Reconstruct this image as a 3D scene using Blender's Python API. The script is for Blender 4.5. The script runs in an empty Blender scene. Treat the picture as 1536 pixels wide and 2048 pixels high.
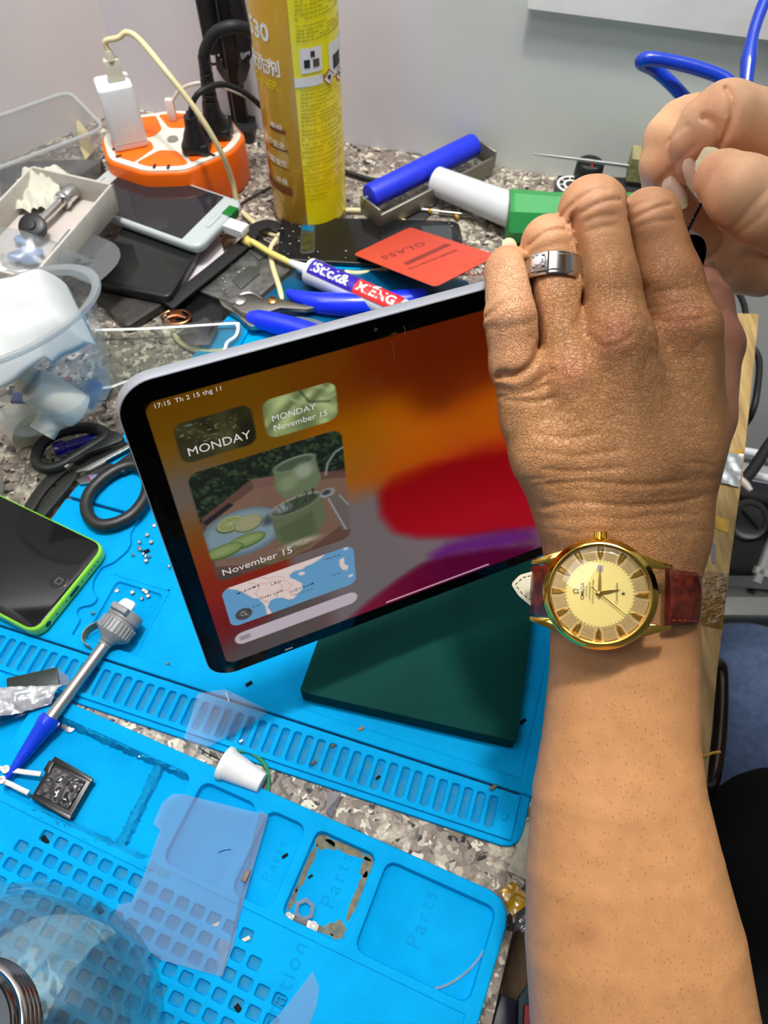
import bpy, bmesh, math, random
import numpy as np
from mathutils import Vector, Matrix, geometry, noise
random.seed(7)
S = bpy.context.scene
COL = S.collection
PI = math.pi

# ------------------------------------------------------------------ camera
HC = 0.44                                   # lens height above the worktop (m)
FPX, CX, CY = 1538.0, 768.0, 1024.0         # focal length and centre for 1536 x 2048
RC = np.array([[0.999967086, 0.00811332322, 0.0],
               [0.00683016513, -0.841817852, 0.539718494],
               [0.00437891059, -0.539700730, -0.841845560]])   # image axes (right, down, forward) -> world
camd = bpy.data.cameras.new('camera')
cam = bpy.data.objects.new('camera', camd)
COL.objects.link(cam)
rx, ry, rz = RC[:, 0], -RC[:, 1], -RC[:, 2]
cam.matrix_world = Matrix(((rx[0], ry[0], rz[0], 0), (rx[1], ry[1], rz[1], 0), (rx[2], ry[2], rz[2], HC), (0, 0, 0, 1)))
camd.sensor_fit = 'VERTICAL'
camd.sensor_height = 36.0
camd.lens = 36.0 * FPX / 2048.0
camd.clip_start = 0.01
camd.clip_end = 50
camd.dof.use_dof = True
camd.dof.focus_distance = 0.30
camd.dof.aperture_fstop = 24.0
S.camera = cam

# ------------------------------------------------------------------ light
w = bpy.data.worlds.new('room_light')
S.world = w
w.use_nodes = True
nt = w.node_tree
nt.nodes.clear()
wo = nt.nodes.new('ShaderNodeOutputWorld')
wb = nt.nodes.new('ShaderNodeBackground')
wc = nt.nodes.new('ShaderNodeTexCoord')
wm = nt.nodes.new('ShaderNodeVectorMath'); wm.operation = 'DOT_PRODUCT'
wm.inputs[1].default_value = (0.0, 0.50, 0.86)
wr = nt.nodes.new('ShaderNodeValToRGB')
wr.color_ramp.elements[0].position = 0.0; wr.color_ramp.elements[0].color = (0.10, 0.10, 0.10, 1)
wr.color_ramp.elements[1].position = 1.0; wr.color_ramp.elements[1].color = (0.85, 0.88, 0.92, 1)
wa = nt.nodes.new('ShaderNodeMath'); wa.operation = 'MULTIPLY_ADD'; wa.inputs[1].default_value = 0.5; wa.inputs[2].default_value = 0.5
nt.links.new(wc.outputs['Generated'], wm.inputs[0])
nt.links.new(wm.outputs['Value'], wa.inputs[0])
nt.links.new(wa.outputs[0], wr.inputs[0])
nt.links.new(wr.outputs[0], wb.inputs[0])
wb.inputs[1].default_value = 0.20
nt.links.new(wb.outputs[0], wo.inputs[0])

def area_light(name, loc, target, size, size_y, power, color):
    d = bpy.data.lights.new(name, 'AREA')
    d.shape = 'RECTANGLE'; d.size = size; d.size_y = size_y; d.energy = power; d.color = color
    o = bpy.data.objects.new(name, d); COL.objects.link(o)
    o.location = loc
    o.rotation_euler = (Vector(target) - Vector(loc)).to_track_quat('-Z', 'Y').to_euler()
    return o
area_light('bench_lamp_light', (0.015, 0.36, 1.88), (0.02, 0.26, 0.0), 0.13, 0.10, 24.5, (1.0, 0.97, 0.91))
area_light('wall_fill_light', (0.05, 0.25, 1.75), (0.05, 1.2, 1.25), 1.2, 0.1, 32.0, (0.96, 0.97, 1.0))  # added fill that brightens the walls; no fixture known there
area_light('front_fill_light', (-0.75, -0.35, 1.9), (-0.1, 0.65, 0.1), 0.5, 0.5, 6.0, (0.97, 0.98, 1.0))  # added fill for the can and power strip; no known panel
S.view_settings.view_transform = 'Standard'
S.view_settings.look = 'None'
S.view_settings.gamma = 1.0
S.view_settings.use_curve_mapping = False
S.view_settings.exposure = 0.0
S.cycles.use_denoising = True
S.cycles.max_bounces = 10
S.cycles.transparent_max_bounces = 24

# ------------------------------------------------------------------ helpers: places
def ray(u, v):
    return RC @ np.array([(u - CX) / FPX, (v - CY) / FPX, 1.0])
def P(u, v, z=0.0):
    """world point at height z seen at pixel u, v of the photograph"""
    r = ray(u, v); return Vector(np.array([0, 0, HC]) + r * ((z - HC) / r[2]))
def D(u, v, d):
    """world point at forward distance d seen at pixel u, v"""
    return Vector(np.array([0, 0, HC]) + ray(u, v) * d)
def PP(pts, z=0.0):
    return [P(u, v, z) for u, v in pts]
def lin(c):
    return tuple(((x / 255) / 12.92 if x / 255 <= 0.04045 else ((x / 255 + 0.055) / 1.055) ** 2.4) for x in c)

# ------------------------------------------------------------------ helpers: objects
def tag(o, label=None, cat=None, group=None, kind=None):
    if label: o['label'] = label
    if cat: o['category'] = cat
    if group: o['group'] = group
    if kind: o['kind'] = kind
    return o
def thing(name, label, cat, loc=(0, 0, 0), group=None):
    o = bpy.data.objects.new(name, None); COL.objects.link(o)
    o.location = loc; o.empty_display_size = 0.01
    return tag(o, label, cat, group)
def base_of(o):
    v = Vector((0, 0, 0))
    while o is not None:
        v += o.location; o = o.parent
    return v
def link_mesh(name, me, m=None, parent=None):
    o = bpy.data.objects.new(name, me); COL.objects.link(o)
    if m is not None:
        me.materials.clear()
        for mm in (m if isinstance(m, (list, tuple)) else [m]): me.materials.append(mm)
    if parent is not None:
        b = base_of(parent)
        me.transform(Matrix.Translation(-b))
        o.parent = parent
    else:
        n = len(me.vertices)
        if n:
            co = np.empty(n * 3, np.float32); me.vertices.foreach_get('co', co); co = co.reshape(-1, 3)
            lo, hi = co.min(0), co.max(0)
            b = Vector(((lo[0] + hi[0]) / 2, (lo[1] + hi[1]) / 2, lo[2]))
            me.transform(Matrix.Translation(-b)); o.location = b
    return o
def make(name, geo, m=None, parent=None, smooth=True, angle=40):
    """geo: bmesh or (verts, faces); world coordinates"""
    me = bpy.data.meshes.new(name)
    if isinstance(geo, bmesh.types.BMesh):
        bmesh.ops.recalc_face_normals(geo, faces=geo.faces[:])
        geo.to_mesh(me); geo.free()
    else:
        me.from_pydata([tuple(v) for v in geo[0]], [], [tuple(f) for f in geo[1]])
        me.update()
    if smooth:
        me.polygons.foreach_set('use_smooth', [True] * len(me.polygons))
        if angle < 180: me.set_sharp_from_angle(angle=math.radians(angle))
    return link_mesh(name, me, m, parent)
def join(*geos):
    V, F = [], []
    for v, f in geos:
        n = len(V); V += [tuple(x) for x in v]; F += [tuple(i + n for i in q) for q in f]
    return V, F
def move(geo, M):
    return [M @ Vector(v) for v in geo[0]], geo[1]
def frame(o, x, z=None, y=None):
    """matrix with origin o, first axis x, and z (or y) as close as possible"""
    x = Vector(x).normalized()
    if z is not None:
        z = Vector(z); z = (z - x * z.dot(x)).normalized(); y = z.cross(x)
    else:
        y = Vector(y); y = (y - x * y.dot(x)).normalized(); z = x.cross(y)
    return Matrix(((x[0], y[0], z[0], o[0]), (x[1], y[1], z[1], o[1]), (x[2], y[2], z[2], o[2]), (0, 0, 0, 1)))
def round_poly(pts, r, n=4):
    out = []; N = len(pts)
    rs = r if isinstance(r, (list, tuple)) else [r] * N
    for i in range(N):
        p, a, b = Vector(pts[i][:2]), Vector(pts[i - 1][:2]), Vector(pts[(i + 1) % N][:2])
        da, db = a - p, b - p
        t = min(rs[i], da.length * .49, db.length * .49)
        if t < 1e-6: out.append(p); continue
        p0, p1 = p + da.normalized() * t, p + db.normalized() * t
        for k in range(n + 1):
            s = k / n
            out.append(p0 * (1 - s) ** 2 + p * 2 * s * (1 - s) + p1 * s * s)
    return out
def prism(pts, z0, z1, bev=0.0, seg=2, M=None):
    """upright prism over a polygon with its rims bevelled"""
    bm = bmesh.new()
    vs = [bm.verts.new((p[0], p[1], z0)) for p in pts]
    f = bm.faces.new(vs); 
    r = bmesh.ops.extrude_face_region(bm, geom=[f])
    tv = [g for g in r['geom'] if isinstance(g, bmesh.types.BMVert)]
    for v in tv: v.co.z = z1
    bm.normal_update()
    if bev > 0:
        es = [e for e in bm.edges if abs(e.verts[0].co.z - e.verts[1].co.z) < 1e-9]
        bmesh.ops.bevel(bm, geom=es, offset=bev, segments=seg, profile=0.5, affect='EDGES', clamp_overlap=True)
    bmesh.ops.recalc_face_normals(bm, faces=bm.faces[:])
    if M is not None: bm.transform(M)
    bm.verts.ensure_lookup_table(); bm.verts.index_update()
    g = ([v.co.copy() for v in bm.verts], [[v.index for v in q.verts] for q in bm.faces])
    bm.free(); return g
def box(sx, sy, sz, M=None, bev=0.0, seg=2, r=0.0, rn=4):
    """box centred in x, y, standing on z = 0"""
    p = [(-sx / 2, -sy / 2), (sx / 2, -sy / 2), (sx / 2, sy / 2), (-sx / 2, sy / 2)]
    if r > 0: p = round_poly(p, r, rn)
    return prism(p, 0, sz, bev, seg, M)
def lathe(prof, n=32, M=None, cap=True, a0=0.0, a1=2 * PI):
    V, F = [], []
    full = abs(a1 - a0 - 2 * PI) < 1e-6
    m = n if full else n + 1
    for (r, z) in prof:
        for k in range(m):
            a = a0 + (a1 - a0) * k / n
            V.append(Vector((r * math.cos(a), r * math.sin(a), z)))
    for i in range(len(prof) - 1):
        for k in range(n):
            k2 = (k + 1) % m
            F.append((i * m + k, i * m + k2, (i + 1) * m + k2, (i + 1) * m + k))
    if cap and full:
        if prof[0][0] > 1e-7: F.append(tuple(range(m - 1, -1, -1)))
        if prof[-1][0] > 1e-7: F.append(tuple((len(prof) - 1) * m + k for k in range(m)))
    if M is not None: V = [M @ v for v in V]
    return V, F
def spline(pts, n=8, closed=False):
    """points on a smooth curve through pts"""
    pts = [Vector(p) for p in pts]; out = []; N = len(pts)
    rng = range(N if closed else N - 1)
    for i in rng:
        if closed: a, b, c, d = pts[i - 1], pts[i], pts[(i + 1) % N], pts[(i + 2) % N]
        else: a, b, c, d = pts[max(i - 1, 0)], pts[i], pts[i + 1], pts[min(i + 2, N - 1)]
        for k in range(n):
            t = k / n
            out.append(0.5 * ((2 * b) + (c - a) * t + (2 * a - 5 * b + 4 * c - d) * t * t + (3 * b - a - 3 * c + d) * t ** 3))
    if not closed: out.append(pts[-1])
    return out
def tube(pts, r, res=10, n=8, closed=False, smooth=True, flat=None, up=None):
    """swept tube; r a number or list per point; flat = (half width, half height) makes a ribbon"""
    pts = [Vector(p) for p in pts]
    rr = r if isinstance(r, (list, tuple)) else [r] * len(pts)
    if smooth:
        q = spline(pts, n, closed)
        R = []
        m = len(q)
        for k in range(m):
            t = k / n; i = min(int(t), len(pts) - 1); s = t - i
            R.append(rr[i] * (1 - s) + rr[(i + 1) % len(pts) if closed else min(i + 1, len(pts) - 1)] * s)
    else: q, R = pts, rr
    m = len(q)
    T = []
    for i in range(m):
        a = q[i - 1] if (i or closed) else q[0]; b = q[(i + 1) % m] if (i < m - 1 or closed) else q[-1]
        t = (b - a); T.append(t.normalized() if t.length > 1e-12 else Vector((0, 0, 1)))
    nrm = Vector(up) if up is not None else (Vector((0, 0, 1)) if abs(T[0].z) < 0.9 else Vector((1, 0, 0)))
    V, F = [], []
    for i in range(m):
        if up is not None: nrm = Vector(up)
        nrm = (nrm - T[i] * nrm.dot(T[i])).normalized(); bi = T[i].cross(nrm)
        for k in range(res):
            a = 2 * PI * k / res
            if flat:
                c, s = math.cos(a), math.sin(a)
                p = 0.35
                V.append(q[i] + bi * (flat[0] * math.copysign(abs(c) ** p, c)) + nrm * (flat[1] * math.copysign(abs(s) ** p, s)))
            else:
                V.append(q[i] + (nrm * math.cos(a) + bi * math.sin(a)) * R[i])
    L = m if closed else m - 1
    for i in range(L):
        for k in range(res):
            F.append((i * res + k, i * res + (k + 1) % res, ((i + 1) % m) * res + (k + 1) % res, ((i + 1) % m) * res + k))
    if not closed:
        F.append(tuple(range(res - 1, -1, -1))); F.append(tuple((m - 1) * res + k for k in range(res)))
    return V, F
def cyl(a, b, r0, r1=None, n=24, bev=0.0):
    a, b = Vector(a), Vector(b); r1 = r0 if r1 is None else r1
    L = (b - a).length; d = (b - a).normalized()
    x = d.orthogonal().normalized()
    M = frame(a, x, z=d)
    if bev: prof = [(r0 - bev, 0), (r0 - bev * .3, bev * .3), (r0, bev), (r1, L - bev), (r1 - bev * .3, L - bev * .3), (r1 - bev, L)]
    else: prof = [(r0, 0), (r1, L)]
    return lathe(prof, n, M)
def sphere(c, r, n=12, sc=(1, 1, 1), M=None):
    prof = [(max(r * math.sin(PI * k / n), 1e-9), -r * math.cos(PI * k / n)) for k in range(n + 1)]
    V, F = lathe(prof, 2 * n, None, False)
    V = [Vector((v.x * sc[0], v.y * sc[1], v.z * sc[2])) for v in V]
    if M is not None: V = [M @ v for v in V]
    return [v + Vector(c) for v in V], F
def grid_surface(fn, nu, nv):
    V = [Vector(fn(i / nu, j / nv)) for j in range(nv + 1) for i in range(nu + 1)]
    F = [(j * (nu + 1) + i, j * (nu + 1) + i + 1, (j + 1) * (nu + 1) + i + 1, (j + 1) * (nu + 1) + i) for j in range(nv) for i in range(nu)]
    return V, F
def thick(geo, t):
    """give an open surface a real thickness"""
    V, F = geo; bm = bmesh.new()
    vs = [bm.verts.new(v) for v in V]
    for f in F:
        try: bm.faces.new([vs[i] for i in f])
        except ValueError: pass
    bm.normal_update()
    bmesh.ops.solidify(bm, geom=bm.faces[:], thickness=t)
    bm.verts.index_update()
    g = ([v.co.copy() for v in bm.verts], [[v.index for v in q.verts] for q in bm.faces]); bm.free()
    return g
def lettering(body, size, M, ext=0.00004, align='LEFT', shear=0.0, spacing=1.0, bold=0.0):
    """letters as a mesh lying in the plane of M (x along the line, y up)"""
    c = bpy.data.curves.new('letters', 'FONT')
    c.body = body; c.size = size; c.extrude = ext; c.align_x = align; c.resolution_u = 3; c.shear = shear
    c.space_character = spacing; c.offset = bold
    o = bpy.data.objects.new('letters', c); COL.objects.link(o)
    dg = bpy.context.evaluated_depsgraph_get(); dg.update()
    me = bpy.data.meshes.new_from_object(o.evaluated_get(dg))
    g = ([M @ v.co for v in me.vertices], [list(p.vertices) for p in me.polygons])
    bpy.data.objects.remove(o); bpy.data.curves.remove(c); bpy.data.meshes.remove(me)
    return g

# ------------------------------------------------------------------ helpers: materials
def new_mat(name):
    m = bpy.data.materials.new(name); m.use_nodes = True
    n = m.node_tree; b = n.nodes['Principled BSDF']
    return m, n, b
def mat(name, rgb, rough=0.5, metal=0.0, spec=0.5, var=0.0, scale=200.0, bump=0.0, bscale=600.0, coat=0.0, sss=0.0, rgb2=None, trans=0.0, alpha=1.0, wear=None):
    m, n, b = new_mat(name)
    L = n.links
    c = lin(rgb) + (1,)
    b.inputs['Base Color'].default_value = c
    b.inputs['Roughness'].default_value = rough
    b.inputs['Metallic'].default_value = metal
    b.inputs['Specular IOR Level'].default_value = spec
    b.inputs['Coat Weight'].default_value = coat
    b.inputs['Transmission Weight'].default_value = trans
    b.inputs['Alpha'].default_value = alpha
    if sss: 
        b.inputs['Subsurface Weight'].default_value = sss
        b.inputs['Subsurface Radius'].default_value = (1.0, 0.5, 0.3); b.inputs['Subsurface Scale'].default_value = 0.002
    tc = n.nodes.new('ShaderNodeTexCoord')
    if var or rgb2:
        t = n.nodes.new('ShaderNodeTexNoise'); t.inputs['Scale'].default_value = scale; t.inputs['Detail'].default_value = 5
        L.new(tc.outputs['Object'], t.inputs['Vector'])
        r = n.nodes.new('ShaderNodeValToRGB')
        a = c; d = (lin(rgb2) + (1,)) if rgb2 else tuple(x * (1 - var) for x in c[:3]) + (1,)
        r.color_ramp.elements[0].position = 0.36; r.color_ramp.elements[0].color = d
        r.color_ramp.elements[1].position = 0.62; r.color_ramp.elements[1].color = a
        L.new(t.outputs['Fac'], r.inputs[0]); L.new(r.outputs[0], b.inputs['Base Color'])
    if bump:
        t = n.nodes.new('ShaderNodeTexNoise'); t.inputs['Scale'].default_value = bscale; t.inputs['Detail'].default_value = 3
        L.new(tc.outputs['Object'], t.inputs['Vector'])
        k = n.nodes.new('ShaderNodeBump'); k.inputs['Strength'].default_value = bump; k.inputs['Distance'].default_value = 0.0005
        L.new(t.outputs['Fac'], k.inputs['Height']); L.new(k.outputs[0], b.inputs['Normal'])
    return m
def clear(name, rgb=(235, 240, 240), rough=0.06, film=0.10, edge=0.45, milky=0.0, bump=0.0, bscale=120, milk=(225, 230, 232)):
    """thin clear plastic or glass: mostly see-through, glossy at grazing angles, optionally milky"""
    m, n, b = new_mat(name); N = n.nodes; L = n.links
    N.remove(b); out = N['Material Output']
    tr = N.new('ShaderNodeBsdfTransparent'); tr.inputs[0].default_value = lin(rgb) + (1,)
    gl = N.new('ShaderNodeBsdfGlossy'); gl.inputs['Roughness'].default_value = rough; gl.inputs['Color'].default_value = (0.95, 0.95, 0.95, 1)
    lw = N.new('ShaderNodeLayerWeight'); lw.inputs[0].default_value = 0.35
    mp = N.new('ShaderNodeMapRange'); mp.inputs['To Min'].default_value = film; mp.inputs['To Max'].default_value = edge
    pw = N.new('ShaderNodeMath'); pw.operation = 'POWER'; pw.inputs[1].default_value = 2.0
    L.new(lw.outputs['Facing'], pw.inputs[0]); L.new(pw.outputs[0], mp.inputs['Value'])
    mx = N.new('ShaderNodeMixShader')
    L.new(mp.outputs[0], mx.inputs[0]); L.new(tr.outputs[0], mx.inputs[1]); L.new(gl.outputs[0], mx.inputs[2])
    last = mx
    if milky:
        df = N.new('ShaderNodeBsdfDiffuse'); df.inputs[0].default_value = lin(milk) + (1,)
        tl = N.new('ShaderNodeBsdfTranslucent'); tl.inputs[0].default_value = lin(milk) + (1,)
        m2 = N.new('ShaderNodeMixShader'); m2.inputs[0].default_value = 0.5
        L.new(df.outputs[0], m2.inputs[1]); L.new(tl.outputs[0], m2.inputs[2])
        m3 = N.new('ShaderNodeMixShader'); m3.inputs[0].default_value = milky
        L.new(mx.outputs[0], m3.inputs[1]); L.new(m2.outputs[0], m3.inputs[2]); last = m3
    if bump:
        tc = N.new('ShaderNodeTexCoord'); t = N.new('ShaderNodeTexNoise'); t.inputs['Scale'].default_value = bscale
        L.new(tc.outputs['Object'], t.inputs['Vector'])
        k = N.new('ShaderNodeBump'); k.inputs['Strength'].default_value = bump; k.inputs['Distance'].default_value = 0.002
        L.new(t.outputs['Fac'], k.inputs['Height']); L.new(k.outputs[0], gl.inputs['Normal']); L.new(k.outputs[0], lw.inputs['Normal'])
    L.new(last.outputs[0], out.inputs['Surface'])
    return m
def vcol_mat(name, emit=False, rough=0.5, strength=1.0, metal=0.0, spec=0.5, coat=0.0):
    m, n, b = new_mat(name)
    a = n.nodes.new('ShaderNodeVertexColor'); a.layer_name = 'paint'
    if emit:
        b.inputs['Base Color'].default_value = (0.004, 0.004, 0.004, 1)
        n.links.new(a.outputs['Color'], b.inputs['Emission Color']); b.inputs['Emission Strength'].default_value = strength
    else: n.links.new(a.outputs['Color'], b.inputs['Base Color'])
    b.inputs['Roughness'].default_value = rough; b.inputs['Metallic'].default_value = metal
    b.inputs['Specular IOR Level'].default_value = spec; b.inputs['Coat Weight'].default_value = coat
    return m
def paint(o, cols):
    """cols: (n, 3) linear colours per vertex"""
    me = o.data; a = me.color_attributes.new('paint', 'FLOAT_COLOR', 'POINT')
    c = np.ones((len(me.vertices), 4), np.float32); c[:, :3] = cols
    a.data.foreach_set('color', c.ravel())

WHITE = mat('white_plastic', (226, 228, 226), 0.35, var=0.04)
BLACK = mat('black_plastic', (22, 22, 23), 0.42, var=0.2, bump=0.1)
RUBBER = mat('black_rubber', (20, 20, 21), 0.6, bump=0.15)
GLOSSBLACK = mat('black_glass', (12, 13, 14), 0.06, spec=0.5)
STEEL = mat('steel', (178, 178, 176), 0.28, 1.0, bump=0.05)
CHROME = mat('chrome', (215, 215, 218), 0.1, 1.0)
GOLD = mat('gold', (236, 194, 92), 0.12, 1.0)
COPPER = mat('copper', (190, 110, 70), 0.3, 1.0)
# ------------------------------------------------------------------ the room
def wall_mat(name, rgb, rgb2):
    return mat(name, rgb, 0.75, rgb2=rgb2, scale=6.0, bump=0.05, bscale=90)
WALLB = wall_mat('painted_wall', (222, 221, 226), (216, 215, 220))
WALLR = wall_mat('painted_wall_pale', (220, 224, 219), (214, 218, 213))
WALLL = wall_mat('painted_wall_left', (226, 220, 219), (214, 208, 208))
FLOOR = mat('floor_tile', (160, 160, 162), 0.5, var=0.08, scale=8)
c0 = P(255, 214); c1 = P(848, 309); c2 = P(1100, 349)
dB = (c2 - c0).normalized(); nB = Vector((-dB.y, dB.x, 0))           # wall direction and outward normal
def slab(a, b, z0, z1, t, n):
    a, b = Vector(a), Vector(b); o = n * t
    q = [a, b, b + o, a + o]
    return prism([(p.x, p.y) for p in q], z0, z1)
tag(make('wall_back', slab(c0 - dB * 0.1, c1, -0.75, 1.6, 0.1, nB), WALLB), kind='structure')
tag(make('wall_right', slab(c1, c0 + dB * 2.6, -0.75, 1.6, 0.1, nB), WALLR), kind='structure')
tag(make('wall_left', slab(c0 + Vector((-.72, -.69, 0)) * 2.0, c0 + Vector((.072, .069, 0)), -0.75, 1.6, 0.1, Vector((-.69, .72, 0))), WALLL), kind='structure')
tag(make('floor', ([(-3, -2.5, -0.75), (4, -2.5, -0.75), (4, 3, -0.75), (-3, 3, -0.75)], [(0, 1, 2, 3)]), FLOOR, smooth=False), kind='structure')
# pale sill at the top right
def on_wall(u, v, off=0.0):
    r = Vector(ray(u, v)); o = Vector((0, 0, HC)); nn = -nB
    t = (c0 + nn * off - o).dot(nn) / r.dot(nn); return o + r * t
s0, s1 = on_wall(1055, 18, 0.006), on_wall(1536, 74, 0.006)
e = (s1 - s0); e.z = 0; e.normalize()
SILL = mat('white_sill', (252, 250, 246), 0.6, rgb2=(240, 238, 234), scale=25)
x0 = (s0 - c0).dot(dB)
zb = (s0.z + s1.z) / 2
tag(make('trim_1', slab(c0 + dB * x0, c0 + dB * (x0 + 1.2), zb, zb + 0.035, 0.008, -nB), SILL), kind='structure')
tag(make('window_1', slab(c0 + dB * (x0 + .02), c0 + dB * (x0 + 1.2), zb + 0.035, zb + 0.7, 0.004, -nB), mat('window_board', (198, 206, 202), 0.5)), kind='structure')

# granite worktop
def granite():
    m, n, b = new_mat('granite'); N = n.nodes; L = n.links
    tc = N.new('ShaderNodeTexCoord')
    wv = N.new('ShaderNodeTexNoise'); wv.inputs['Scale'].default_value = 90; wv.inputs['Detail'].default_value = 3
    mixv = N.new('ShaderNodeMix'); mixv.data_type = 'VECTOR'; mixv.inputs[0].default_value = 0.02
    L.new(tc.outputs['Object'], wv.inputs['Vector']); L.new(tc.outputs['Object'], mixv.inputs[4]); L.new(wv.outputs['Color'], mixv.inputs[5])
    v1 = N.new('ShaderNodeTexVoronoi'); v1.inputs['Scale'].default_value = 290; L.new(mixv.outputs[1], v1.inputs['Vector'])
    sep = N.new('ShaderNodeSeparateColor'); L.new(v1.outputs['Color'], sep.inputs[0])
    r1 = N.new('ShaderNodeValToRGB'); r1.color_ramp.interpolation = 'CONSTANT'
    E = r1.color_ramp.elements
    cols = [(0.0, (118, 107, 98)), (0.20, (142, 131, 120)), (0.38, (128, 116, 108)), (0.54, (178, 169, 152)), (0.66, (208, 202, 182)), (0.76, (134, 123, 114)), (0.88, (92, 85, 79)), (0.96, (48, 46, 45))]
    E[0].position, E[0].color = cols[0][0], lin(cols[0][1]) + (1,)
    E[1].position, E[1].color = cols[1][0], lin(cols[1][1]) + (1,)
    for p, c in cols[2:]:
        q = E.new(p); q.color = lin(c) + (1,)
    L.new(sep.outputs[0], r1.inputs[0])
    n2 = N.new('ShaderNodeTexNoise'); n2.inputs['Scale'].default_value = 70; n2.inputs['Detail'].default_value = 6; L.new(tc.outputs['Object'], n2.inputs['Vector'])
    r2 = N.new('ShaderNodeValToRGB'); r2.color_ramp.elements[0].position = 0.56; r2.color_ramp.elements[1].position = 0.66
    L.new(n2.outputs['Fac'], r2.inputs[0])
    v3 = N.new('ShaderNodeTexVoronoi'); v3.inputs['Scale'].default_value = 480; L.new(mixv.outputs[1], v3.inputs['Vector'])
    r3 = N.new('ShaderNodeValToRGB'); r3.color_ramp.elements[0].color = lin((205, 198, 176)) + (1,); r3.color_ramp.elements[1].color = lin((150, 138, 124)) + (1,)
    s3 = N.new('ShaderNodeSeparateColor'); L.new(v3.outputs['Color'], s3.inputs[0]); L.new(s3.outputs[1], r3.inputs[0])
    mx = N.new('ShaderNodeMix'); mx.data_type = 'RGBA'
    L.new(r2.outputs[0], mx.inputs[0]); L.new(r1.outputs[0], mx.inputs[6]); L.new(r3.outputs[0], mx.inputs[7])
    n4 = N.new('ShaderNodeTexNoise'); n4.inputs['Scale'].default_value = 150; n4.inputs['Detail'].default_value = 4; L.new(tc.outputs['Object'], n4.inputs['Vector'])
    r4 = N.new('ShaderNodeValToRGB'); r4.color_ramp.elements[0].position = 0.63; r4.color_ramp.elements[1].position = 0.67
    L.new(n4.outputs['Fac'], r4.inputs[0])
    m5 = N.new('ShaderNodeMix'); m5.data_type = 'RGBA'; m5.inputs[7].default_value = lin((26, 25, 26)) + (1,)
    L.new(r4.outputs[0], m5.inputs[0]); L.new(mx.outputs[2], m5.inputs[6])
    L.new(m5.outputs[2], b.inputs['Base Color'])
    b.inputs['Roughness'].default_value = 0.5; b.inputs['Specular IOR Level'].default_value = 0.25
    return m
GRANITE = granite()
back = [c0 - dB * 0.05, c0 + dB * 0.60]
er = [P(1434, 624), P(1418, 800), P(1400, 970), P(1382, 1130), P(1364, 1340), P(1343, 1600), P(1085, 1640), P(1030, 1850), P(985, 2048), P(965, 2200)]
poly = [(p.x, p.y) for p in back] + [(p.x, p.y) for p in er] + [(0.0, -0.14), (-0.62, -0.14), (-0.62, 0.43)]
tag(make('granite_worktop', prism(poly, -0.022, 0.0, 0.0015), GRANITE), 'speckled grey and brown granite worktop under all the tools', 'worktop')
# timber edge strip
def wood(name, a, b2, sc=1.0):
    m, n, b = new_mat(name); N = n.nodes; L = n.links
    tc = N.new('ShaderNodeTexCoord'); mp = N.new('ShaderNodeMapping'); mp.inputs['Scale'].default_value = (60 * sc, 6 * sc, 60 * sc)
    mp.inputs['Rotation'].default_value = (0, 0, 0.3)
    L.new(tc.outputs['Object'], mp.inputs[0])
    t = N.new('ShaderNodeTexNoise'); t.inputs['Scale'].default_value = 4; t.inputs['Detail'].default_value = 7; L.new(mp.outputs[0], t.inputs['Vector'])
    r = N.new('ShaderNodeValToRGB'); r.color_ramp.elements[0].position = 0.34; r.color_ramp.elements[1].position = 0.66
    r.color_ramp.elements[0].color = lin(a) + (1,); r.color_ramp.elements[1].color = lin(b2) + (1,)
    L.new(t.outputs['Fac'], r.inputs[0])
    t2 = N.new('ShaderNodeTexNoise'); t2.inputs['Scale'].default_value = 45; t2.inputs['Detail'].default_value = 4; L.new(tc.outputs['Object'], t2.inputs['Vector'])
    r2 = N.new('ShaderNodeValToRGB'); r2.color_ramp.elements[0].position = 0.28; r2.color_ramp.elements[1].position = 0.36
    r2.color_ramp.elements[0].color = lin((78, 70, 54)) + (1,); r2.color_ramp.elements[1].color = (1, 1, 1, 1)
    L.new(t2.outputs['Fac'], r2.inputs[0])
    mx = N.new('ShaderNodeMix'); mx.data_type = 'RGBA'; mx.blend_type = 'MULTIPLY'; mx.inputs[0].default_value = 0.6
    L.new(r.outputs[0], mx.inputs[6]); L.new(r2.outputs[0], mx.inputs[7]); L.new(mx.outputs[2], b.inputs['Base Color'])
    b.inputs['Roughness'].default_value = 0.6
    return m
WOOD = wood('worn_pine', (136, 110, 66), (182, 152, 98))
ws = thing('wooden_edge_strip', 'worn yellow brown timber strip along the right edge of the granite worktop', 'wood strip', P(1440, 1000, -0.03))
strip = [P(1519, 627, 0.004), P(1436, 624, 0.004), P(1420, 800, 0.004), P(1402, 970, 0.004), P(1384, 1130, 0.004), P(1366, 1340, 0.004), P(1345, 1600, 0.004), P(1412, 1600, 0.004), P(1436, 1340, 0.004), P(1461, 1130, 0.004), P(1487, 940, 0.004)]
make('timber', prism([(p.x, p.y) for p in strip], -0.03, 0.004, 0.001), WOOD, ws)
KAPTON = mat('amber_tape', (205, 160, 20), 0.12, spec=0.8, rgb2=(150, 105, 10), scale=60, bump=0.5, bscale=150)
def patch(pts, z, t=0.0003, r=0.0):
    q = [P(u, v, z) for u, v in pts]
    q = [(p.x, p.y) for p in q]
    if r: q = round_poly(q, r)
    return prism(q, z, z + t)
make('amber_tape', patch([(1413, 1026), (1459, 1040), (1455, 1066), (1411, 1050)], 0.0042), KAPTON, ws)['label'] = 'glossy amber tape stuck across the strip'
make('amber_tape', patch([(1458, 905), (1484, 898), (1482, 912), (1456, 908)], 0.0042), KAPTON, ws)
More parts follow.
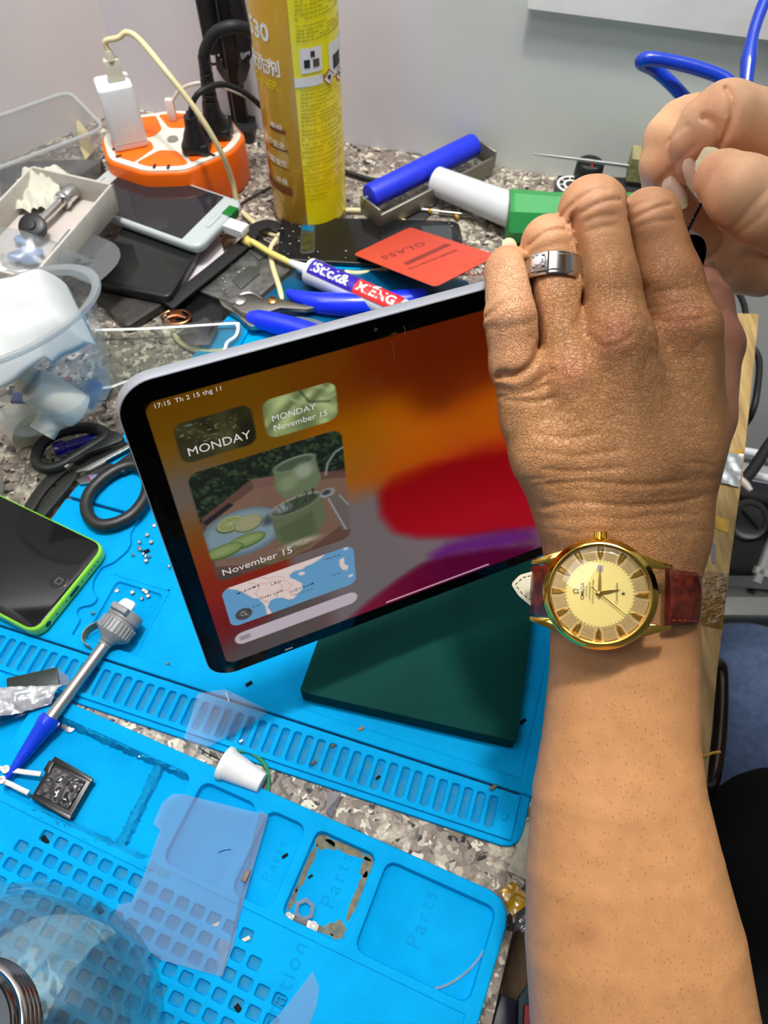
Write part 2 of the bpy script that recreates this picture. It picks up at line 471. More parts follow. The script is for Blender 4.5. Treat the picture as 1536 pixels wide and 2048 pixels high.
make('grey_tape', patch([(1405, 1076), (1424, 1082), (1431, 1090), (1430, 1128), (1424, 1128), (1420, 1094), (1402, 1084)], 0.0042), mat('grey_tape', (110, 108, 112), 0.4), ws)
make('clear_tape', patch([(1403, 1140), (1456, 1148), (1446, 1260), (1392, 1250)], 0.0042, 0.0002), clear('clear_tape', (235, 225, 190), 0.08, 0.07, 0.4, bump=0.4, bscale=250), ws)
def crinkle(pts4, z, amp, n=16, seed=0, h=0.0):
    a, b, c, d = [P(u, v, z) for u, v in pts4]
    def fn(s, t):
        p = (a * (1 - s) + b * s) * (1 - t) + (d * (1 - s) + c * s) * t
        k = noise.noise(Vector((p.x * 160 + seed, p.y * 160, seed))) + 0.5 * noise.noise(Vector((p.x * 420, p.y * 420, seed + 3)))
        return p + Vector((0, 0, amp * (k + 0.75) + h))
    return grid_surface(fn, n, n)
o = make('foil_tape', thick(crinkle([(1443, 904), (1486, 911), (1477, 976), (1417, 962)], 0.0045, 0.0012), 0.0002), mat('foil_tape', (205, 208, 212), 0.22, 0.85, bump=0.35, bscale=120), ws)
o['label'] = 'crinkled silver foil tape wrapped over the strip'
tag(make('straw_fibre', tube([P(1395, 1508, .006), P(1408, 1512, .006), P(1425, 1506, .006), P(1441, 1504, .006)], 0.0008, 6), mat('straw', (190, 150, 50), .6)), 'short yellow fibre poking out over the timber strip beside the forearm', 'fibre')
# ------------------------------------------------------------------ beyond the right edge
DARK = mat('dark_metal', (34, 35, 34), 0.5, var=.3, scale=40)
hb = thing('drawer_handle', 'dark U shaped metal handle below the timber strip beside the jeans', 'handle', P(1430, 1450, -0.05))
hp = [P(1418, 1325, -0.035), P(1440, 1332, -.05), P(1443, 1400, -.055), P(1438, 1480, -.055), P(1425, 1560, -.055), P(1408, 1578, -.04), P(1385, 1570, -.03)]
make('grip', tube(hp, 0.0045, 10, 6), mat('oiled_metal', (52, 40, 34), .3, .6), hb)
pm = thing('pump', 'black workshop pump with round grey dial and slotted grey guard under the bench', 'pump', P(1500, 1080, -0.5))
def BX(a, b, z0, z1, bev=0.004):
    return prism([(a[0], a[1]), (b[0], a[1]), (b[0], b[1]), (a[0], b[1])], z0, z1, bev)
pc = P(1500, 1050, -0.31)
Mx = frame(pc, (1, 0.0, 0), z=(0, -0.55, 0.84))
make('body', box(0.17, 0.12, 0.08, Mx @ Matrix.Translation((0.03, 0.0, -0.08)), 0.015, 3), mat('pump_black', (26, 27, 27), .45, var=.2), pm)
dc = Mx @ Matrix.Translation((-0.003, 0.006, 0.0))
o = make('dial', lathe([(0.0, .006), (.015, .006), (.0165, .005), (.0175, .007), (.021, .0075), (.023, .0055), (.024, 0)], 40, dc), mat('dial_grey', (122, 122, 120), .45, var=.12), pm)
make('dial_slot', box(0.028, 0.003, 0.0012, dc @ Matrix.Translation((0, 0, .006)) @ Matrix.Rotation(-.85, 4, 'Z')), mat('slot_dark', (48, 48, 48), .6), o)
gm = Mx @ Matrix.Translation((0.05, -0.045, 0.0)) @ Matrix.Scale(.7, 4)
make('guard', join(*[box(0.006, 0.13, 0.012, gm @ Matrix.Rotation(-.35, 4, 'Z') @ Matrix.Translation((k * .016 - .04, 0.03, 0)), .002) for k in range(6)], box(.12, .012, .014, gm @ Matrix.Rotation(-.35, 4, 'Z') @ Matrix.Translation((0, -.03, 0)), .002), box(.012, .16, .014, gm @ Matrix.Rotation(-.35, 4, 'Z') @ Matrix.Translation((-.05, .03, 0)), .002)), mat('guard_grey', (150, 150, 148), .5), pm)
make('pipe', cyl(Mx @ Vector((-.06, -.085, -.03)), Mx @ Vector((.11, -.10, -.03)), .016), mat('pipe_grey', (80, 80, 80), .4), pm)
rl = thing('shelf_rail', 'pair of shiny white metal rails across the space beyond the timber strip', 'rail', P(1490, 930, -0.2))
for v0, v1 in ((900, 910), (945, 958)):
    make('bar', cyl(P(1440, v0 - 6, -.2), P(1640, v1 + 18, -.2), .0042, n=16), mat('white_enamel', (226, 226, 230), .3), rl)
make('shelf_panel', slab(P(1440, 915, -.22), P(1640, 945, -.22), -.23, -.215, .03, Vector((0, -1, 0))), mat('rail_grey', (150, 150, 152), .5), rl)
make('bench_frame', BX(P(1420, 1238, -.33), P(1560, 1200, -.33), -.34, -.32), mat('frame_grey', (120, 121, 118), .5)); tag(bpy.data.objects['bench_frame'], 'dull grey horizontal frame bar below the pump', 'frame bar')
bk = thing('plastic_sack', 'crumpled pale plastic sack between the pump and the jeans', 'sack', P(1490, 1270, -.5))
make('film', sphere(P(1490, 1278, -.46), .062, 12, (1.5, .6, .6)), mat('sack', (196, 197, 192), .3, var=.2, scale=18, bump=.5, bscale=30), bk)
tag(make('black_cable', tube([P(1470, 575, -.05), P(1488, 610, -.05), P(1499, 680, -.05), P(1518, 720, -.05), P(1513, 790, -.05), P(1502, 830, -.06), P(1488, 852, -.08), P(1470, 880, -.1)], .0028, 10), RUBBER), 'black cable hanging beside the far end of the timber strip', 'cable')
pl = thing('plug_lead', 'thick black lead with a pale tip pointing down beside the foil tape', 'lead', P(1510, 940, -.12))
make('cord', tube([P(1560, 860, -.12), P(1528, 905, -.12), P(1505, 940, -.12), P(1486, 962, -.12)], .0055, 10), RUBBER, pl)
make('tip', tube([P(1478, 955, -.12), P(1490, 968, -.12), P(1502, 982, -.12)], [.005, .004, .0022], 10), mat('tip_grey', (178, 172, 166), .4), pl)
# ------------------------------------------------------------------ the two blue silicone mats
def mat_blue(name, rgb, rgb2):
    m = mat(name, rgb, 0.7, spec=0.05, rgb2=rgb2, scale=55, bump=0.12, bscale=900)
    return m
BLUE = mat_blue('blue_silicone', (0, 155, 216), (0, 148, 209))
BLUEDK = mat_blue('blue_silicone_mark', (0, 140, 198), (0, 134, 190))
def rrect(x0, x1, y0, y1, r, n=3):
    rs = r if isinstance(r, (list, tuple)) else [r] * 4
    out = []
    for (cx, cy, a0), rr in zip(((x0, y0, 180), (x1, y0, 270), (x1, y1, 0), (x0, y1, 90)), rs):
        sx = 1 if cx == x0 else -1; sy = 1 if cy == y0 else -1
        for k in range(n + 1):
            a = math.radians(a0 + 90 * k / n)
            out.append((cx + sx * rr + rr * math.cos(a), cy + sy * rr + rr * math.sin(a)))
    return out
def tile(outer, zt, hole=None, zf=0.0, b=0.5, n=3):
    """a rectangle (x0, x1, y0, y1, corner radii) with an optional rounded pocket; local mm"""
    x0, x1, y0, y1 = outer[:4]; r = outer[4] if len(outer) > 4 else 0.0
    o = rrect(x0, x1, y0, y1, r, n); N = len(o)
    V = [(x, y, zt) for x, y in o]; F = []
    if hole is None:
        F.append(tuple(range(N))); return V, F
    hx0, hx1, hy0, hy1, hr = hole
    loops = [(rrect(hx0 - b, hx1 + b, hy0 - b, hy1 + b, hr + b, n), zt), (rrect(hx0 - b * .25, hx1 + b * .25, hy0 - b * .25, hy1 + b * .25, hr, n), zt - b * .3),
             (rrect(hx0, hx1, hy0, hy1, hr, n), zt - b), (rrect(hx0 + .15, hx1 - .15, hy0 + .15, hy1 - .15, hr, n), zf + .4), (rrect(hx0 + .5, hx1 - .5, hy0 + .5, hy1 - .5, max(hr - .3, .2), n), zf)]
    for q, z in loops: V += [(x, y, z) for x, y in q]
    for L in range(len(loops)):
        for k in range(N):
            k2 = (k + 1) % N
            F.append((L * N + k, L * N + k2, (L + 1) * N + k2, (L + 1) * N + k))
    F.append(tuple(len(loops) * N + k for k in range(N)))
    return V, F
def skirt(loop, zt, zb=0.0, b=0.8):
    """rounded rim and outer side of a plate; loop in local mm, counter-clockwise"""
    bm = [Vector((p[0], p[1])) for p in loop]; N = len(bm)
    def off(d):
        out = []
        for i in range(N):
            t = (bm[(i + 1) % N] - bm[i - 1]).normalized(); out.append(bm[i] + Vector((t.y, -t.x)) * d)
        return out
    rings = [(off(0), zt), (off(b * .7), zt - b * .3), (off(b), zt - b), (off(b), zb)]
    V, F = [], []
    for q, z in rings: V += [(p.x, p.y, z) for p in q]
    for L in range(3):
        for k in range(N):
            k2 = (k + 1) % N; F.append((L * N + k, L * N + k2, (L + 1) * N + k2, (L + 1) * N + k))
    return V, F
def to_world(geo, M):
    return [M @ Vector((v[0] * .001, v[1] * .001, v[2] * .001)) for v in geo[0]], geo[1]
def lmat(o, ex, ey):
    return Matrix(((ex[0], ey[0], 0, o[0]), (ex[1], ey[1], 0, o[1]), (0, 0, 1, 0), (0, 0, 0, 1)))
# ---- front mat: x along its far edge, y towards the viewer
LM = lmat((0.05289305, 0.0508927), (0.92641562, -0.37650246), (-0.37650246, -0.92641562))
geo = []
ZT = 6.0
xs = [-340, -262.5, -162.4, -122.0, -93.6, -53.6, 14.9]
holes = [(-335, -270, 8, 51, 5), (-258, -166.0, 8.5, 56, 5), (-159, -125.5, 8.5, 52, 5), (-119, -96.6, 8, 51.3, 5), (-90.6, -56.6, 7, 50.8, 4), (-50.6, 9.0, 6.6, 50.8, 5)]
for i, hh in enumerate(holes):
    y1 = 54.6
    if i == 1: y1 = 59.5
    geo.append(tile((xs[i], xs[i + 1], 0.6, 54.8 if i != 1 else 59.6, [0, 12 if i == 5 else 0, 0, 0]), ZT, hh, .5))
# worn, jagged strips of silicone left between the broken pockets
rs = random.Random(3)
def jag(x0, y0, x1, y1, wd, z0, z1, n=26):
    V, F = [], []
    d = Vector((x1 - x0, y1 - y0)); nn = Vector((-d.y, d.x)).normalized()
    for i in range(n + 1):
        p = Vector((x0, y0)) + d * i / n
        for k, s in enumerate((-1, -.55, -.1, .4, 1)):
            q = p + nn * (s * wd / 2 + rs.uniform(-.7, .7)); z = (z0, z0 + (z1 - z0) * rs.uniform(.5, 1), z1 * rs.uniform(.85, 1), z0 + (z1 - z0) * rs.uniform(.35, .95), z0)[k]
            V.append((q.x, q.y, z))
    for i in range(n):
        for k in range(4): F.append((i * 5 + k, i * 5 + k + 1, i * 5 + k + 6, i * 5 + k + 5))
    return V, F
torn = [jag(-256, 9.5, -167, 9.0, 5, .6, 6.1, 40), jag(-187, 8, -184, 57, 7, .4, 3.4, 34), jag(-236, 57.6, -152, 56.6, 7, 4.2, 6.4, 44)]
# lower field with rows of square cells
p = 9.16; gx0 = -221.4 - 2 * p; gy0 = 65.5; cells = 28; rows = 8
ZL = 5.2
def cellx(j, i): return gx0 + i * p
gx_l = gx0 - p / 2; 
for j in range(rows):
    for i in range(cells):
        cx, cy = gx0 + i * p, gy0 + j * p
        show = True
        if j == 0 and (i < 2 or i > 15): show = False
        if j == 1 and (i < 1 or i > 16): show = False
        if j >= 2 and i > 18: show = False
        hw, hh = 3.3, 2.85
        geo.append(tile((cx - p / 2, cx + p / 2, cy - p / 2, cy + p / 2), ZL, (cx - hw, cx + hw, cy - hh, cy + hh, 1.3) if show else None, 2.2, .35))
x_r = gx0 + cells * p - p / 2; y_b = gy0 + rows * p - p / 2
geo.append(tile((x_r, 14.9, 54.6, y_b), ZL)); geo.append(tile((-340, gx_l, 54.6, y_b), ZL)); geo.append(tile((gx_l, x_r, 54.6, gy0 - p / 2), ZL))
geo.append(tile((-340, 14.9, y_b, 150), ZL))
# step between the pocket panel and the lower field, right rim
def step(x0, x1, y, za, zb, b=.5):
    return ([(x0, y, za), (x1, y, za), (x1, y + b * .8, za - b * .4), (x0, y + b * .8, za - b * .4), (x0, y + b, zb), (x1, y + b, zb)], [(0, 1, 2, 3), (3, 2, 5, 4)])
geo.append(step(-340, 9, 54.8, ZT, ZL - .05)); geo.append(step(-262.5, -162.4, 59.6, ZT, ZL - .05))
geo.append(([(9, 54.8, ZT), (14.9, 54.8, ZT), (14.9, 150, ZT), (9, 150, ZT), (8.5, 54.8, ZL - .05), (8.5, 150, ZL - .05)], [(0, 1, 2, 3), (4, 0, 3, 5)]))
outl = rrect(-340, 14.9, 0.6, 150, [0.1, 12, .1, .1], 3)
geo.append(skirt(outl, ZT, 0.0, .8))
fm = thing('silicone_mat', 'blue silicone work mat in front with square cells and parts trays', 'mat', LM @ Vector((-.12, .06, 0)))
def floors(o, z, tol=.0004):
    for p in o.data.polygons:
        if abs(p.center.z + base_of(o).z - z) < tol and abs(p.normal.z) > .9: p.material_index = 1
BLUESHADE = mat_blue('blue_silicone_shaded', (16, 128, 180), (52, 128, 160)); BLUESHADE.node_tree.nodes['Noise Texture'].inputs['Scale'].default_value = 260  # darker tone paints recess shade into the cell and slot floors
floors(make('tray', to_world(join(*geo), LM), [BLUE, BLUESHADE], fm, angle=50), .0022)
o = make('torn_edge', to_world(join(*torn), LM), mat_blue('blue_silicone_torn', (14, 142, 194), (6, 118, 168)), fm, angle=25)
o['label'] = 'torn ragged silicone left of a cut away divider'
def mat_text(body, size, M0, x, y, z, ang, sp=1.0):
    a = math.radians(ang)
    # local y points to the viewer, so the line is flipped to read from above
    m = M0 @ Matrix(((math.cos(a), math.sin(a), 0, x * .001), (math.sin(a), -math.cos(a), 0, y * .001), (0, 0, 1, z * .001), (0, 0, 0, 1)))
    return lettering(body, size * .001, m, .00006, spacing=sp)
make('embossed_word', mat_text('Parts', 10.5, LM, -21, 39, .52, -90, 1.3), BLUEDK, fm, False)
make('embossed_word', mat_text('Parts', 10.5, LM, -68, 39, .52, -90, 1.3), BLUEDK, fm, False)
make('embossed_word', mat_text('Parts', 8, LM, -103, 40, .52, -90, 1.3), BLUEDK, fm, False)
make('embossed_word', mat_text('station', 11, LM, -72, 96, ZL + .02, -90, 1.25), BLUEDK, fm, False)
# dirt lying in the stained pocket
GRIME = mat('grime', (122, 112, 84), .8, rgb2=(84, 92, 88), scale=300, bump=.6, bscale=700)
def blob_outline(cx, cy, rx, ry, seed, n=26):
    r = random.Random(seed); ph = [r.uniform(0, 6.28) for _ in range(4)]
    return [(cx + rx * math.cos(2 * PI * k / n) * (1 + .16 * math.sin(3 * 2 * PI * k / n + ph[0]) + .1 * math.sin(5 * 2 * PI * k / n + ph[1]) + .08 * math.sin(8 * 2 * PI * k / n + ph[2])),
             cy + ry * math.sin(2 * PI * k / n) * (1 + .16 * math.sin(4 * 2 * PI * k / n + ph[3]) + .1 * math.sin(6 * 2 * PI * k / n + ph[1]))) for k in range(n)]
gr = []
def clampbox(q, x0, x1, y0, y1): return [(min(max(a, x0), x1), min(max(b, y0), y1)) for a, b in q]
for cx, cy, rx, ry, sd in ((-86, 11, 7, 3.5, 1), (-72, 9.3, 12, 2.4, 2), (-60, 13, 3, 6, 3), (-58.8, 28, 2.2, 12, 4), (-88.5, 26, 1.8, 12, 5), (-62, 46, 5, 4, 6), (-72, 49, 8, 1.6, 7), (-89, 42, 1.5, 6, 8)):
    q = clampbox(blob_outline(cx, cy, rx, ry, sd), -90.0, -57.2, 7.6, 50.2)
    gr.append(([(a, b, .56) for a, b in q], [tuple(range(len(q)))]))
tag(make('grime', to_world(join(*gr), LM), GRIME), 'brown grime caked along the sides of the stained parts tray', 'dirt', kind='stuff')

# ---- rear mat
UM = lmat((0.07322237, 0.0756517), (0.95457475, -0.29797155), (-0.29797155, -0.95457475))
g2 = []
ZLIP, ZP, ZR, ZF = 2.6, 4.6, 5.6, 3.4
# slot plate
pit = 7.13; xc0 = -17.2; ns = 46
g2.append(tile((-13.6, -4.2, -20.3, 3.0), ZP))
for k in range(ns):
    xc = xc0 - k * pit
    g2.append(tile((xc - pit / 2, xc + pit / 2, -20.3, 3.0), ZP, (xc - 2.35, xc + 2.35, -16.2, 0.6, 1.5), 1.4, .35))
xl = xc0 - (ns - 1) * pit - pit / 2
def bar(x0, x1, y0, y1, z0, z1, b=.5):
    return prism([(x0, y0), (x1, y0), (x1, y1), (x0, y1)], z0, z1, b, 2)
g2.append(skirt(rrect(xl, -4.2, -20.3, 3.0, .3, 3), ZP, ZLIP - .2, .4))
lip = rrect(-352, 1.0, -22.5, 6.2, [.1, .1, 9, .1], 3)
g2.append(([(-352, 2.9, ZLIP), (-8, 2.9, ZLIP), (-4.4, 2.9, ZLIP), (-4.4, -22, ZLIP), (1.0, -22, ZLIP)] + [(x, y, ZLIP) for x, y in lip if y > -20 and x > -300] + [(-352, 6.2, ZLIP)], [tuple(range(5 + len([1 for x, y in lip if y > -20 and x > -300]) + 1))])); g2.append(skirt(lip, ZLIP, 0, .7))
# rim round the work field
g2.append(bar(-352, 3.2, -29.6, -21.8, 0.5, ZR, .7))
g2.append(bar(-5.6, 3.2, -404, -28.6, 0.5, ZR - .03, .5))
# work field: floor with a rectangular tray at the left
pk = (-276.8, -244.2, -71.5, -26.6)
fl = (-293.5, -240)
g2.append(tile((fl[0], fl[1], -76, -22.5), ZF, (pk[0], pk[1], pk[2], -30.2, 3), 1.0))
g2.append(tile((fl[1], 0, -404, -22.5), ZF)); g2.append(tile((fl[0], fl[1], -404, -76), ZF))
g2.append(bar(-243.4, -241.4, -76, -26, 1, ZF + .5, .3)); g2.append(bar(-281, -241.4, -77, -74.5, 1, ZF + .5, .3))
# raised left panels with lobed edges
lp = [(-352, -22.5), (-284, -22.5), (-284, -40), (-289, -43), (-289, -47), (-282, -51), (-281, -56), (-287, -60), (-290, -66), (-290, -76), (-284, -82), (-280, -92), (-280, -98), (-284, -104), (-284.5, -117.2), (-352, -116.2)]
g2.append(prism(round_poly(lp, 2.0, 3), .5, 5.8, .6, 2))
lp2 = [(-352, -118.6), (-284.5, -119.4), (-284, -130), (-284, -404), (-352, -404)]
g2.append(prism(round_poly(lp2, 2.0, 3), .5, 5.8, .6, 2))
# row of small trays at the far end
for k in range(0):
    xc = -130 - k * 20
    g2.append(tile((xc - 10, xc + 10, -428, -398), ZR + 1.2, (xc - 8, xc + 8, -424, -402, 2), 3.0))
def clip_left(V):
    # the mat's left edge runs at a slight slant
    out = []
    for v in V:
        x, y, z = v[0], v[1], v[2]
        lim = -341.5 + (max(-y, 95) - 95) * 0.165
        out.append((max(x, lim) if y < -60 else max(x, -341.5), y, z))
    return out
g = join(*g2)
rm = thing('silicone_mat', 'large blue silicone work mat under the tablet, edged with a long row of slots', 'mat', UM @ Vector((-.15, -.1, 0)))
floors(make('tray', to_world((clip_left(g[0]), g[1]), UM), [BLUE, BLUESHADE], rm, angle=50), .0014, .0003)
make('stud', to_world((lambda s: ([(v.x, v.y, v.z) for v in s[0]], s[1]))(sphere((-9.7, -7.3, ZP - .4), 2.1, 10, (1, 1, .8))), UM), BLUE, rm)
def U(x, y, z=4.0): return UM @ Vector((x * .001, y * .001, z * .001))
def Lm(x, y, z=4.0): return LM @ Vector((x * .001, y * .001, z * .001))

# ---- green silicone block
GREEN = mat('green_silicone', (0, 60, 55), 0.7, spec=0.10, rgb2=(0, 55, 51), scale=30, sss=0.1)
zt = 0.0176
A, B = P(598, 1383, zt), P(1034, 1484, zt)
Ad, Bd = P(635, 1281, zt), P(1067, 1223, zt)
A2 = A + (Ad - A).normalized() * .125; B2 = B + (Bd - B).normalized() * .118
q = round_poly([(A.x, A.y), (B.x, B.y), (B2.x, B2.y), (A2.x, A2.y)], .003, 3)
tag(make('silicone_block', prism(q, 0.0034, zt, .0007, 2), GREEN), 'thick dark green silicone block on the rear blue mat below the tablet', 'block')
# ------------------------------------------------------------------ tablet
TA = np.array([[0.9114986454944914, 0.03635067069782087, -0.40969360258798976], [0.40858104149361063, -0.19443294069432815, 0.8917720359514265], [-0.04724142031844067, -0.9802420416982606, -0.19207755697509804]])
TO = np.array([-0.08207121263110297, 0.1708335945109553, 0.2402626757202019])
# local mm: x along the screen, y down the screen, z behind the glass
def TM():
    return Matrix([[TA[i][0] * .001, TA[i][1] * .001, TA[i][2] * .001, TO[i]] for i in range(3)] + [[0, 0, 0, 1]])
TW = TM()
WS, HS = 229.8, 160.5
tb = thing('tablet', 'large tablet held upright by one hand, screen lit with orange wallpaper and widgets', 'tablet', Vector(TW @ Vector((WS / 2, HS + 8.9, 3))))
ALU = mat('space_grey_aluminium', (182, 186, 194), 0.32, 0.6, bump=.03, bscale=2500)
BEZ = mat('black_bezel_glass', (3, 3, 4), 0.08, spec=0.06)
def rr_loop(x0, x1, y0, y1, r, n=10): return rrect(x0, x1, y0, y1, r, n)
def lofted(rings, cap0=True, cap1=True):
    V, F = [], []; N = len(rings[0][0])
    for q, z in rings: V += [(x, y, z) for x, y in q]
    for L in range(len(rings) - 1):
        for k in range(N):
            k2 = (k + 1) % N; F.append((L * N + k, L * N + k2, (L + 1) * N + k2, (L + 1) * N + k))
    if cap0: F.append(tuple(range(N - 1, -1, -1)))
    if cap1: F.append(tuple((len(rings) - 1) * N + k for k in range(N)))
    return V, F
def rl(d, r): return rr_loop(-8.9 + d, WS + 8.9 - d, -8.9 + d, HS + 8.9 - d, r - d, 10)
def tl(geo): return [TW @ Vector(v) for v in geo[0]], geo[1]
make('housing', tl(lofted([(rl(.45, 14), .05), (rl(.1, 14), .3), (rl(0, 14), .8), (rl(0, 14), 5.2), (rl(.25, 14), 5.7), (rl(.8, 14), 5.9)], False, True)), ALU, tb, angle=30)
make('bezel', tl(lofted([(rl(.95, 14), -.12), (rl(.55, 14), 0.0), (rl(.5, 14), .35)], True, False)), BEZ, tb, angle=30)
# --- what the screen shows
nx, ny = 460, 322
X, Y = np.meshgrid(np.linspace(0, WS, nx + 1), np.linspace(0, HS, ny + 1))
X = X.ravel(); Y = Y.ravel()
cp = [(5, 8, 100, 62, 0), (40, 5, 104, 64, 0), (5, 24, 112, 76, 0), (38, 33, 112, 78, 10), (72, 36, 150, 88, 0), (3, 38, 98, 88, 88), (4, 54, 104, 94, 96), (3, 64, 118, 72, 10), (4, 80, 128, 52, 0), (4, 105, 132, 34, 4), (3, 124, 118, 22, 16), (4, 138, 106, 26, 28), (8, 155, 84, 76, 74), (30, 156, 84, 76, 74),
      (60, 8, 102, 52, 0), (74, 20, 104, 40, 0), (76, 46, 160, 88, 0), (74, 56, 146, 88, 6), (76, 66, 130, 96, 50), (73, 80, 112, 100, 102), (76, 104, 108, 98, 100), (73, 125, 104, 94, 96), (80, 138, 96, 84, 84), (70, 148, 92, 78, 78),
      (92, 10, 94, 28, 0), (115, 8, 92, 24, 0), (112, 32, 96, 28, 0), (135, 34, 100, 28, 0), (128, 48, 160, 66, 0), (92, 45, 176, 88, 0), (105, 56, 196, 96, 0), (140, 54, 204, 98, 4), (120, 66, 186, 70, 18), (95, 62, 168, 84, 26), (150, 64, 180, 60, 10),
      (92, 82, 150, 12, 14), (110, 80, 160, 12, 16), (130, 82, 140, 10, 10), (150, 90, 140, 6, 10), (100, 100, 158, 12, 20), (125, 104, 160, 14, 24), (150, 112, 170, 10, 20), (88, 108, 118, 86, 88), (96, 118, 108, 96, 98), (110, 124, 104, 78, 92), (84, 95, 128, 70, 66),
      (120, 136, 96, 30, 108), (138, 134, 100, 28, 100), (152, 138, 96, 26, 96), (128, 127, 112, 44, 90), (150, 128, 150, 8, 24), (170, 128, 150, 14, 28), (172, 141, 118, 100, 112), (95, 145, 96, 4, 44), (115, 148, 80, 0, 38), (140, 150, 76, 0, 42), (82, 150, 122, 16, 38), (70, 157, 104, 70, 74), (160, 152, 90, 30, 70),
      (200, 30, 104, 34, 0), (200, 60, 180, 70, 6), (210, 100, 150, 12, 18), (205, 140, 110, 60, 90), (165, 20, 100, 28, 0), (170, 60, 190, 84, 4)]
num = np.zeros((X.size, 3)); den = np.zeros(X.size)
for (px_, py_, r_, g_, b_) in cp:
    wgt = np.exp(-((X - px_) ** 2 + (Y - py_) ** 2) / (2 * 9.0 ** 2)) + 1e-7 / (1 + ((X - px_) ** 2 + (Y - py_) ** 2) * .001)
    num += wgt[:, None] * np.array([r_, g_, b_]); den += wgt
rgb = .9 * num / den[:, None]
rng = np.random.RandomState(5)
def sdrr(x0, x1, y0, y1, r):
    cx, cy = (x0 + x1) / 2, (y0 + y1) / 2
    dx = np.abs(X - cx) - ((x1 - x0) / 2 - r); dy = np.abs(Y - cy) - ((y1 - y0) / 2 - r)
    return np.hypot(np.maximum(dx, 0), np.maximum(dy, 0)) + np.minimum(np.maximum(dx, dy), 0) - r
def over(mask, col, soft=.25):
    a = np.clip(.5 - mask / soft, 0, 1)
    c = np.array(col, float)
    if c.ndim == 1: c = c[None, :]
    rgb[:] = rgb * (1 - a[:, None]) + c * a[:, None]
def poly_sd(pts):
    """signed distance to a closed polygon (negative inside)"""
    pts = np.array(pts, float); n = len(pts); d = np.full(X.size, 1e9); ins = np.zeros(X.size, bool)
    for i in range(n):
        a, b = pts[i], pts[(i + 1) % n]; e = b - a
        t = np.clip(((X - a[0]) * e[0] + (Y - a[1]) * e[1]) / (e @ e + 1e-12), 0, 1)
        d = np.minimum(d, np.hypot(X - a[0] - e[0] * t, Y - a[1] - e[1] * t))
        c = (a[1] > Y) != (b[1] > Y)
        xi = a[0] + (Y - a[1]) / (e[1] if abs(e[1]) > 1e-9 else 1e-9) * e[0]
        ins ^= c & (X < xi)
    return np.where(ins, -d, d)
def line_sd(pts):
    d = np.full(X.size, 1e9); pts = np.array(pts, float)
    for a, b in zip(pts[:-1], pts[1:]):
        e = b - a; t = np.clip(((X - a[0]) * e[0] + (Y - a[1]) * e[1]) / (e @ e + 1e-12), 0, 1)
        d = np.minimum(d, np.hypot(X - a[0] - e[0] * t, Y - a[1] - e[1] * t))
    return d
def ell(cx, cy, a, b, rot=0.0):
    c, s = math.cos(rot), math.sin(rot); u = (X - cx) * c + (Y - cy) * s; v = -(X - cx) * s + (Y - cy) * c
    return (np.hypot(u / a, v / b) - 1) * min(a, b)
tt_ = np.clip((Y - 72) / 45, 0, 1)[:, None]
over(poly_sd([(58, 72), (76, 71), (86, 78), (86, 95), (94, 108), (108, 119), (126, 129), (118, 135), (100, 142), (80, 152), (64, 162), (56, 162)]), (100, 92, 93), 9)
over(poly_sd([(84, 90), (92, 110), (110, 120), (128, 130), (150, 137), (160, 150), (120, 140), (96, 128)]), (106, 94, 98), 9)
over(poly_sd([(84.5, 78), (92, 71), (108, 71), (130, 76), (160, 84), (240, 96), (240, 150), (180, 144), (150, 134), (125, 126.5), (104, 117.5), (91, 107), (85, 93)]), np.array([[122, 6, 8]]) * (1 - tt_) + np.array([[150, 10, 26]]) * tt_, 6)
over(poly_sd([(110, 133), (120, 129), (150, 135), (170, 143), (172, 150), (150, 148), (128, 141), (112, 139)]), (92, 30, 104), 7)
over(poly_sd([(60, 165), (76, 153), (92, 144), (106, 138.5), (120, 139), (150, 148), (172, 158), (172, 165)]), np.stack([110 - 34 * np.clip((X - 70) / 50, 0, 1), 10 - 8 * np.clip((X - 70) / 50, 0, 1), 34 + 10 * np.clip((X - 70) / 50, 0, 1)], 1), 6)
over(poly_sd([(74, 72), (72, 66), (90, 60), (120, 50), (150, 38), (190, 30), (240, 24), (240, 44), (190, 52), (150, 60), (120, 64), (95, 70)]), np.stack([160 + 0 * X, 74 + 0 * X, 2 + 0 * X], 1), 22)
def base_save(): return rgb.copy()
def clipped(sd, before):
    a = np.clip(.5 - sd / .3, 0, 1)[:, None]; rgb[:] = before * (1 - a) + rgb * a
# widget: dark leaf with drops
bf = base_save(); sd = sdrr(7.0, 36.0, 12.0, 30.9, 4.2)
th = np.arctan2(Y - 26, X - 24); over(sd, np.stack([44 + 8 * np.sin(th * 7), 44 + 8 * np.sin(th * 7), 24 + 5 * np.sin(th * 7)], 1))
over(ell(25, 27, 5, 9, .5), (62, 62, 36), 7); over(ell(33, 24, 4, 9), (26, 26, 14), 5); over(ell(11, 26, 5, 5), (48, 46, 30), 5)
for k in range(60):
    a_, b_ = rng.uniform(8, 30), rng.uniform(13, 24); over(ell(a_, b_, rng.uniform(.15, .5), rng.uniform(.12, .3)), tuple(rng.randint(70, 150, 1).repeat(3) * np.array([1, 1, .85])), .5)
over(line_sd([(25, 27), (14, 16)]) - .25, (74, 70, 44), .6); over(line_sd([(25, 27), (30, 15)]) - .25, (66, 64, 40), .6)
clipped(sd, bf)
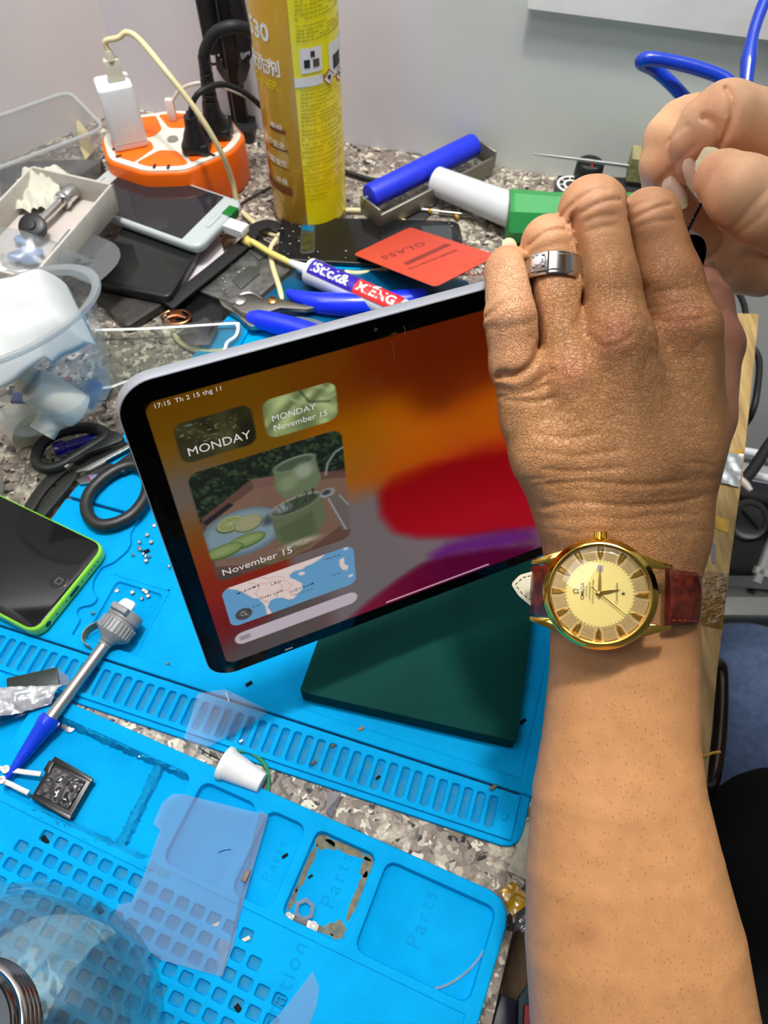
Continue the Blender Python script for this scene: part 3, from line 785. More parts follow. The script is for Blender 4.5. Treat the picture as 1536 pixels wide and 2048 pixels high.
# widget: folded green satin
bf = base_save(); sd = sdrr(39.9, 69.0, 12.7, 31.0, 4.2)
f_ = np.sin((X * .55 + Y * .35) * .9 + 1.6 * np.sin(Y * .33 + X * .12)) * .5 + .5
g_ = np.sin((X * .3 - Y * .8) * .8 + 2 * np.sin(X * .2)) * .5 + .5
k_ = (.35 + .65 * f_ * (.5 + .5 * g_))[:, None]
over(sd, np.array([[56, 66, 40]]) + k_ * np.array([[104, 110, 78]]))
for q_ in ([(49, 13), (54, 18), (60, 21), (69, 19)], [(52, 19), (47, 24), (43, 30)], [(60, 21), (64, 26), (69, 24)], [(62, 13), (66, 16), (69, 15)]):
    over(line_sd(q_) - .3, (148, 158, 118), 1.6)
over(line_sd([(55, 13), (58, 19), (66, 21.5)]) - .2, (40, 48, 28), 1.4)
clipped(sd, bf)
# widget: drinks on a tray
bf = base_save(); sd = sdrr(7.0, 69.6, 36.2, 100.4, 4.6)
over(sd, (24, 30, 26))
for k in range(420):
    a_, b_ = rng.uniform(7, 70), rng.uniform(36, 56); b_ = b_ if a_ > 26 else rng.uniform(36, 62)
    s_ = rng.uniform(.5, 1.6); t_ = rng.randint(0, 40)
    over(ell(a_, b_, s_, s_ * .55, rng.uniform(0, 3)), (22 + t_ * .8, 32 + t_, 24 + t_ * .6), .5)
over(poly_sd([(6, 66), (8.5, 60), (30.5, 48), (41, 50), (70, 59), (70, 101), (6, 101)]), (86, 62, 54), .5)
over(poly_sd([(9, 64), (31, 53), (42, 54.5), (70, 63), (70, 88), (50, 99), (34, 101), (8, 90)]), (112, 86, 72), .5)
for k in range(26): over(line_sd([(32 + rng.uniform(-4, 2), 54 + k * 1.5), (70, 58 + k * 1.7)]) - .1, (96 + rng.randint(-14, 14), 72, 60), .5)
over(poly_sd([(8, 62.5), (20, 56.5), (21.5, 58.5), (9, 65)]), (30, 32, 38), .4); over(poly_sd([(30.5, 48), (41, 50), (41, 55), (31, 53)]), (104, 78, 68), .5)
over(ell(22.5, 75.5, 18, 13.5, .05), (88, 104, 112), .5); over(ell(23, 75.0, 16, 11.8, .05), (112, 130, 140), 2.5)
for (lx, ly) in ((18.4, 67.9), (25.6, 70.8)):
    over(ell(lx, ly + .5, 6.2, 4.6, -.1), (70, 84, 50), .5); over(ell(lx, ly, 5.6, 4.0, -.1), (150, 158, 120), .5); over(ell(lx, ly, 5.0, 3.5, -.1), (116, 126, 78), .5)
    for k in range(9):
        a_ = k * .698; over(line_sd([(lx, ly), (lx + 5 * math.cos(a_), ly + 3.5 * math.sin(a_))]) - .08, (160, 164, 128), .5)
over(ell(35, 72.6, 4, 3.0, -.5), (62, 72, 80), 2.5); over(ell(25.6, 70.8, 5.4, 3.9, -.1), (138, 136, 104), 3.5)
for (lx, ly, rr_) in ((23, 80.8, -.05), (13, 82.6, -.05)):
    over(ell(lx, ly, 8.6, 4.0, rr_), (58, 84, 34), .5); over(ell(lx, ly - .3, 8.0, 3.4, rr_), (104, 124, 68), .5); over(ell(lx, ly - .4, 5.6, 1.9, rr_), (124, 138, 88), 2)
# glasses
over(poly_sd([(39.8, 47), (57.5, 45.5), (59, 59), (56, 64), (42, 64), (39.5, 58)]), (92, 104, 78), .8); over(ell(48.7, 46.5, 9.2, 3.2, -.06), (110, 122, 104), .6); over(ell(48.7, 46.8, 8.2, 2.5, -.06), (64, 78, 58), .8)
over(ell(52, 52, 4, 4), (130, 136, 118), 3); over(ell(45, 56, 4, 4), (112, 122, 92), 3)
over(poly_sd([(35.2, 71), (58.4, 67), (59, 84), (54, 92), (42, 93.5), (36, 88)]), (86, 94, 70), .8); over(ell(46.5, 69, 11.8, 4.4, -.12), (126, 132, 120), .6); over(ell(46.5, 69.4, 10.8, 3.6, -.12), (62, 70, 56), .8)
over(ell(41, 69, 3.5, 2.4), (118, 124, 124), 2); over(poly_sd([(37, 80), (53, 76), (54, 89), (44, 92), (38, 88)]), (74, 84, 58), 2.5); over(ell(46, 92.8, 8, 1.8), (150, 142, 122), 2)
for k in range(16):
    a_ = 41 + k * .95; over(line_sd([(a_, 72 - k * .2), (a_ + rng.uniform(-2, 3), 66.5 - k * .25)]) - .14, (34, 48, 34), .4)
over(line_sd([(41, 73), (60, 66.5)]) - .2, (42, 56, 40), .5)
# bottle
over(line_sd([(61, 58), (62.5, 52), (66, 47.5), (70, 46)]) - .5, (120, 126, 128), .8); over(ell(60.8, 68.4, 3.4, 2.6), (128, 132, 134), .8); over(ell(60.5, 68.0, 2, 1.4), (52, 56, 58), 1)
over(poly_sd([(60, 71), (65, 70), (71, 80), (71, 96), (66, 94)]), (92, 86, 82), .8); over(line_sd([(61, 72), (67.5, 94)]) - .3, (150, 150, 150), .8); over(line_sd([(66, 72), (71, 82)]) - .3, (140, 140, 140), .8)
for k in range(90):
    a_, b_ = rng.uniform(24, 50), rng.uniform(94, 101); an = rng.uniform(-.6, .6); over(line_sd([(a_, b_), (a_ + 3 * math.cos(an), b_ + 3 * math.sin(an))]) - .1, (40 + rng.randint(0, 50), 56 + rng.randint(0, 40), 34), .4)
over(poly_sd([(7, 95), (18, 99), (18, 101), (6, 101)]), (70, 56, 52), .6)
clipped(sd, bf)
# widget: map
bf = base_save(); sd = sdrr(7.2, 70.2, 106.0, 133.9, 4.2)
over(sd, (92, 142, 180))
land = [(10, 106), (14, 109), (17.5, 114), (20, 118.5), (22.5, 120), (23.5, 123.5), (24.6, 127), (24.6, 134), (27, 134), (25.6, 128.5), (27.2, 124.6), (29.5, 124), (33, 125.2), (36, 128.5), (38.5, 129.0), (40, 127.4), (43, 124.6), (43.6, 120.5), (41.2, 116.6), (38.6, 113.6), (38.4, 111.4), (41, 110), (44.5, 110.6), (47, 109.5), (50, 109.3), (54, 107.8), (57.5, 105), (10, 105)]
over(poly_sd(land), (208, 188, 182), .4)
over(ell(44.2, 113.4, 1.6, 1.2, .5), (208, 188, 182), .4); over(poly_sd([(63, 113), (65.2, 112.5), (65, 117), (67, 120), (66, 122.5), (64, 121), (62.6, 117)]), (208, 188, 182), .4); over(ell(67.6, 127.2, 1.3, .9), (208, 188, 182), .4); over(ell(66.5, 107, 1.2, .8), (208, 188, 182), .4)
for q_ in ([(20, 107), (23, 110), (24, 113), (21.5, 116), (23, 119.5), (25.5, 124.5)], [(24, 110), (27.5, 112), (30, 111.5), (32.5, 113.5), (34.5, 117), (33, 119.5), (30, 120.5)], [(26, 107), (29, 109), (33, 109.5), (36, 112)], [(33, 119.5), (36.5, 121.5), (38.5, 119), (37, 115.5), (34.5, 113)], [(31, 121), (31, 124.3)], [(10, 106), (12, 108.5)], [(36.5, 121.5), (37.5, 125.5), (39.5, 126.5)]):
    over(line_sd(q_) - .12, (176, 124, 122), .45)
over(ell(14.2, 127.2, 4.0, 4.1), (68, 66, 66), .4); over(np.abs(ell(13.9, 126.8, 1.25, 1.25)) - .1, (210, 208, 208), .35); over(line_sd([(14.9, 127.8), (16.0, 128.9)]) - .15, (210, 208, 208), .35)
for (a_, b_) in ((25.6, 124.3), (39, 126.2), (55, 109.2), (65, 121.5)): over(np.abs(ell(a_, b_, .4, .4)) - .06, (96, 92, 96), .3)
clipped(sd, bf)
over(sdrr(7.0, 70.0, 139.9, 148.9, 4.4), (176, 164, 172), .35); over(sdrr(9.4, 14.6, 142.6, 146.0, .8), (136, 128, 134), .35)
over(sdrr(85.2, 145.6, 158.0, 158.9, .45), (222, 196, 206), .3)
cor = sdrr(0, WS, 0, HS, 5.2); over(-cor, (1, 1, 1), .3)
c_ = rgb / 255.0; linc = np.where(c_ <= .04045, c_ / 12.92, ((c_ + .055) / 1.055) ** 2.4)
idx = np.arange((nx + 1) * (ny + 1)).reshape(ny + 1, nx + 1)
V4 = np.stack([X, Y, np.full(X.size, -.16)], 1)
Wm = np.array([[TA[i][j] * .001 for j in range(3)] for i in range(3)])
VW = V4 @ Wm.T + TO
F4 = np.stack([idx[:-1, :-1].ravel(), idx[:-1, 1:].ravel(), idx[1:, 1:].ravel(), idx[1:, :-1].ravel()], 1)
me = bpy.data.meshes.new('screen'); me.from_pydata(VW.tolist(), [], F4.tolist()); me.update()
SCR = vcol_mat('lit_screen', True, 0.1, 1.0, spec=0.05)
so = link_mesh('screen', me, SCR, tb); paint(so, linc)
so['label'] = 'glowing home screen with orange and magenta wallpaper'
TXT = bpy.data.materials.new('screen_letters'); TXT.use_nodes = True
_b = TXT.node_tree.nodes['Principled BSDF']; _b.inputs['Base Color'].default_value = (0, 0, 0, 1); _b.inputs['Emission Color'].default_value = lin((205, 200, 200)) + (1,); _b.inputs['Emission Strength'].default_value = 1
TXTD = bpy.data.materials.new('screen_letters_dark'); TXTD.use_nodes = True
_b = TXTD.node_tree.nodes['Principled BSDF']; _b.inputs['Base Color'].default_value = (0.01, 0.01, 0.01, 1); _b.inputs['Emission Color'].default_value = lin((38, 34, 36)) + (1,); _b.inputs['Emission Strength'].default_value = 1
def TT(body, size, x, y, ang=0.0, sp=1.0, bold=0.0):
    a = math.radians(ang)
    m = TW @ Matrix(((math.cos(a), -math.sin(a), 0, x), (-math.sin(a), -math.cos(a), 0, y), (0, 0, -1, -.22), (0, 0, 0, 1)))
    return lettering(body, size, m, .02, spacing=sp, bold=bold)
_st = (TT('17:15', 2.75, 3.0, 3.2), TT('Th 2 15 thg 11', 2.75, 10.5, 3.2, sp=1.03), TT('MONDAY', 5.5, 9.7, 27.7, sp=1.0), TT('MONDAY', 4.0, 42.7, 23.2), TT('November 15', 3.9, 42.7, 27.7), TT('November 15', 5.7, 9.7, 97.2))
for _n, _g in zip(('clock_text', 'day_text', 'weekday_text', 'weekday_text', 'date_text', 'date_text'), _st): make(_n, _g, TXT, so, False)
make('map_text', join(TT('MIANMA', 2.1, 13.6, 112.5, 4, 1.5, .03), TT('LÀO', 2.1, 29.4, 114.2, 0, 1.3, .03), TT('THÁI LAN', 2.1, 23.0, 121.2, 0, 1.25, .03), TT('VIỆT NAM', 2.1, 37.4, 124.2, 2, 1.3, .03), TT('Hồ Chí Minh', 1.5, 39.6, 127.2, 0, 1.1), TT('Bangkok', 1.5, 18.5, 124.9, 0, 1.1), TT('Hồng Kông', 1.5, 55.8, 110.0, 0, 1.1), TT('Manila', 1.5, 58.5, 122.6, 0, 1.1)), TXTD, so, False)
o = make('light_sensor', tl(lofted([(rr_loop(85.4, 87.0, -5.0, -3.4, .8, 5), -.14), (rr_loop(85.4, 87.0, -5.0, -3.4, .8, 5), -.1)])), mat('sensor_glass', (70, 66, 50), .15), tb)
make('bezel_mark', tl(lofted([(rr_loop(29.2, 33.4, 166.0, 167.0, .3, 3), -.15), (rr_loop(29.2, 33.4, 166.0, 167.0, .3, 3), -.1)])), mat('bezel_mark_white', (214, 216, 216), .2), tb)['label'] = 'small white mark in the lower bezel'  # flat white mark set on the black bezel
make('microphone_hole', tl(move(lathe([(.35, 0), (.35, .06)], 12), Matrix.Translation((143, -8.9, 3.0)) @ Matrix.Rotation(PI / 2, 4, 'X'))), BLACK, tb)
SCRATCH = mat('scratch', (150, 110, 90), .4)
make('scratch', join(tl(tube([(92.5, 3.0, -.2), (93.0, 6, -.2), (93.2, 10.5, -.2)], .12, 6)), tl(tube([(97.2, -2.5, -.16), (98.0, -.6, -.17), (97.6, 1.2, -.2)], .1, 6))), SCRATCH, tb)
# ------------------------------------------------------------------ things at the back of the worktop
O_CAM = Vector((0, 0, HC))
def Q(u, v, y):
    """world point seen at u, v lying in the upright plane y = const"""
    r = Vector(ray(u, v)); return O_CAM + r * (y / r.y)
def pix(p):
    c = RC.T @ (np.array(p) - np.array([0, 0, HC])); return c[0] / c[2] * FPX + CX, c[1] / c[2] * FPX + CY
def height(x, y, v):
    """height above (x, y) that appears at image row v"""
    lo, hi = -0.2, 0.6
    for _ in range(40):
        m = (lo + hi) / 2
        if pix((x, y, m))[1] > v: lo = m
        else: hi = m
    return lo
def plate(name, pts, z0, z1, m, parent=None, r=0.0, bev=0.0006, n=4):
    q = [P(u, v, z1) for u, v in pts]; q = [(p.x, p.y) for p in q]
    if r: q = round_poly(q, r, n)
    return make(name, prism(q, z0, z1, bev), m, parent)
# ---- aerosol can
cx_, cy_, cr_ = -0.069, 0.607, 0.0325
can = thing('aerosol_can', 'tall gold and yellow aerosol can of cleaner standing behind the phone back cover', 'spray can', (cx_, cy_, 0))
CANG = mat('can_gold', (206, 156, 40), .30, .1, coat=.4); CANY = mat('can_yellow', (255, 240, 0), .34, coat=.4)
def can_at(u, v, r=cr_):
    """(angle, height) where the ray through u, v meets the can"""
    d = Vector(ray(u, v)); ox, oy = -cx_, -cy_
    a = d.x ** 2 + d.y ** 2; b = 2 * (ox * d.x + oy * d.y); c = ox * ox + oy * oy - r * r
    disc = max(b * b - 4 * a * c, 0); t = (-b - math.sqrt(disc)) / (2 * a)
    return math.atan2(oy + d.y * t, ox + d.x * t), HC + d.z * t
def seam(u, v): return can_at(u, v)[0]
aS = (seam(579, 20) + seam(608, 400)) / 2
def cshell(a0, a1, r, z0, z1, n=24): return lathe([(r, z0), (r, z1)], n, Matrix.Translation((cx_, cy_, 0)), False, a0, a1)
make('body', lathe([(cr_ - .004, 0), (cr_ - .0008, .0012), (cr_, .004), (cr_, .215), (cr_ - .002, .222), (cr_ * .62, .24), (cr_ * .5, .25), (cr_ * .5, .27), (.004, .275)], 72, Matrix.Translation((cx_, cy_, 0))), CANG, can)
make('yellow_label', cshell(aS, aS + math.radians(150), cr_ + .0003, .006, .214, 40), CANY, can)
make('rim', lathe([(cr_ - .0006, .0006), (cr_ + .0008, .0012), (cr_ + .0012, .003), (cr_ + .0002, .0044)], 60, Matrix.Translation((cx_, cy_, 0)), False), STEEL, can)
WHITEP = mat('white_print', (238, 236, 226), .45); YP = mat('yellow_print', (226, 200, 20), .45); OLIVE = mat('olive_print', (196, 180, 6), .6); BROWNP = mat('brown_print', (122, 62, 26), .45); REDP = mat('red_print', (176, 66, 10), .45)
def wrap(geo, a, z, r=cr_ + .0005):
    """lay flat letters (metres) round the can from angle a and height z"""
    out = []
    for v in geo[0]:
        t = a + v[0] / r; out.append(Vector((cx_ + (r + v[2]) * math.cos(t), cy_ + (r + v[2]) * math.sin(t), z + v[1])))
    return out, geo[1]
I4 = Matrix.Identity(4)
def can_word(name, body, u, v, size, m, align='LEFT', sp=1.0, bold=0.0):
    a, z = can_at(u, v); return make(name, wrap(lettering(body, size, I4, .00005, align, spacing=sp, bold=bold), a, z), m, can, False)
can_word('printed_number', '530', 540, 84, .0165, WHITEP, 'RIGHT', .95, .0004)
can_word('printed_word', '清洗剂', 563, 152, .0125, WHITEP, 'RIGHT', .95, .0003)
can_word('printed_word', 'CLEANER', 557, 181, .0088, YP, 'RIGHT', .95, .0002)
def cpatch(name, pts, m, parent=can, r=cr_ + .0006, n=6):
    """patch on the can from two image corners (left top, right bottom)"""
    (u0, v0), (u1, v1) = pts; a0, z0 = can_at(u0, v0); a1, z1 = can_at(u1, v1)
    return make(name, grid_surface(lambda s, t: (cx_ + r * math.cos(a0 + (a1 - a0) * s), cy_ + r * math.sin(a0 + (a1 - a0) * s), z1 + (z0 - z1) * t), n, 1), m, parent)
for k, (v, ue, nm) in enumerate(((258, 572, '高纯'), (294, 577, '快干安全'), (329, 581, '无腐蚀性'), (366, 583, '环保'))):
    b = cpatch('printed_bar', ((540, v - 9), (ue, v + 11)), BROWNP); can_word('printed_word', nm, ue - 6, v + 5, .0062, WHITEP, 'RIGHT')
cpatch('printed_flame', ((533, 285), (545, 368)), REDP, r=cr_ + .00045)
# fine lines of print on the yellow side
lines = []
rl_ = random.Random(4)
def tline(v, u0, u1, tilt=0.0):
    a0, z = can_at(u0, v); a1, _ = can_at(u1, v + tilt)
    n = 14
    for i in range(n):
        if rl_.random() < .12: continue
        b0 = a0 + (a1 - a0) * i / n; b1 = a0 + (a1 - a0) * (i + rl_.uniform(.6, .95)) / n
        r = cr_ + .0006
        lines.append(([(cx_ + r * math.cos(b0), cy_ + r * math.sin(b0), z), (cx_ + r * math.cos(b1), cy_ + r * math.sin(b1), z), (cx_ + r * math.cos(b1), cy_ + r * math.sin(b1), z + .0008), (cx_ + r * math.cos(b0), cy_ + r * math.sin(b0), z + .0009)], [(0, 1, 2, 3)]))
for v in (4, 13, 22, 31, 40): tline(v, 589, 680)
tline(54, 592, 652); 
for v in (63, 70, 77, 84): tline(v, 593, 681)
for v in [183, 191, 199, 207, 214, 222, 230, 237, 244, 252, 263, 271, 279, 290, 298, 306, 316, 326, 333, 341, 350, 358, 366, 374, 383, 392, 400]: tline(v, 601 + (v - 183) * .03, 684 - rl_.choice((0, 0, 8, 30)))
tag(make('fine_print', join(*lines), OLIVE, can, False), kind='stuff')
for (a, b) in (((598, 98), (644, 138)), ((655, 88), (683, 126))):
    pc_ = cpatch('label_picture', (a, b), WHITEP)
    for (c, d, mm) in (((a[0] + 22, a[1] + 4), (a[0] + 31, a[1] + 14), mat('pic_dark', (70, 36, 46), .5)), ((a[0] + 9, a[1] + 22), (a[0] + 22, a[1] + 36), mat('pic_black', (30, 34, 32), .5)), ((a[0] + 27, a[1] + 20), (a[0] + 40, a[1] + 32), mat('pic_brown', (84, 74, 62), .5))):
        if d[0] < 684: cpatch('pictured_device', (c, d), mm, pc_, cr_ + .0008, 3)
cpatch('white_band', ((588, 156), (645, 165)), WHITEP); can_word('printed_word', 'WARNING', 606, 165, .0046, mat('band_ink', (110, 100, 40), .6))
for (u, v) in ((657, 153), (676, 146)):
    a, z = can_at(u, v); s = .0062; r = cr_ + .0009
    def dm(k, rr, s2): return [(cx_ + rr * math.cos(a + x * s2 / rr), cy_ + rr * math.sin(a + x * s2 / rr), z + y * s2) for x, y in ((-1, 0), (0, -1), (1, 0), (0, 1))]
    q = make('hazard_diamond', (dm(0, r, s), [(0, 1, 2, 3)]), mat('hazard_red', (206, 60, 40), .5), can, False)
    make('diamond_field', (dm(0, r + .0001, s * .82), [(0, 1, 2, 3)]), WHITEP, q, False); make('flame', (dm(0, r + .0002, s * .35), [(0, 1, 2, 3)]), BLACK, q, False)
# ---- orange power strip
ps = thing('power_strip', 'orange eight sided power strip with white ribs crowded with plugs', 'power strip', (-.19, .644, 0))
ORG = mat('orange_plastic', (250, 108, 8), .38, var=.06, scale=30); RIBW = mat('white_ribs', (226, 222, 206), .45, var=.08)
oc = [(-.126, .654), (-.134, .630), (-.172, .599), (-.208, .597), (-.243, .614), (-.256, .648), (-.240, .682), (-.196, .694), (-.146, .687)]
ctr = Vector((-.190, .645)); zt_ = .042
def scl(k): return [tuple(ctr + (Vector(p) - ctr) * k) for p in oc]
make('housing', prism(round_poly(scl(1.0), .008, 4), 0, zt_, .003, 3), ORG, ps)
make('white_face', prism(round_poly(scl(.955), .008, 4), zt_ - .001, zt_ + .0012, .0005), RIBW, ps)
def bound(a):
    d = Vector((math.cos(a), math.sin(a))); best = 1
    q = scl(1.0)
    for i in range(len(q)):
        A, B = Vector(q[i]) - ctr, Vector(q[(i + 1) % len(q)]) - ctr
        den = d.x * (B - A).y - d.y * (B - A).x
        if abs(den) < 1e-9: continue
        t = (A.x * (B - A).y - A.y * (B - A).x) / den; s = (A.x * d.y - A.y * d.x) / den
        if t > 0 and -1e-6 <= s <= 1 + 1e-6: best = min(best, t)
    return best
ribs = [8, 60, 118, 180, 232, 300]
sock = mat('socket_dark', (40, 24, 14), .6)
for k in range(6):
    a0, a1 = ribs[k], ribs[(k + 1) % 6] + (360 if k == 5 else 0)
    pts = []
    am = math.radians((a0 + a1) / 2)
    cc = Vector((math.cos(am), math.sin(am))) * .006
    for i in range(11):
        a = math.radians(a0 + (a1 - a0) * i / 10); pts.append(ctr + Vector((math.cos(a), math.sin(a))) * (bound(a) * .91 - .003))
    for i in (9, 1):
        a = math.radians(a0 + (a1 - a0) * i / 10); pts.append(ctr + Vector((math.cos(a), math.sin(a))) * .018)
    # keep clear of the ribs
    cen = sum((p for p in pts), Vector((0, 0))) / len(pts)
    pts = [cen + (p - cen) * .94 for p in pts]
    sec = make('socket_panel', prism(round_poly([tuple(p) for p in pts], .004, 3), zt_, zt_ + .0021, .0006), ORG, ps)
    for s in (-.006, .006):
        b = cen + Vector((-math.sin(am), math.cos(am))) * s + Vector((math.cos(am), math.sin(am))) * .006
        make('socket_slot', box(.0055, .0022, .0003, Matrix.Translation((b.x, b.y, zt_ + .0021)) @ Matrix.Rotation(am, 4, 'Z')), sock, sec)
make('centre_screw', lathe([(.005, zt_ + .001), (.005, zt_ + .0022), (.0035, zt_ + .0024), (0, zt_ + .0024)], 20, Matrix.Translation((ctr.x, ctr.y, 0))), mat('screw_grey', (140, 136, 126), .4, .3), ps)
make('side_mark', cyl(P(402, 357, .02) , P(402, 357, .02) + Vector((-.001, -.002, 0)), .0032, n=16), mat('brass_mark', (160, 110, 30), .4), ps)
# ---- white charger block on the strip
zs = zt_ + .0022
b0, b1 = P(233, 307, zs), P(299, 293, zs)
ex_ = (b1 - b0); wid = ex_.length; ex_.normalize()
hc_ = height(b0.x, b0.y, 186) - zs
CHM = frame(b0, ex_, z=(-.03, .02, 1))
chg = thing('charger', 'white wall charger block standing in the orange power strip', 'charger', b0)
make('body', box(wid, .027, hc_, CHM @ Matrix.Translation((wid / 2, .0135, 0)), .0022, 3, .004), WHITE, chg)
make('seam', box(wid + .0004, .0274, .0006, CHM @ Matrix.Translation((wid / 2, .0135, hc_ * .12)), 0, 1, .004), mat('seam_grey', (196, 190, 184), .5), chg)
make('usb_socket', box(.013, .006, .0005, CHM @ Matrix.Translation((wid * .62, .013, hc_))), BLACK, chg)
# ---- yellowed charging cable
YEL = mat('yellowed_cable', (222, 210, 160), .42, var=.06, scale=60); YEL2 = mat('yellow_cable', (226, 206, 112), .42, var=.05, scale=60); TRN = mat('aged_clear_boot', (206, 198, 176), .3)
cab = thing('charging_cable', 'aged yellow cream charging cable looping from the charger down past the white phone', 'cable', b0)
ut = CHM @ Vector((wid * .62, .013, hc_))
up_ = (CHM.to_3x3() @ Vector((0, 0, 1)))
make('usb_plug', box(.0125, .0062, .017, frame(ut, ex_, z=up_), .0006), TRN, cab)
make('boot', tube([ut + up_ * .0165, ut + up_ * .020, ut + up_ * .0235], [.0042, .0036, .0028], 12), TRN, cab)
yb = ut.y
make('cord', tube([ut + up_ * .0225, ut + up_ * .030, Q(236, 76, yb), Q(254, 65, yb), Q(280, 80, yb - .005), Q(330, 140, .612), Q(395, 225, .602), Q(440, 300, .600), Q(464, 360, .606), Q(472, 398, .604)], .0023, 10), YEL, cab)
c2_ = tube([P(485, 425, .004), P(520, 455, .003), P(560, 470, .003), P(600, 440, .003), P(650, 424, .003), P(720, 421, .003), P(780, 432, .003), P(812, 445, .003)], .0023, 10)
c3_ = tube([P(553, 478, .006), P(541, 500, .007), P(546, 535, .008), P(560, 580, .009), P(567, 615, .006), P(574, 640, .005)], .0023, 10)
c4_ = tube([P(690, 545, .008), P(720, 547, .008), P(760, 541, .006), P(792, 530, .005)], .0023, 10)
c5_ = tube([P(346, 662, .004), P(362, 685, .004), P(392, 700, .004), P(425, 704, .004), P(460, 700, .004)], .0023, 10)
tag(make('loose_cable', c2_, YEL), 'cream cable lying behind the black phone back cover', 'cable'); tag(make('loose_cable', c3_, YEL), 'cream cable running under the pliers beside the glue tube', 'cable'); tag(make('loose_cable', c4_, YEL), 'short cream cable end between the glue tube and red card', 'cable'); tag(make('loose_cable', c5_, YEL), 'cream cable curling under the clear screen film', 'cable')
# ---- black plugs
def plug(label, u, v, ztop_v, w, d, u_c, cord, cr, ribbed):
    b = P(u, v, zs); t = thing('power_plug', label, 'plug', b)
    hh = height(b.x, b.y, ztop_v) - zs
    make('body', prism(round_poly([(b.x - w / 2, b.y - d / 2), (b.x + w / 2, b.y - d / 2), (b.x + w / 2, b.y + d / 2), (b.x - w / 2, b.y + d / 2)], .005, 3), zs, zs + .009, .0018, 2), BLACK, t)
    make('neck', lathe([(w * .46, zs + .008), (w * .40, zs + hh * .45), (w * .27, zs + hh * .7), (w * .24, zs + hh)], 20, Matrix.Translation((b.x, b.y, 0))), BLACK, t)
    pts = cord(b, zs + hh)
    if ribbed:
        rib = []
        q0, q1 = Vector((b.x, b.y, zs + hh - .002)), Vector(pts[0])
        for k in range(7):
            c0_, c1_ = q0 + (q1 - q0) * (k / 7), q0 + (q1 - q0) * ((k + .8) / 7); rib.append(cyl(c0_, c1_, .0068 - .0003 * k, n=16, bev=.0008))
        rib.append(cyl(q0, q1, .0052, n=14))
        make('strain_relief', join(*rib), BLACK, t)
    make('cord', tube(pts, cr, 12), RUBBER, t)
    return t
plug('large black plug with thick ribbed lead arching behind the can', 432, 268, 205, .03, .024, 0, lambda b, z: [Q(408, 112, b.y), Q(412, 96, b.y), Q(430, 66, b.y), Q(465, 53, b.y), Q(500, 60, b.y + .01), Q(530, 80, b.y + .02)], .0048, True)
plug('small black plug with thin lead in front of the large black plug', 395, 300, 232, .024, .02, 0, lambda b, z: [Vector((b.x, b.y, z - .003)), Q(384, 210, b.y), Q(398, 186, b.y), Q(425, 172, b.y + .01), Q(452, 170, b.y + .02), Q(490, 186, b.y + .03), Q(525, 215, b.y + .04)], .0024, False)
sp = thing('usb_lead', 'small pale lead plugged into the back of the orange power strip', 'cable', P(346, 240, zs))
pb_ = P(347, 241, zs)
make('plug', box(.007, .005, .02, Matrix.Translation(pb_), .0008), mat('pale_plug', (222, 204, 196), .4), sp)
make('cord', tube([pb_ + Vector((0, 0, .019)), Q(345, 200, pb_.y), Q(362, 178, pb_.y), Q(400, 166, pb_.y), Q(450, 176, pb_.y + .02), Q(490, 192, pb_.y + .03), Q(525, 212, pb_.y + .035)], .0016, 8), mat('pale_cord', (206, 200, 186), .4), sp)
# ---- spring arm lamp stand
lb = P(487, 251, 0); lb = Vector((lb.x, lb.y - .012, 0))
ls = thing('lamp_stand', 'black upright post with two long coil springs behind the can', 'lamp stand', lb)
yl = lb.y
pt_ = Q(440, -60, yl)
def leanbox(c0_, c1_, w, d):
    return [(c0_.x - w / 2, c0_.y - d / 2, c0_.z), (c0_.x + w / 2, c0_.y - d / 2, c0_.z), (c0_.x + w / 2, c0_.y + d / 2, c0_.z), (c0_.x - w / 2, c0_.y + d / 2, c0_.z), (c1_.x - w / 2, c1_.y - d / 2, c1_.z), (c1_.x + w / 2, c1_.y - d / 2, c1_.z), (c1_.x + w / 2, c1_.y + d / 2, c1_.z), (c1_.x - w / 2, c1_.y + d / 2, c1_.z)], [(0, 3, 2, 1), (4, 5, 6, 7), (0, 1, 5, 4), (1, 2, 6, 5), (2, 3, 7, 6), (3, 0, 4, 7)]
make('post', leanbox(Vector((lb.x, yl, 0)), Vector((lb.x, yl, .5)), .015, .008), mat('matt_black', (14, 14, 15), .5), ls, False)
make('post_groove', leanbox(Vector((lb.x - .004, yl - .0044, .0)), Vector((lb.x - .004, yl - .0044, .5)), .0012, .0006), mat('groove_light', (90, 88, 86), .4), ls, False)
SPR = mat('dark_spring', (42, 41, 42), .35, .7)
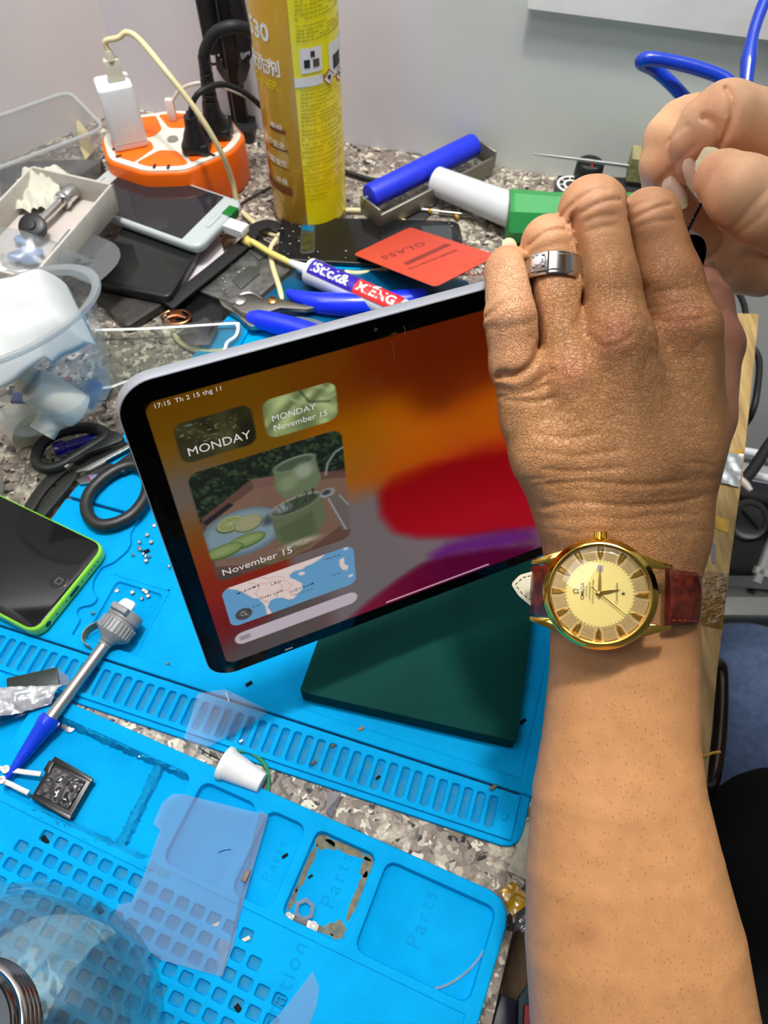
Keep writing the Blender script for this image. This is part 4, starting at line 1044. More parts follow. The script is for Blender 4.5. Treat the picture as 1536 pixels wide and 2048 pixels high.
for (u0, v0, u1, v1, bx) in ((402, -40, 428, 100, -1), (462, -40, 489, 95, 1)):
    a, b = Q(u0, v0, yl - .012), Q(u1, v1, yl - .012); dv = b - a; e1 = dv.normalized().orthogonal().normalized(); e2 = dv.normalized().cross(e1)
    turns = 34; npt = turns * 8
    make('spring', tube([a + dv * (k / npt) + (e1 * math.cos(2 * PI * k / 8) + e2 * math.sin(2 * PI * k / 8)) * .0074 for k in range(npt + 1)], .0011, 5, 1, smooth=False), SPR, ls, angle=180)
    c = Q(u1 + 1, v1 + 12, yl - .012)
    make('hook', tube([c + (e1 * math.cos(t * PI / 6) + dv.normalized() * math.sin(t * PI / 6)) * .0068 for t in range(12)], .0011, 6, 3, closed=True), SPR, ls)
    if bx < 0: q = [(430, 110), (440, 120), (449, 142), (456, 146), (456, 166), (446, 158), (433, 138)]
    else: q = [(497, 108), (500, 135), (492, 160), (480, 176), (474, 150), (478, 130), (490, 118)]
    V = [Q(u, v, yl - .013) for u, v in q]; n = len(V)
    make('bracket', ([tuple(p) for p in V] + [(p.x, p.y + .003, p.z) for p in V], [tuple(range(n)), tuple(range(2 * n - 1, n - 1, -1))] + [(i, (i + 1) % n, n + (i + 1) % n, n + i) for i in range(n)]), mat('bracket_grey', (48, 50, 48), .5), ls, False)
make('foot', prism(round_poly([(lb.x - .03, yl - .02), (lb.x + .014, yl - .02), (lb.x + .014, yl + .01), (lb.x - .03, yl + .01)], .004), 0, .012, .001), mat('foot_black', (24, 24, 25), .5), ls)
tag(make('thin_cable', tube([P(455, 430, .002), P(485, 405, .002), P(515, 388, .002), P(545, 372, .002)], .0009, 6), RUBBER), 'thin dark wire on the granite left of the can', 'wire')
tag(make('thin_cable', tube([P(690, 344, .003), P(715, 352, .003), P(745, 360, .003), P(770, 362, .003)], .0024, 8), RUBBER), 'black cable on the granite right of the can', 'cable')
# ---- roller brush
rol = thing('roller', 'cleaning roller with blue rubber drum, grey steel bracket and green grip', 'roller', P(850, 370, 0))
zr = .024
a, b = P(738, 394, zr), P(948, 290, zr)
dr = (b - a).normalized(); nr = Vector((dr.y, -dr.x, 0))
BLR = mat('blue_rubber', (28, 50, 216), .5, var=.06, scale=50)
make('drum', cyl(a, b, .0105, n=28, bev=.002), BLR, rol)
GRYM = mat('grey_steel', (138, 134, 122), .42, .65, bump=.08)
pa, pb2 = a + nr * .019 - dr * .004, b + nr * .019 + dr * .006
def bar_between(p, q, th, z0, z1, nn):
    return prism([tuple((p + nn * th)[:2]), tuple((q + nn * th)[:2]), tuple(q[:2]), tuple(p[:2])], z0, z1, .0008)
make('bracket', join(bar_between(pa, pb2, .003, .004, .020, nr), bar_between(a - dr * .0045 - nr * .004, pa + nr * .003, .002, .008, .026, dr * -1), bar_between(b + dr * .0055 - nr * .004, pb2 + nr * .003, .002, .008, .026, dr)), GRYM, rol)
make('axle_screw', cyl(a - dr * .0075, a - dr * .002, .0025, n=16), STEEL, rol)
h0 = P(872, 362, .018); h1 = P(1030, 424, .021); h2 = P(1016, 434, .022); h3 = P(1190, 470, .022)
make('shaft', cyl(h0, h1, .0125, .0145, 28), mat('grey_white_plastic', (206, 207, 208), .4), rol)
hd = (P(1190, 438, .022) - P(1015, 432, .022)).normalized()
hx = P(1013, 432, .0225)
make('grip', lathe([(.004, 0), (.0205, .001), (.0222, .004), (.0205, .035), (.0208, .07), (.0225, .11), (.017, .118)], 8, frame(hx, hd.orthogonal(), z=hd)), mat('green_grip', (48, 150, 74), .45, var=.05), rol, angle=25)
# ---- brass bodied precision screwdriver
sd_ = thing('precision_screwdriver', 'slim screwdriver with gold collar and pale thin shaft beside the green grip', 'screwdriver', P(930, 430, 0))
zd = .0045
make('shaft', cyl(P(822, 416, zd), P(980, 433, zd), .0011, n=10), mat('pale_shaft', (226, 222, 214), .3), sd_)
make('sleeve', cyl(P(878, 424, zd), P(945, 431, zd), .0024, n=12), clear('clear_sleeve', (180, 176, 166), .1, .2, .5), sd_)
make('collar', cyl(P(972, 433, zd), P(1008, 436, zd), .0042, n=6), mat('brass', (214, 170, 50), .2, 1), sd_, angle=20)
make('tail', cyl(P(1008, 436, zd), P(1018, 437, zd), .002, n=10), STEEL, sd_)
make('side_tip', join(cyl(P(858, 420, zd), P(862, 424, zd), .0015, n=8), cyl(P(912, 430, zd), P(916, 436, zd), .0015, n=8)), mat('yellow_ring', (190, 150, 30), .4), sd_)
plt = plate('flat_pouch', [(745, 420), (850, 410), (862, 425), (850, 440), (750, 440)], .0, .0022, mat('dark_pouch', (44, 44, 46), .5)); tag(plt, 'flat black strip lying on the granite in front of the roller', 'strip')
# ---- hot plate
hp_ = thing('hot_plate', 'flat black heating plate with a round black knob behind the raised fingers', 'heating plate', P(1180, 360, 0))
zh = .024
q = [P(1104, 388, 0), P(1290, 400, 0), P(1290, 352, 0), P(1116, 350, 0)]
plate('body', [(1106, 384), (1330, 404), (1330, 356), (1116, 350)], .0, zh, mat('anthracite', (44, 46, 48), .45, var=.1), hp_, 0, .001)
kb = P(1175, 352, zh)
make('knob', lathe([(.0125, 0), (.0125, .002), (.012, .012), (.0108, .0135), (0, .0137)], 28, Matrix.Translation(kb)), BLACK, hp_)
make('red_mark', box(.0012, .007, .0003, Matrix.Translation(kb + Vector((0, -.004, .0137)))), mat('red_ink', (190, 30, 30), .5), hp_)
gp = P(1142, 369, zh)
make('sticker', join(lathe([(.0105, 0), (.0125, 0), (.0125, .0003), (.0105, .0003)], 30, Matrix.Translation(gp), False), lathe([(.005, 0), (.0068, 0), (.0068, .0003), (.005, .0003)], 24, Matrix.Translation(gp), False), *[box(.0035, .0008, .0003, Matrix.Translation(gp) @ Matrix.Rotation(k * PI / 4, 4, 'Z') @ Matrix.Translation((.0086, 0, 0))) for k in range(8)]), WHITEP, hp_)['label'] = 'round white gear emblem'
awl = thing('awl', 'thin steel awl with a blocky wooden handle resting on the heating plate', 'awl', P(1260, 330, zh))
az = zh + .016
make('spike', tube([P(1066, 308, az), P(1140, 317, az), P(1262, 333, az)], [.0006, .0014, .0018], 8), STEEL, awl)
ah = P(1258, 326, az); ad = (P(1262, 333, az) - P(1140, 317, az)).normalized()
make('handle', box(.021, .021, .09, frame(ah, (0, 0, 1), z=ad), .0012), wood('handle_wood', (120, 112, 74), (160, 152, 104)), awl)
# ---- blue air hose
BLUEH = mat('blue_hose', (16, 56, 176), .22, coat=.3)
dh = .50
hs = tube([D(1545, -30, dh), D(1522, 20, dh), D(1506, 70, dh), D(1497, 120, dh), D(1493, 175, dh), D(1500, 240, dh)], [.0042, .004, .0037, .005, .0040, .004], 14)
hs2 = tube([D(1480, 200, dh), D(1452, 160, dh), D(1400, 138, dh), D(1345, 124, dh), D(1296, 117, dh), D(1283, 126, dh + .006), D(1310, 140, dh + .016), D(1345, 170, dh + .02), D(1385, 215, dh + .022)], .0044, 14)
ho = thing('air_hose', 'glossy blue coiled air hose hanging above the right hand', 'hose', D(1420, 160, dh))
make('coil', hs, BLUEH, ho); make('coil', hs2, BLUEH, ho)
# ------------------------------------------------------------------ things on the left and behind the tablet
# white phone
def phone_rect(A, B, C):
    A, B, C = Vector(A), Vector(B), Vector(C); x = (B - A); L = x.length; x.normalize(); y = (C - B); y = y - x * y.dot(x); W = y.length; y.normalize()
    return A, x, y, L, W
zw = .0285
A, x, y, L, W = phone_rect(P(238, 317, zw), P(489, 402, zw), P(372, 488, zw))
wp = thing('phone', 'white smartphone with dark screen charging beside the orange power strip', 'phone', A)
def prect(A, x, y, a0, a1, b0, b1): return [tuple((A + x * a + y * b)[:2]) for a, b in ((a0, b0), (a0, b1), (a1, b1), (a1, b0))]
PW = mat('pearl_white', (180, 188, 188), .22, coat=.3)
make('body', prism(round_poly(prect(A, x, y, 0, L, 0, W), .011, 6), zw - .0085, zw, .003, 4), PW, wp)
make('screen', prism(round_poly(prect(A, x, y, .016, L - .0185, .0035, W - .0035), .001, 2), zw, zw + .0002, 0), mat('dark_screen', (40, 38, 42), .07, spec=.5), wp)
make('home_button', prism(round_poly(prect(A, x, y, L - .0115, L - .0065, W * .36, W * .64), .0022, 4), zw, zw + .0009, .0003), PW, wp)
make('speaker', prism(prect(A, x, y, .006, .0072, W * .4, W * .62), zw, zw + .0003, 0), mat('speaker_grey', (150, 152, 150), .5), wp)
make('front_camera', lathe([(.002, 0), (.002, .0003)], 16, Matrix.Translation(A + x * .0075 + y * W * .26)), mat('lens_dark', (60, 60, 62), .2), wp)
make('green_tape', join(prism(prect(A, x, y, L - .008, L + .0005, W * .16, W * .34), zw, zw + .0006, .0002), prism(prect(A, x, y, L - .0003, L + .0008, W * .16, W * .34), zw - .007, zw + .0006, .0002)), mat('green_tape', (20, 112, 44), .3), wp)
mp_ = thing('micro_usb_lead', 'yellow lead with white micro plug pushed into the white phone', 'cable', P(450, 462, 0))
u0 = A + x * L + y * (W * .42); u0.z = zw - .0045
u1 = P(484, 474, .017)
dU = (u1 - u0).normalized()
make('plug', box(.0115, .007, .019, frame(u0, (0, 0, 1), z=dU) @ Matrix.Rotation(PI / 2, 4, 'Z'), .0008), WHITE, mp_)
e0 = u0 + dU * .018
make('boot', tube([e0, e0 + dU * .006, P(492, 482, .016)], [.0042, .0036, .0028], 12), YEL2, mp_)
make('cord', tube([e0 + dU * .004, P(505, 484, .016), P(540, 505, .015), P(568, 519, .014), P(590, 532, .010)], .0026, 10), YEL2, mp_)
# dark phones under it
zb = .0185
A, x, y, L, W = phone_rect(P(244, 452, zb), P(166, 560, zb), P(344, 585, zb))
bp = thing('phone', 'black smartphone lying tilted under the corner of the white phone', 'phone', A)
make('body', prism(round_poly(prect(A, x, y, -.03, L, 0, W), .006, 5), zb - .008, zb, .0015, 3), mat('dark_frame', (26, 26, 27), .35), bp)
make('screen', prism(round_poly(prect(A, x, y, -.027, L - .004, .003, W - .003), .004, 4), zb, zb + .0002), mat('grey_screen', (30, 32, 31), .1), bp)
make('port', prism(prect(A, x, y, L - .0002, L + .0004, W * .42, W * .56), zb - .0056, zb - .003), BLACK, bp)
fr = plate('dark_chassis', [(182, 585), (252, 655), (330, 604), (385, 520), (250, 490)], .0015, .0088, mat('scuffed_frame', (40, 38, 36), .4, rgb2=(66, 60, 54), scale=90), None, .006, .001); tag(fr, 'empty dark phone frame on the granite under the black smartphone', 'phone frame')
wc2 = plate('white_cover', [(392, 500), (437, 458), (452, 522), (404, 566), (350, 592)], .0008, .0065, mat('white_panel', (214, 206, 208), .3), None, .004, .0008); tag(wc2, 'glossy white phone back panel under the white smartphone', 'phone cover')
# strap
sb = tube([P(336, 612, .011), P(385, 572, .012), P(440, 528, .012), P(492, 484, .011), P(510, 458, .010), P(536, 449, .009), P(558, 458, .006)], 0.001, 12, 8, flat=(.0062, .0012), up=(0, 0, 1))
tag(make('strap', sb, mat('black_webbing', (20, 20, 21), .6, bump=.3, bscale=1500)), 'flat black strap crossing the phone parts left of the pliers', 'strap')
bs = plate('screen_panel', [(352, 600), (398, 578), (470, 604), (512, 640), (478, 690), (400, 655), (330, 632)], .001, .0035, mat('black_sheet', (20, 20, 21), .22), None, .003, .0005); tag(bs, 'loose glossy black screen panel left of the pliers', 'screen')
# grey phone chassis
ch = thing('phone_chassis', 'bare grey phone chassis with small metal parts behind the pliers', 'phone frame', P(490, 560, 0))
zc_ = .0075
plate('plate', [(394, 580), (508, 470), (600, 528), (496, 618)], .0038, zc_, mat('chassis_grey', (104, 104, 100), .4, .4, rgb2=(70, 70, 66), scale=120, bump=.3), ch, .004, .0008)
plate('edge', [(596, 524), (604, 528), (500, 622), (492, 616)], .002, zc_ + .0008, BLACK, ch, .001, .0004)
plate('edge', [(500, 470), (510, 468), (604, 526), (596, 530)], .002, zc_ + .0005, BLACK, ch, .001, .0004)
for pts_ in ([(463, 560), (500, 530), (520, 545), (482, 578)], [(492, 498), (520, 482), (548, 500), (518, 520)]): plate('shield', pts_, zc_, zc_ + .0012, mat('shield_grey', (84, 85, 82), .35, .5), ch, .001, .0003)
for (u, v, s) in ((478, 545, 3.0), (488, 538, 2.5), (446, 558, 2.2), (450, 565, 2), (456, 552, 1.8), (447, 580, 2.2), (455, 585, 1.8), (462, 530, 1.8)): 
    c = P(u, v, zc_); make('metal_clip', box(s * .0011, s * .0008, .0012, Matrix.Translation(c) @ Matrix.Rotation(u * .3, 4, 'Z'), .0002), mat('clip_tin', (196, 188, 170), .25, .9), ch)
tag(make('copper_coil', join(*[tube([P(352, 634, .004 + .0012 * k) + Vector((.0115 * math.cos(t * PI / 8), .008 * math.sin(t * PI / 8), 0)) for t in range(16)], .0009, 6, 2, closed=True) for k in range(2)], tube([P(335, 636, .0055), P(352, 632, .0058), P(372, 636, .0055)], .0014, 8), cyl(P(352, 634, .001), P(352, 634, .0045), .006, n=20)), mat('coil_copper', (150, 96, 64), .3, .9)), 'small copper charging coil left of the strap end', 'coil')
# ---- clear screen film with white outline
gl = thing('glass_film', 'clear protective screen film with a white printed outline behind the tablet corner', 'screen film', P(330, 710, 0))
zf_ = .0105
fo = [(196, 656), (300, 652), (470, 640), (487, 652), (486, 668), (470, 688), (455, 708), (420, 745), (205, 780), (180, 720)]
q = [P(u, v, zf_) for u, v in fo]
make('film', prism([(p.x, p.y) for p in q], zf_, zf_ + .0005), clear('film_glass', (236, 240, 236), .05, .05, .4), gl)
make('white_outline', tube(PP([(190, 660), (300, 657), (462, 647), (474, 650), (476, 658), (471, 672), (455, 684), (449, 700), (440, 720)], zf_ + .0008), .0009, 8, 6, flat=(.0012, .00025), up=(0, 0, 1)), mat('white_line', (240, 240, 238), .4), gl)
make('white_outline', tube(PP([(200, 776), (222, 774), (250, 764), (300, 752)], zf_ + .0008), .0009, 8, 6, flat=(.0012, .00025), up=(0, 0, 1)), mat('white_line2', (240, 240, 238), .4), gl)
cv = plate('film_tab', [(352, 668), (410, 634), (432, 646), (436, 660), (418, 690), (380, 690)], zf_ + .0006, zf_ + .0009, clear('grey_film', (176, 182, 180), .1, .12, .5), gl); 
tag(plate('clip', [(196, 770), (225, 775), (212, 800), (190, 800)], .001, .0022, clear('smoke_clip', (110, 104, 98), .2, .15, .4)), 'small smoky plastic bit left of the tablet corner', 'plastic piece')
# ---- side cutters
nip = thing('side_cutters', 'side cutting pliers with bright blue handles and steel jaws behind the tablet', 'pliers', P(560, 620, 0))
zn = .0185
NBL = mat('bright_blue_grip', (18, 48, 226), .3, coat=.2); NST = mat('plier_steel', (146, 143, 134), .32, .9, bump=.06)
plate('jaw', [(465, 612), (480, 590), (503, 586), (525, 596), (546, 596), (560, 597), (600, 608), (640, 612), (612, 618), (560, 615), (540, 622), (505, 630), (480, 622)], zn - .004, zn, NST, nip, .001, .0006)
plate('jaw', [(437, 598), (462, 606), (478, 624), (500, 640), (520, 650), (500, 652), (470, 626), (446, 612)], zn - .009, zn - .004, NST, nip, .001, .0006)
for (u, v, r) in ((479, 600, .0055), (545, 601, .0042)):
    make('rivet', lathe([(r, 0), (r, .0008), (r * .7, .0016), (0, .0018)], 20, Matrix.Translation(P(u, v, zn))), mat('rivet_brass', (170, 132, 84), .25, 1) if u > 500 else STEEL, nip)
make('spring_wire', tube(PP([(470, 606), (480, 590), (503, 586), (524, 597)], zn + .001), .0007, 6), STEEL, nip)
make('handle', tube(PP([(576, 585), (600, 596), (640, 606), (700, 609), (770, 606), (850, 598)], zn - .002), [.003, .006, .0085, .0095, .0092, .009], 16), NBL, nip)
make('handle', tube(PP([(496, 634), (515, 638), (550, 646), (600, 660), (650, 680), (700, 712)], zn - .004), [.004, .0072, .0082, .0085, .0085, .008], 16), NBL, nip)
# ---- glue tube
gt = thing('glue_tube', 'white glue tube with purple and red lettering pointing at the yellow lead', 'glue tube', P(690, 575, 0))
zg = .0205; g0, g1 = P(618, 541, zg), P(815, 628, zg); gd = (g1 - g0).normalized()
make('body', cyl(g0, g1, .0105, .0098, 32, .0012), WHITE, gt)
make('nozzle', cyl(P(580, 524, zg), g0 + gd * .001, .0022, .0052, 20), WHITE, gt)
gs = gd.cross(Vector((0, 0, 1))).normalized()           # towards the viewer
def on_tube(s, t, r=.01085): # s along, t angle from the top (positive towards the far side)
    return g0 + gd * s - gs * (r * math.sin(t)) + Vector((0, 0, 1)) * (r * math.cos(t))
def tpatch(name, s0, s1, t0, t1, m, par, r=.01075): return make(name, grid_surface(lambda a, b: on_tube(s0 + (s1 - s0) * a, t0 + (t1 - t0) * b, r), 4, 8), m, par)
tpatch('purple_panel', .004, .047, -.95, .50, mat('violet_print', (44, 20, 160), .35), gt)
tpatch('red_panel', .047, .088, -.95, .50, mat('scarlet_print', (214, 40, 44), .35), gt)
def tword(body, size, s, t, m, bold=.0003):
    g = lettering(body, size, I4, .00006, bold=bold)
    make('printed_word', ([on_tube(s + v[0], t + v[1] / .0109, .0109 + v[2]) for v in g[0]], g[1]), m, gt, False)
tword('iStick&', .0125, .006, -.66, WHITEP); tword('MIẾNG', .0112, .0485, -.62, WHITEP)
# ---- red card
rcd = thing('card', 'orange red plastic card printed GLASS lying upside down over the phone back cover', 'card', P(830, 510, 0))
zk = .0125
_T, _L, _C = P(820, 454, zk), P(706, 508, zk), P(915, 569, zk + .045)
x = (_L - _T); L = x.length; x.normalize(); y = (_C - _L); y = (y - x * y.dot(x)).normalized(); W = .115
KM = frame(_T, x, y=y)
if KM.col[2][2] < 0: KM = frame(_T, x, z=-KM.col[2].to_3d())
kn = KM.col[2].to_3d(); sgy = 1 if KM.col[1].to_3d().dot(y) > 0 else -1
def on_card(u, v, h=.0001):
    r = Vector(ray(u, v)); o = Vector((0, 0, HC)); return o + r * ((_T + kn * h - o).dot(kn) / r.dot(kn))
make('sheet', prism(round_poly([(0, 0), (0, sgy * W), (L, sgy * W), (L, 0)], .005, 4), -.0008, 0, .0002, 2, KM), mat('red_card', (204, 72, 48), .5, var=.05), rcd)
CI = mat('card_ink', (132, 46, 34), .6)
def card_word(body, size, u0, u1, sp=1.0):
    a, b = on_card(*u0), on_card(*u1); d = (b - a).normalized()
    return lettering(body, size, frame(a, d, z=kn), .00004, spacing=sp, bold=.0002)
make('printed_word', card_word('GLASS', .0125, (846, 483), (781, 506), 1.15), CI, rcd, False)
_q = [on_card(*p) for p in [(806, 526), (892, 487), (902, 490), (815, 530)]]; make('printed_bar', (_q + [p + kn * .0001 for p in _q], [(0, 1, 2, 3), (4, 5, 6, 7), (0, 1, 5, 4), (1, 2, 6, 5), (2, 3, 7, 6), (3, 0, 4, 7)]), CI, rcd, False)
make('printed_word', card_word('SCREEN PROTECTOR', .0042, (912, 499), (826, 533), 1.1), CI, rcd, False)
make('printed_emblem', lathe([(.006, 0), (.0078, 0), (.0078, .0002), (.006, .0002)], 24, frame(on_card(955, 542), x, z=kn), False, -1.5, 3.2), CI, rcd)
make('printed_word', card_word('SUPER', .006, (962, 516), (900, 541), 1.2), mat('card_faint', (196, 74, 50), .6), rcd, False)
# ---- black phone back cover with a camera window
bc = thing('black_cover', 'scuffed black phone back cover with an oval camera window in front of the can', 'phone cover', P(740, 480, 0))
zq = .0085
BCM = mat('scuffed_black', (26, 27, 27), .16, rgb2=(20, 20, 21), scale=40)
q = [P(u, v, zq) for u, v in [(562, 431), (918, 441), (936, 538), (553, 518)]]
q = round_poly([(p.x, p.y) for p in q], [.008, .008, .008, .008], 5)
make('cover', prism(q, .0045, zq, .0015, 3), BCM, bc)
plate('camera_window', [(602, 447), (630, 448), (630, 505), (600, 508)], zq, zq + .0004, mat('window_rim', (60, 60, 58), .3), bc, .004, .0002)
plate('window_film', [(604, 450), (627, 451), (627, 462), (604, 460)], zq + .0004, zq + .0006, mat('window_blue', (0, 92, 130), .3), bc, .001, 0)
plate('window_glass', [(604, 466), (627, 466), (626, 500), (604, 504)], zq + .0004, zq + .0006, mat('olive_reflection', (70, 70, 34), .2, rgb2=(40, 42, 26), scale=200), bc, .003, 0)  # olive colour paints in the reflection of the yellow can
plate('label_plate', [(842, 452), (902, 450), (906, 487), (850, 474)], zq, zq + .0002, mat('label_grey', (62, 66, 68), .4), bc)
FL_ = mat('glue_fleck', (186, 186, 178), .5)
rf = random.Random(8); fk = []
for k in range(26):
    u, v = (rf.uniform(560, 600), rf.uniform(436, 515)) if k < 14 else (rf.uniform(600, 780), rf.uniform(500, 522)) if k < 21 else (rf.uniform(890, 925), rf.uniform(446, 480))
    c = P(u, v, zq + .0002); s = rf.uniform(.0003, .0009); fk.append(prism([(c.x - s, c.y - s * .5), (c.x + s * .8, c.y - s * .6), (c.x + s, c.y + s * .5), (c.x - s * .6, c.y + s * .6)], zq, zq + .0003))
tag(make('glue_flecks', join(*fk), FL_, bc), kind='stuff')
# second cover, dark blue, under the glue tube
db_ = plate('teal_cover', [(500, 618), (600, 532), (760, 540), (940, 560), (930, 660), (640, 700)], .0062, .0092, mat('dark_teal', (0, 66, 104), .25, rgb2=(0, 90, 130), scale=22), None, .006, .001); tag(db_, 'glossy dark teal phone back cover under the glue tube and pliers', 'phone cover')
cf = tube(PP([(565, 660), (590, 648), (620, 652), (648, 662)], .0125), .0009, 8, 6, flat=(.008, .0004), up=(0, 0, 1))
tag(make('plastic_offcut', cf, clear('offcut', (214, 216, 212), .12, .12, .5, .25)), 'torn strip of clear plastic between the blue plier handles', 'plastic piece')
# ---- big clear tub at the far left
tubc = clear('clear_tub', (244, 244, 244), .12, .03, .16, .10)
e1_ = Vector((-.79, -.61, 0)).normalized(); e2_ = Vector((-.61, .79, 0)).normalized()
A = P(207, 256, .050)
def rloop(A, L, W, d, z, r=.012):
    pts = [A + e1_ * d + e2_ * d, A + e1_ * (L - d) + e2_ * d, A + e1_ * (L - d) + e2_ * (W - d), A + e1_ * d + e2_ * (W - d)]
    return [Vector((p.x, p.y, z)) for p in round_poly([(q.x, q.y) for q in pts], r, 5)]
def loft3(rings, closed_bottom=True):
    V, F = [], []; N = len(rings[0])
    for r in rings: V += r
    for l in range(len(rings) - 1):
        for k in range(N):
            k2 = (k + 1) % N; F.append((l * N + k, l * N + k2, (l + 1) * N + k2, (l + 1) * N + k))
    if closed_bottom: F.append(tuple(range(N)))
    return V, F
bt = thing('storage_tub', 'large clear rectangular plastic tub at the far left against the wall', 'tub', A)
make('body', thick(loft3([rloop(A, .22, .072, .012, .001), rloop(A, .22, .072, .010, .004), rloop(A, .22, .072, 0, .050)]), .0009), tubc, bt)
rimp = rloop(A, .22, .072, -.001, .050)
make('rim', tube(rimp, .0017, 8, 1, closed=True, smooth=False), clear('tub_rim', (244, 244, 242), .15, .05, .2, .5), bt)
ct = [P(155, 300, .03), P(176, 262, .03)]
tag(plate('paper_slip', [(150, 230), (176, 262), (188, 300), (170, 320), (158, 290)], .006, .0075, mat('yellow_slip', (196, 184, 130), .6)), 'pale yellow paper slip lying inside the large clear tub', 'paper')
dk = plate('dark_tray', [(0, 330), (60, 322), (150, 318), (208, 318), (160, 350), (70, 372), (0, 396)], .0005, .012, mat('dark_tray', (64, 66, 70), .5, rgb2=(96, 94, 92), scale=60), None, .004, .001); tag(dk, 'dark flat tray behind the white cardboard lid', 'tray')
# ---- white cardboard lid
zl0, zl1 = .0370, .0600
ld = thing('cardboard_lid', 'open white cardboard lid holding crumpled paper and a steel socket bar', 'box lid', P(120, 430, 0))
K = [P(63, 331, zl1), P(226, 367, zl1), P(131, 497, zl1)]
A, x, y, L, W = phone_rect(K[0], K[1], K[2])
W = .12
CARD = mat('white_card', (188, 184, 173), .7, rgb2=(178, 174, 163), scale=80); CARDI = mat('card_inside', (192, 181, 173), .75, var=.05, scale=60)
t_ = .0022
make('walls', join(prism(prect(A, x, y, 0, L, 0, t_), zl0, zl1, .0004), prism(prect(A, x, y, L - t_, L, 0, W), zl0, zl1, .0004), prism(prect(A, x, y, 0, t_, 0, W), zl0, zl1, .0004), prism(prect(A, x, y, 0, L, W - t_, W), zl0, zl1, .0004)), CARD, ld)
make('base', prism(prect(A, x, y, t_, L - t_, t_, W - t_), zl0, zl0 + .0018), CARDI, ld)
def sheet(pts4, z, amp, n, seed, fr=60, hump=0.0):
    a, b, c, d = [P(u, v, z) for u, v in pts4]
    def fn(s, t):
        p = (a * (1 - s) + b * s) * (1 - t) + (d * (1 - s) + c * s) * t
        k = abs(noise.noise(Vector((p.x * fr + seed, p.y * fr, seed)))) + .5 * abs(noise.noise(Vector((p.x * fr * 2.3, p.y * fr * 2.3, seed + 5))))
        return p + Vector((0, 0, amp * k + hump * math.sin(PI * s) * math.sin(PI * t)))
    return grid_surface(fn, n, n)
zi = zl0 + .002
tag(make('crumpled_paper', thick(sheet([(40, 366), (140, 352), (112, 428), (14, 432)], zi, .016, 18, 3, 55, .008), .0003), mat('cream_paper', (200, 198, 182), .7)), 'crumpled cream paper inside the white cardboard lid', 'paper')
sk = thing('socket_bar', 'chromed socket bar with a black wheel lying in the white cardboard lid', 'tool', P(110, 420, zi))
zk2 = zi + .008
make('shaft', tube(PP([(76, 448), (100, 426), (128, 398)], zk2), .0038, 14), CHROME, sk)
make('head', join(cyl(P(126, 400, zk2), P(156, 372, zk2), .0062, .0064, 20, .001), cyl(P(122, 404, zk2), P(129, 397, zk2), .0072, n=20, bev=.0008)), CHROME, sk)
wd = (P(100, 426, zk2) - P(76, 448, zk2)).normalized()
make('wheel', lathe([(0, 0), (.009, 0), (.0105, .001), (.0105, .006), (.009, .007), (.004, .0072), (.0036, .0085), (0, .0087)], 28, frame(P(70, 458, zk2 + .001), (1, 0, 0), z=(.35, -.45, .8))), BLACK, sk)
# ---- clear bag in front of the lid
bag = thing('plastic_bag', 'crumpled clear plastic bag with bluish bits in front of the cardboard lid', 'bag', P(80, 500, 0))
def bagf(s, t):
    a, b, c, d = P(-60, 440, .066), P(92, 474, .066), P(185, 520, .046), P(-60, 600, .050)
    p = (a * (1 - s) + b * s) * (1 - t) + (d * (1 - s) + c * s) * t
    k = noise.noise(Vector((p.x * 40, p.y * 40, 2))) + .5 * noise.noise(Vector((p.x * 110, p.y * 110, 7)))
    return p + Vector((0, 0, .0025 * k + .005 * math.sin(PI * s) * math.sin(PI * t)))
make('film', thick(grid_surface(bagf, 34, 30), .0002), clear('bag_film', (242, 245, 246), .2, .02, .14, .15, .2, 40, (206, 210, 212)), bag)
bb = mat('bluish_bits', (120, 140, 178), .5)
for k, (u, v, s) in enumerate(((45, 478, .007), (52, 500, .006), (35, 512, .008), (60, 520, .007), (72, 505, .006))):
    c = P(u, v, .044); make('blue_bit', sphere(c, s, 8, (1, .8, .35)), bb, bag)
tub2 = tube(PP([(120, 480), (170, 492), (205, 514), (160, 560)], .043), .0008, 8, 6, flat=(.014, .0003), up=(0, 0, 1))
tag(make('plastic_bag', tub2, clear('grey_bag', (188, 192, 196), .12, .14, .6, .12)), 'folded grey clear bag end beside the black smartphone', 'bag')
# ---- tipped round cup with tissue
cpb = P(120, 806, .040); cpr = P(44, 684, .086)
axd = (cpr - cpb).normalized(); hh = .066
CM = frame(cpb, axd.orthogonal(), z=axd)
cup = thing('round_tub', 'tipped clear round plastic tub stuffed with white tissue and plastic parts', 'tub', cpb)
CUPM = clear('frosted_tub', (247, 248, 248), .12, .03, .14, .06)
make('body', thick(lathe([(.0, .0015), (.034, .001), (.0385, .002), (.0405, .005), (.056, hh)], 56, CM, False), .0008), CUPM, cup, angle=60)
make('rim', lathe([(.055, hh - .002), (.0585, hh - .001), (.061, hh), (.0615, hh + .0015), (.061, hh + .003), (.0585, hh + .0035), (.0555, hh + .002)], 56, CM, False), clear('frosted_rim', (214, 220, 220), .14, .16, .6, .30), cup)
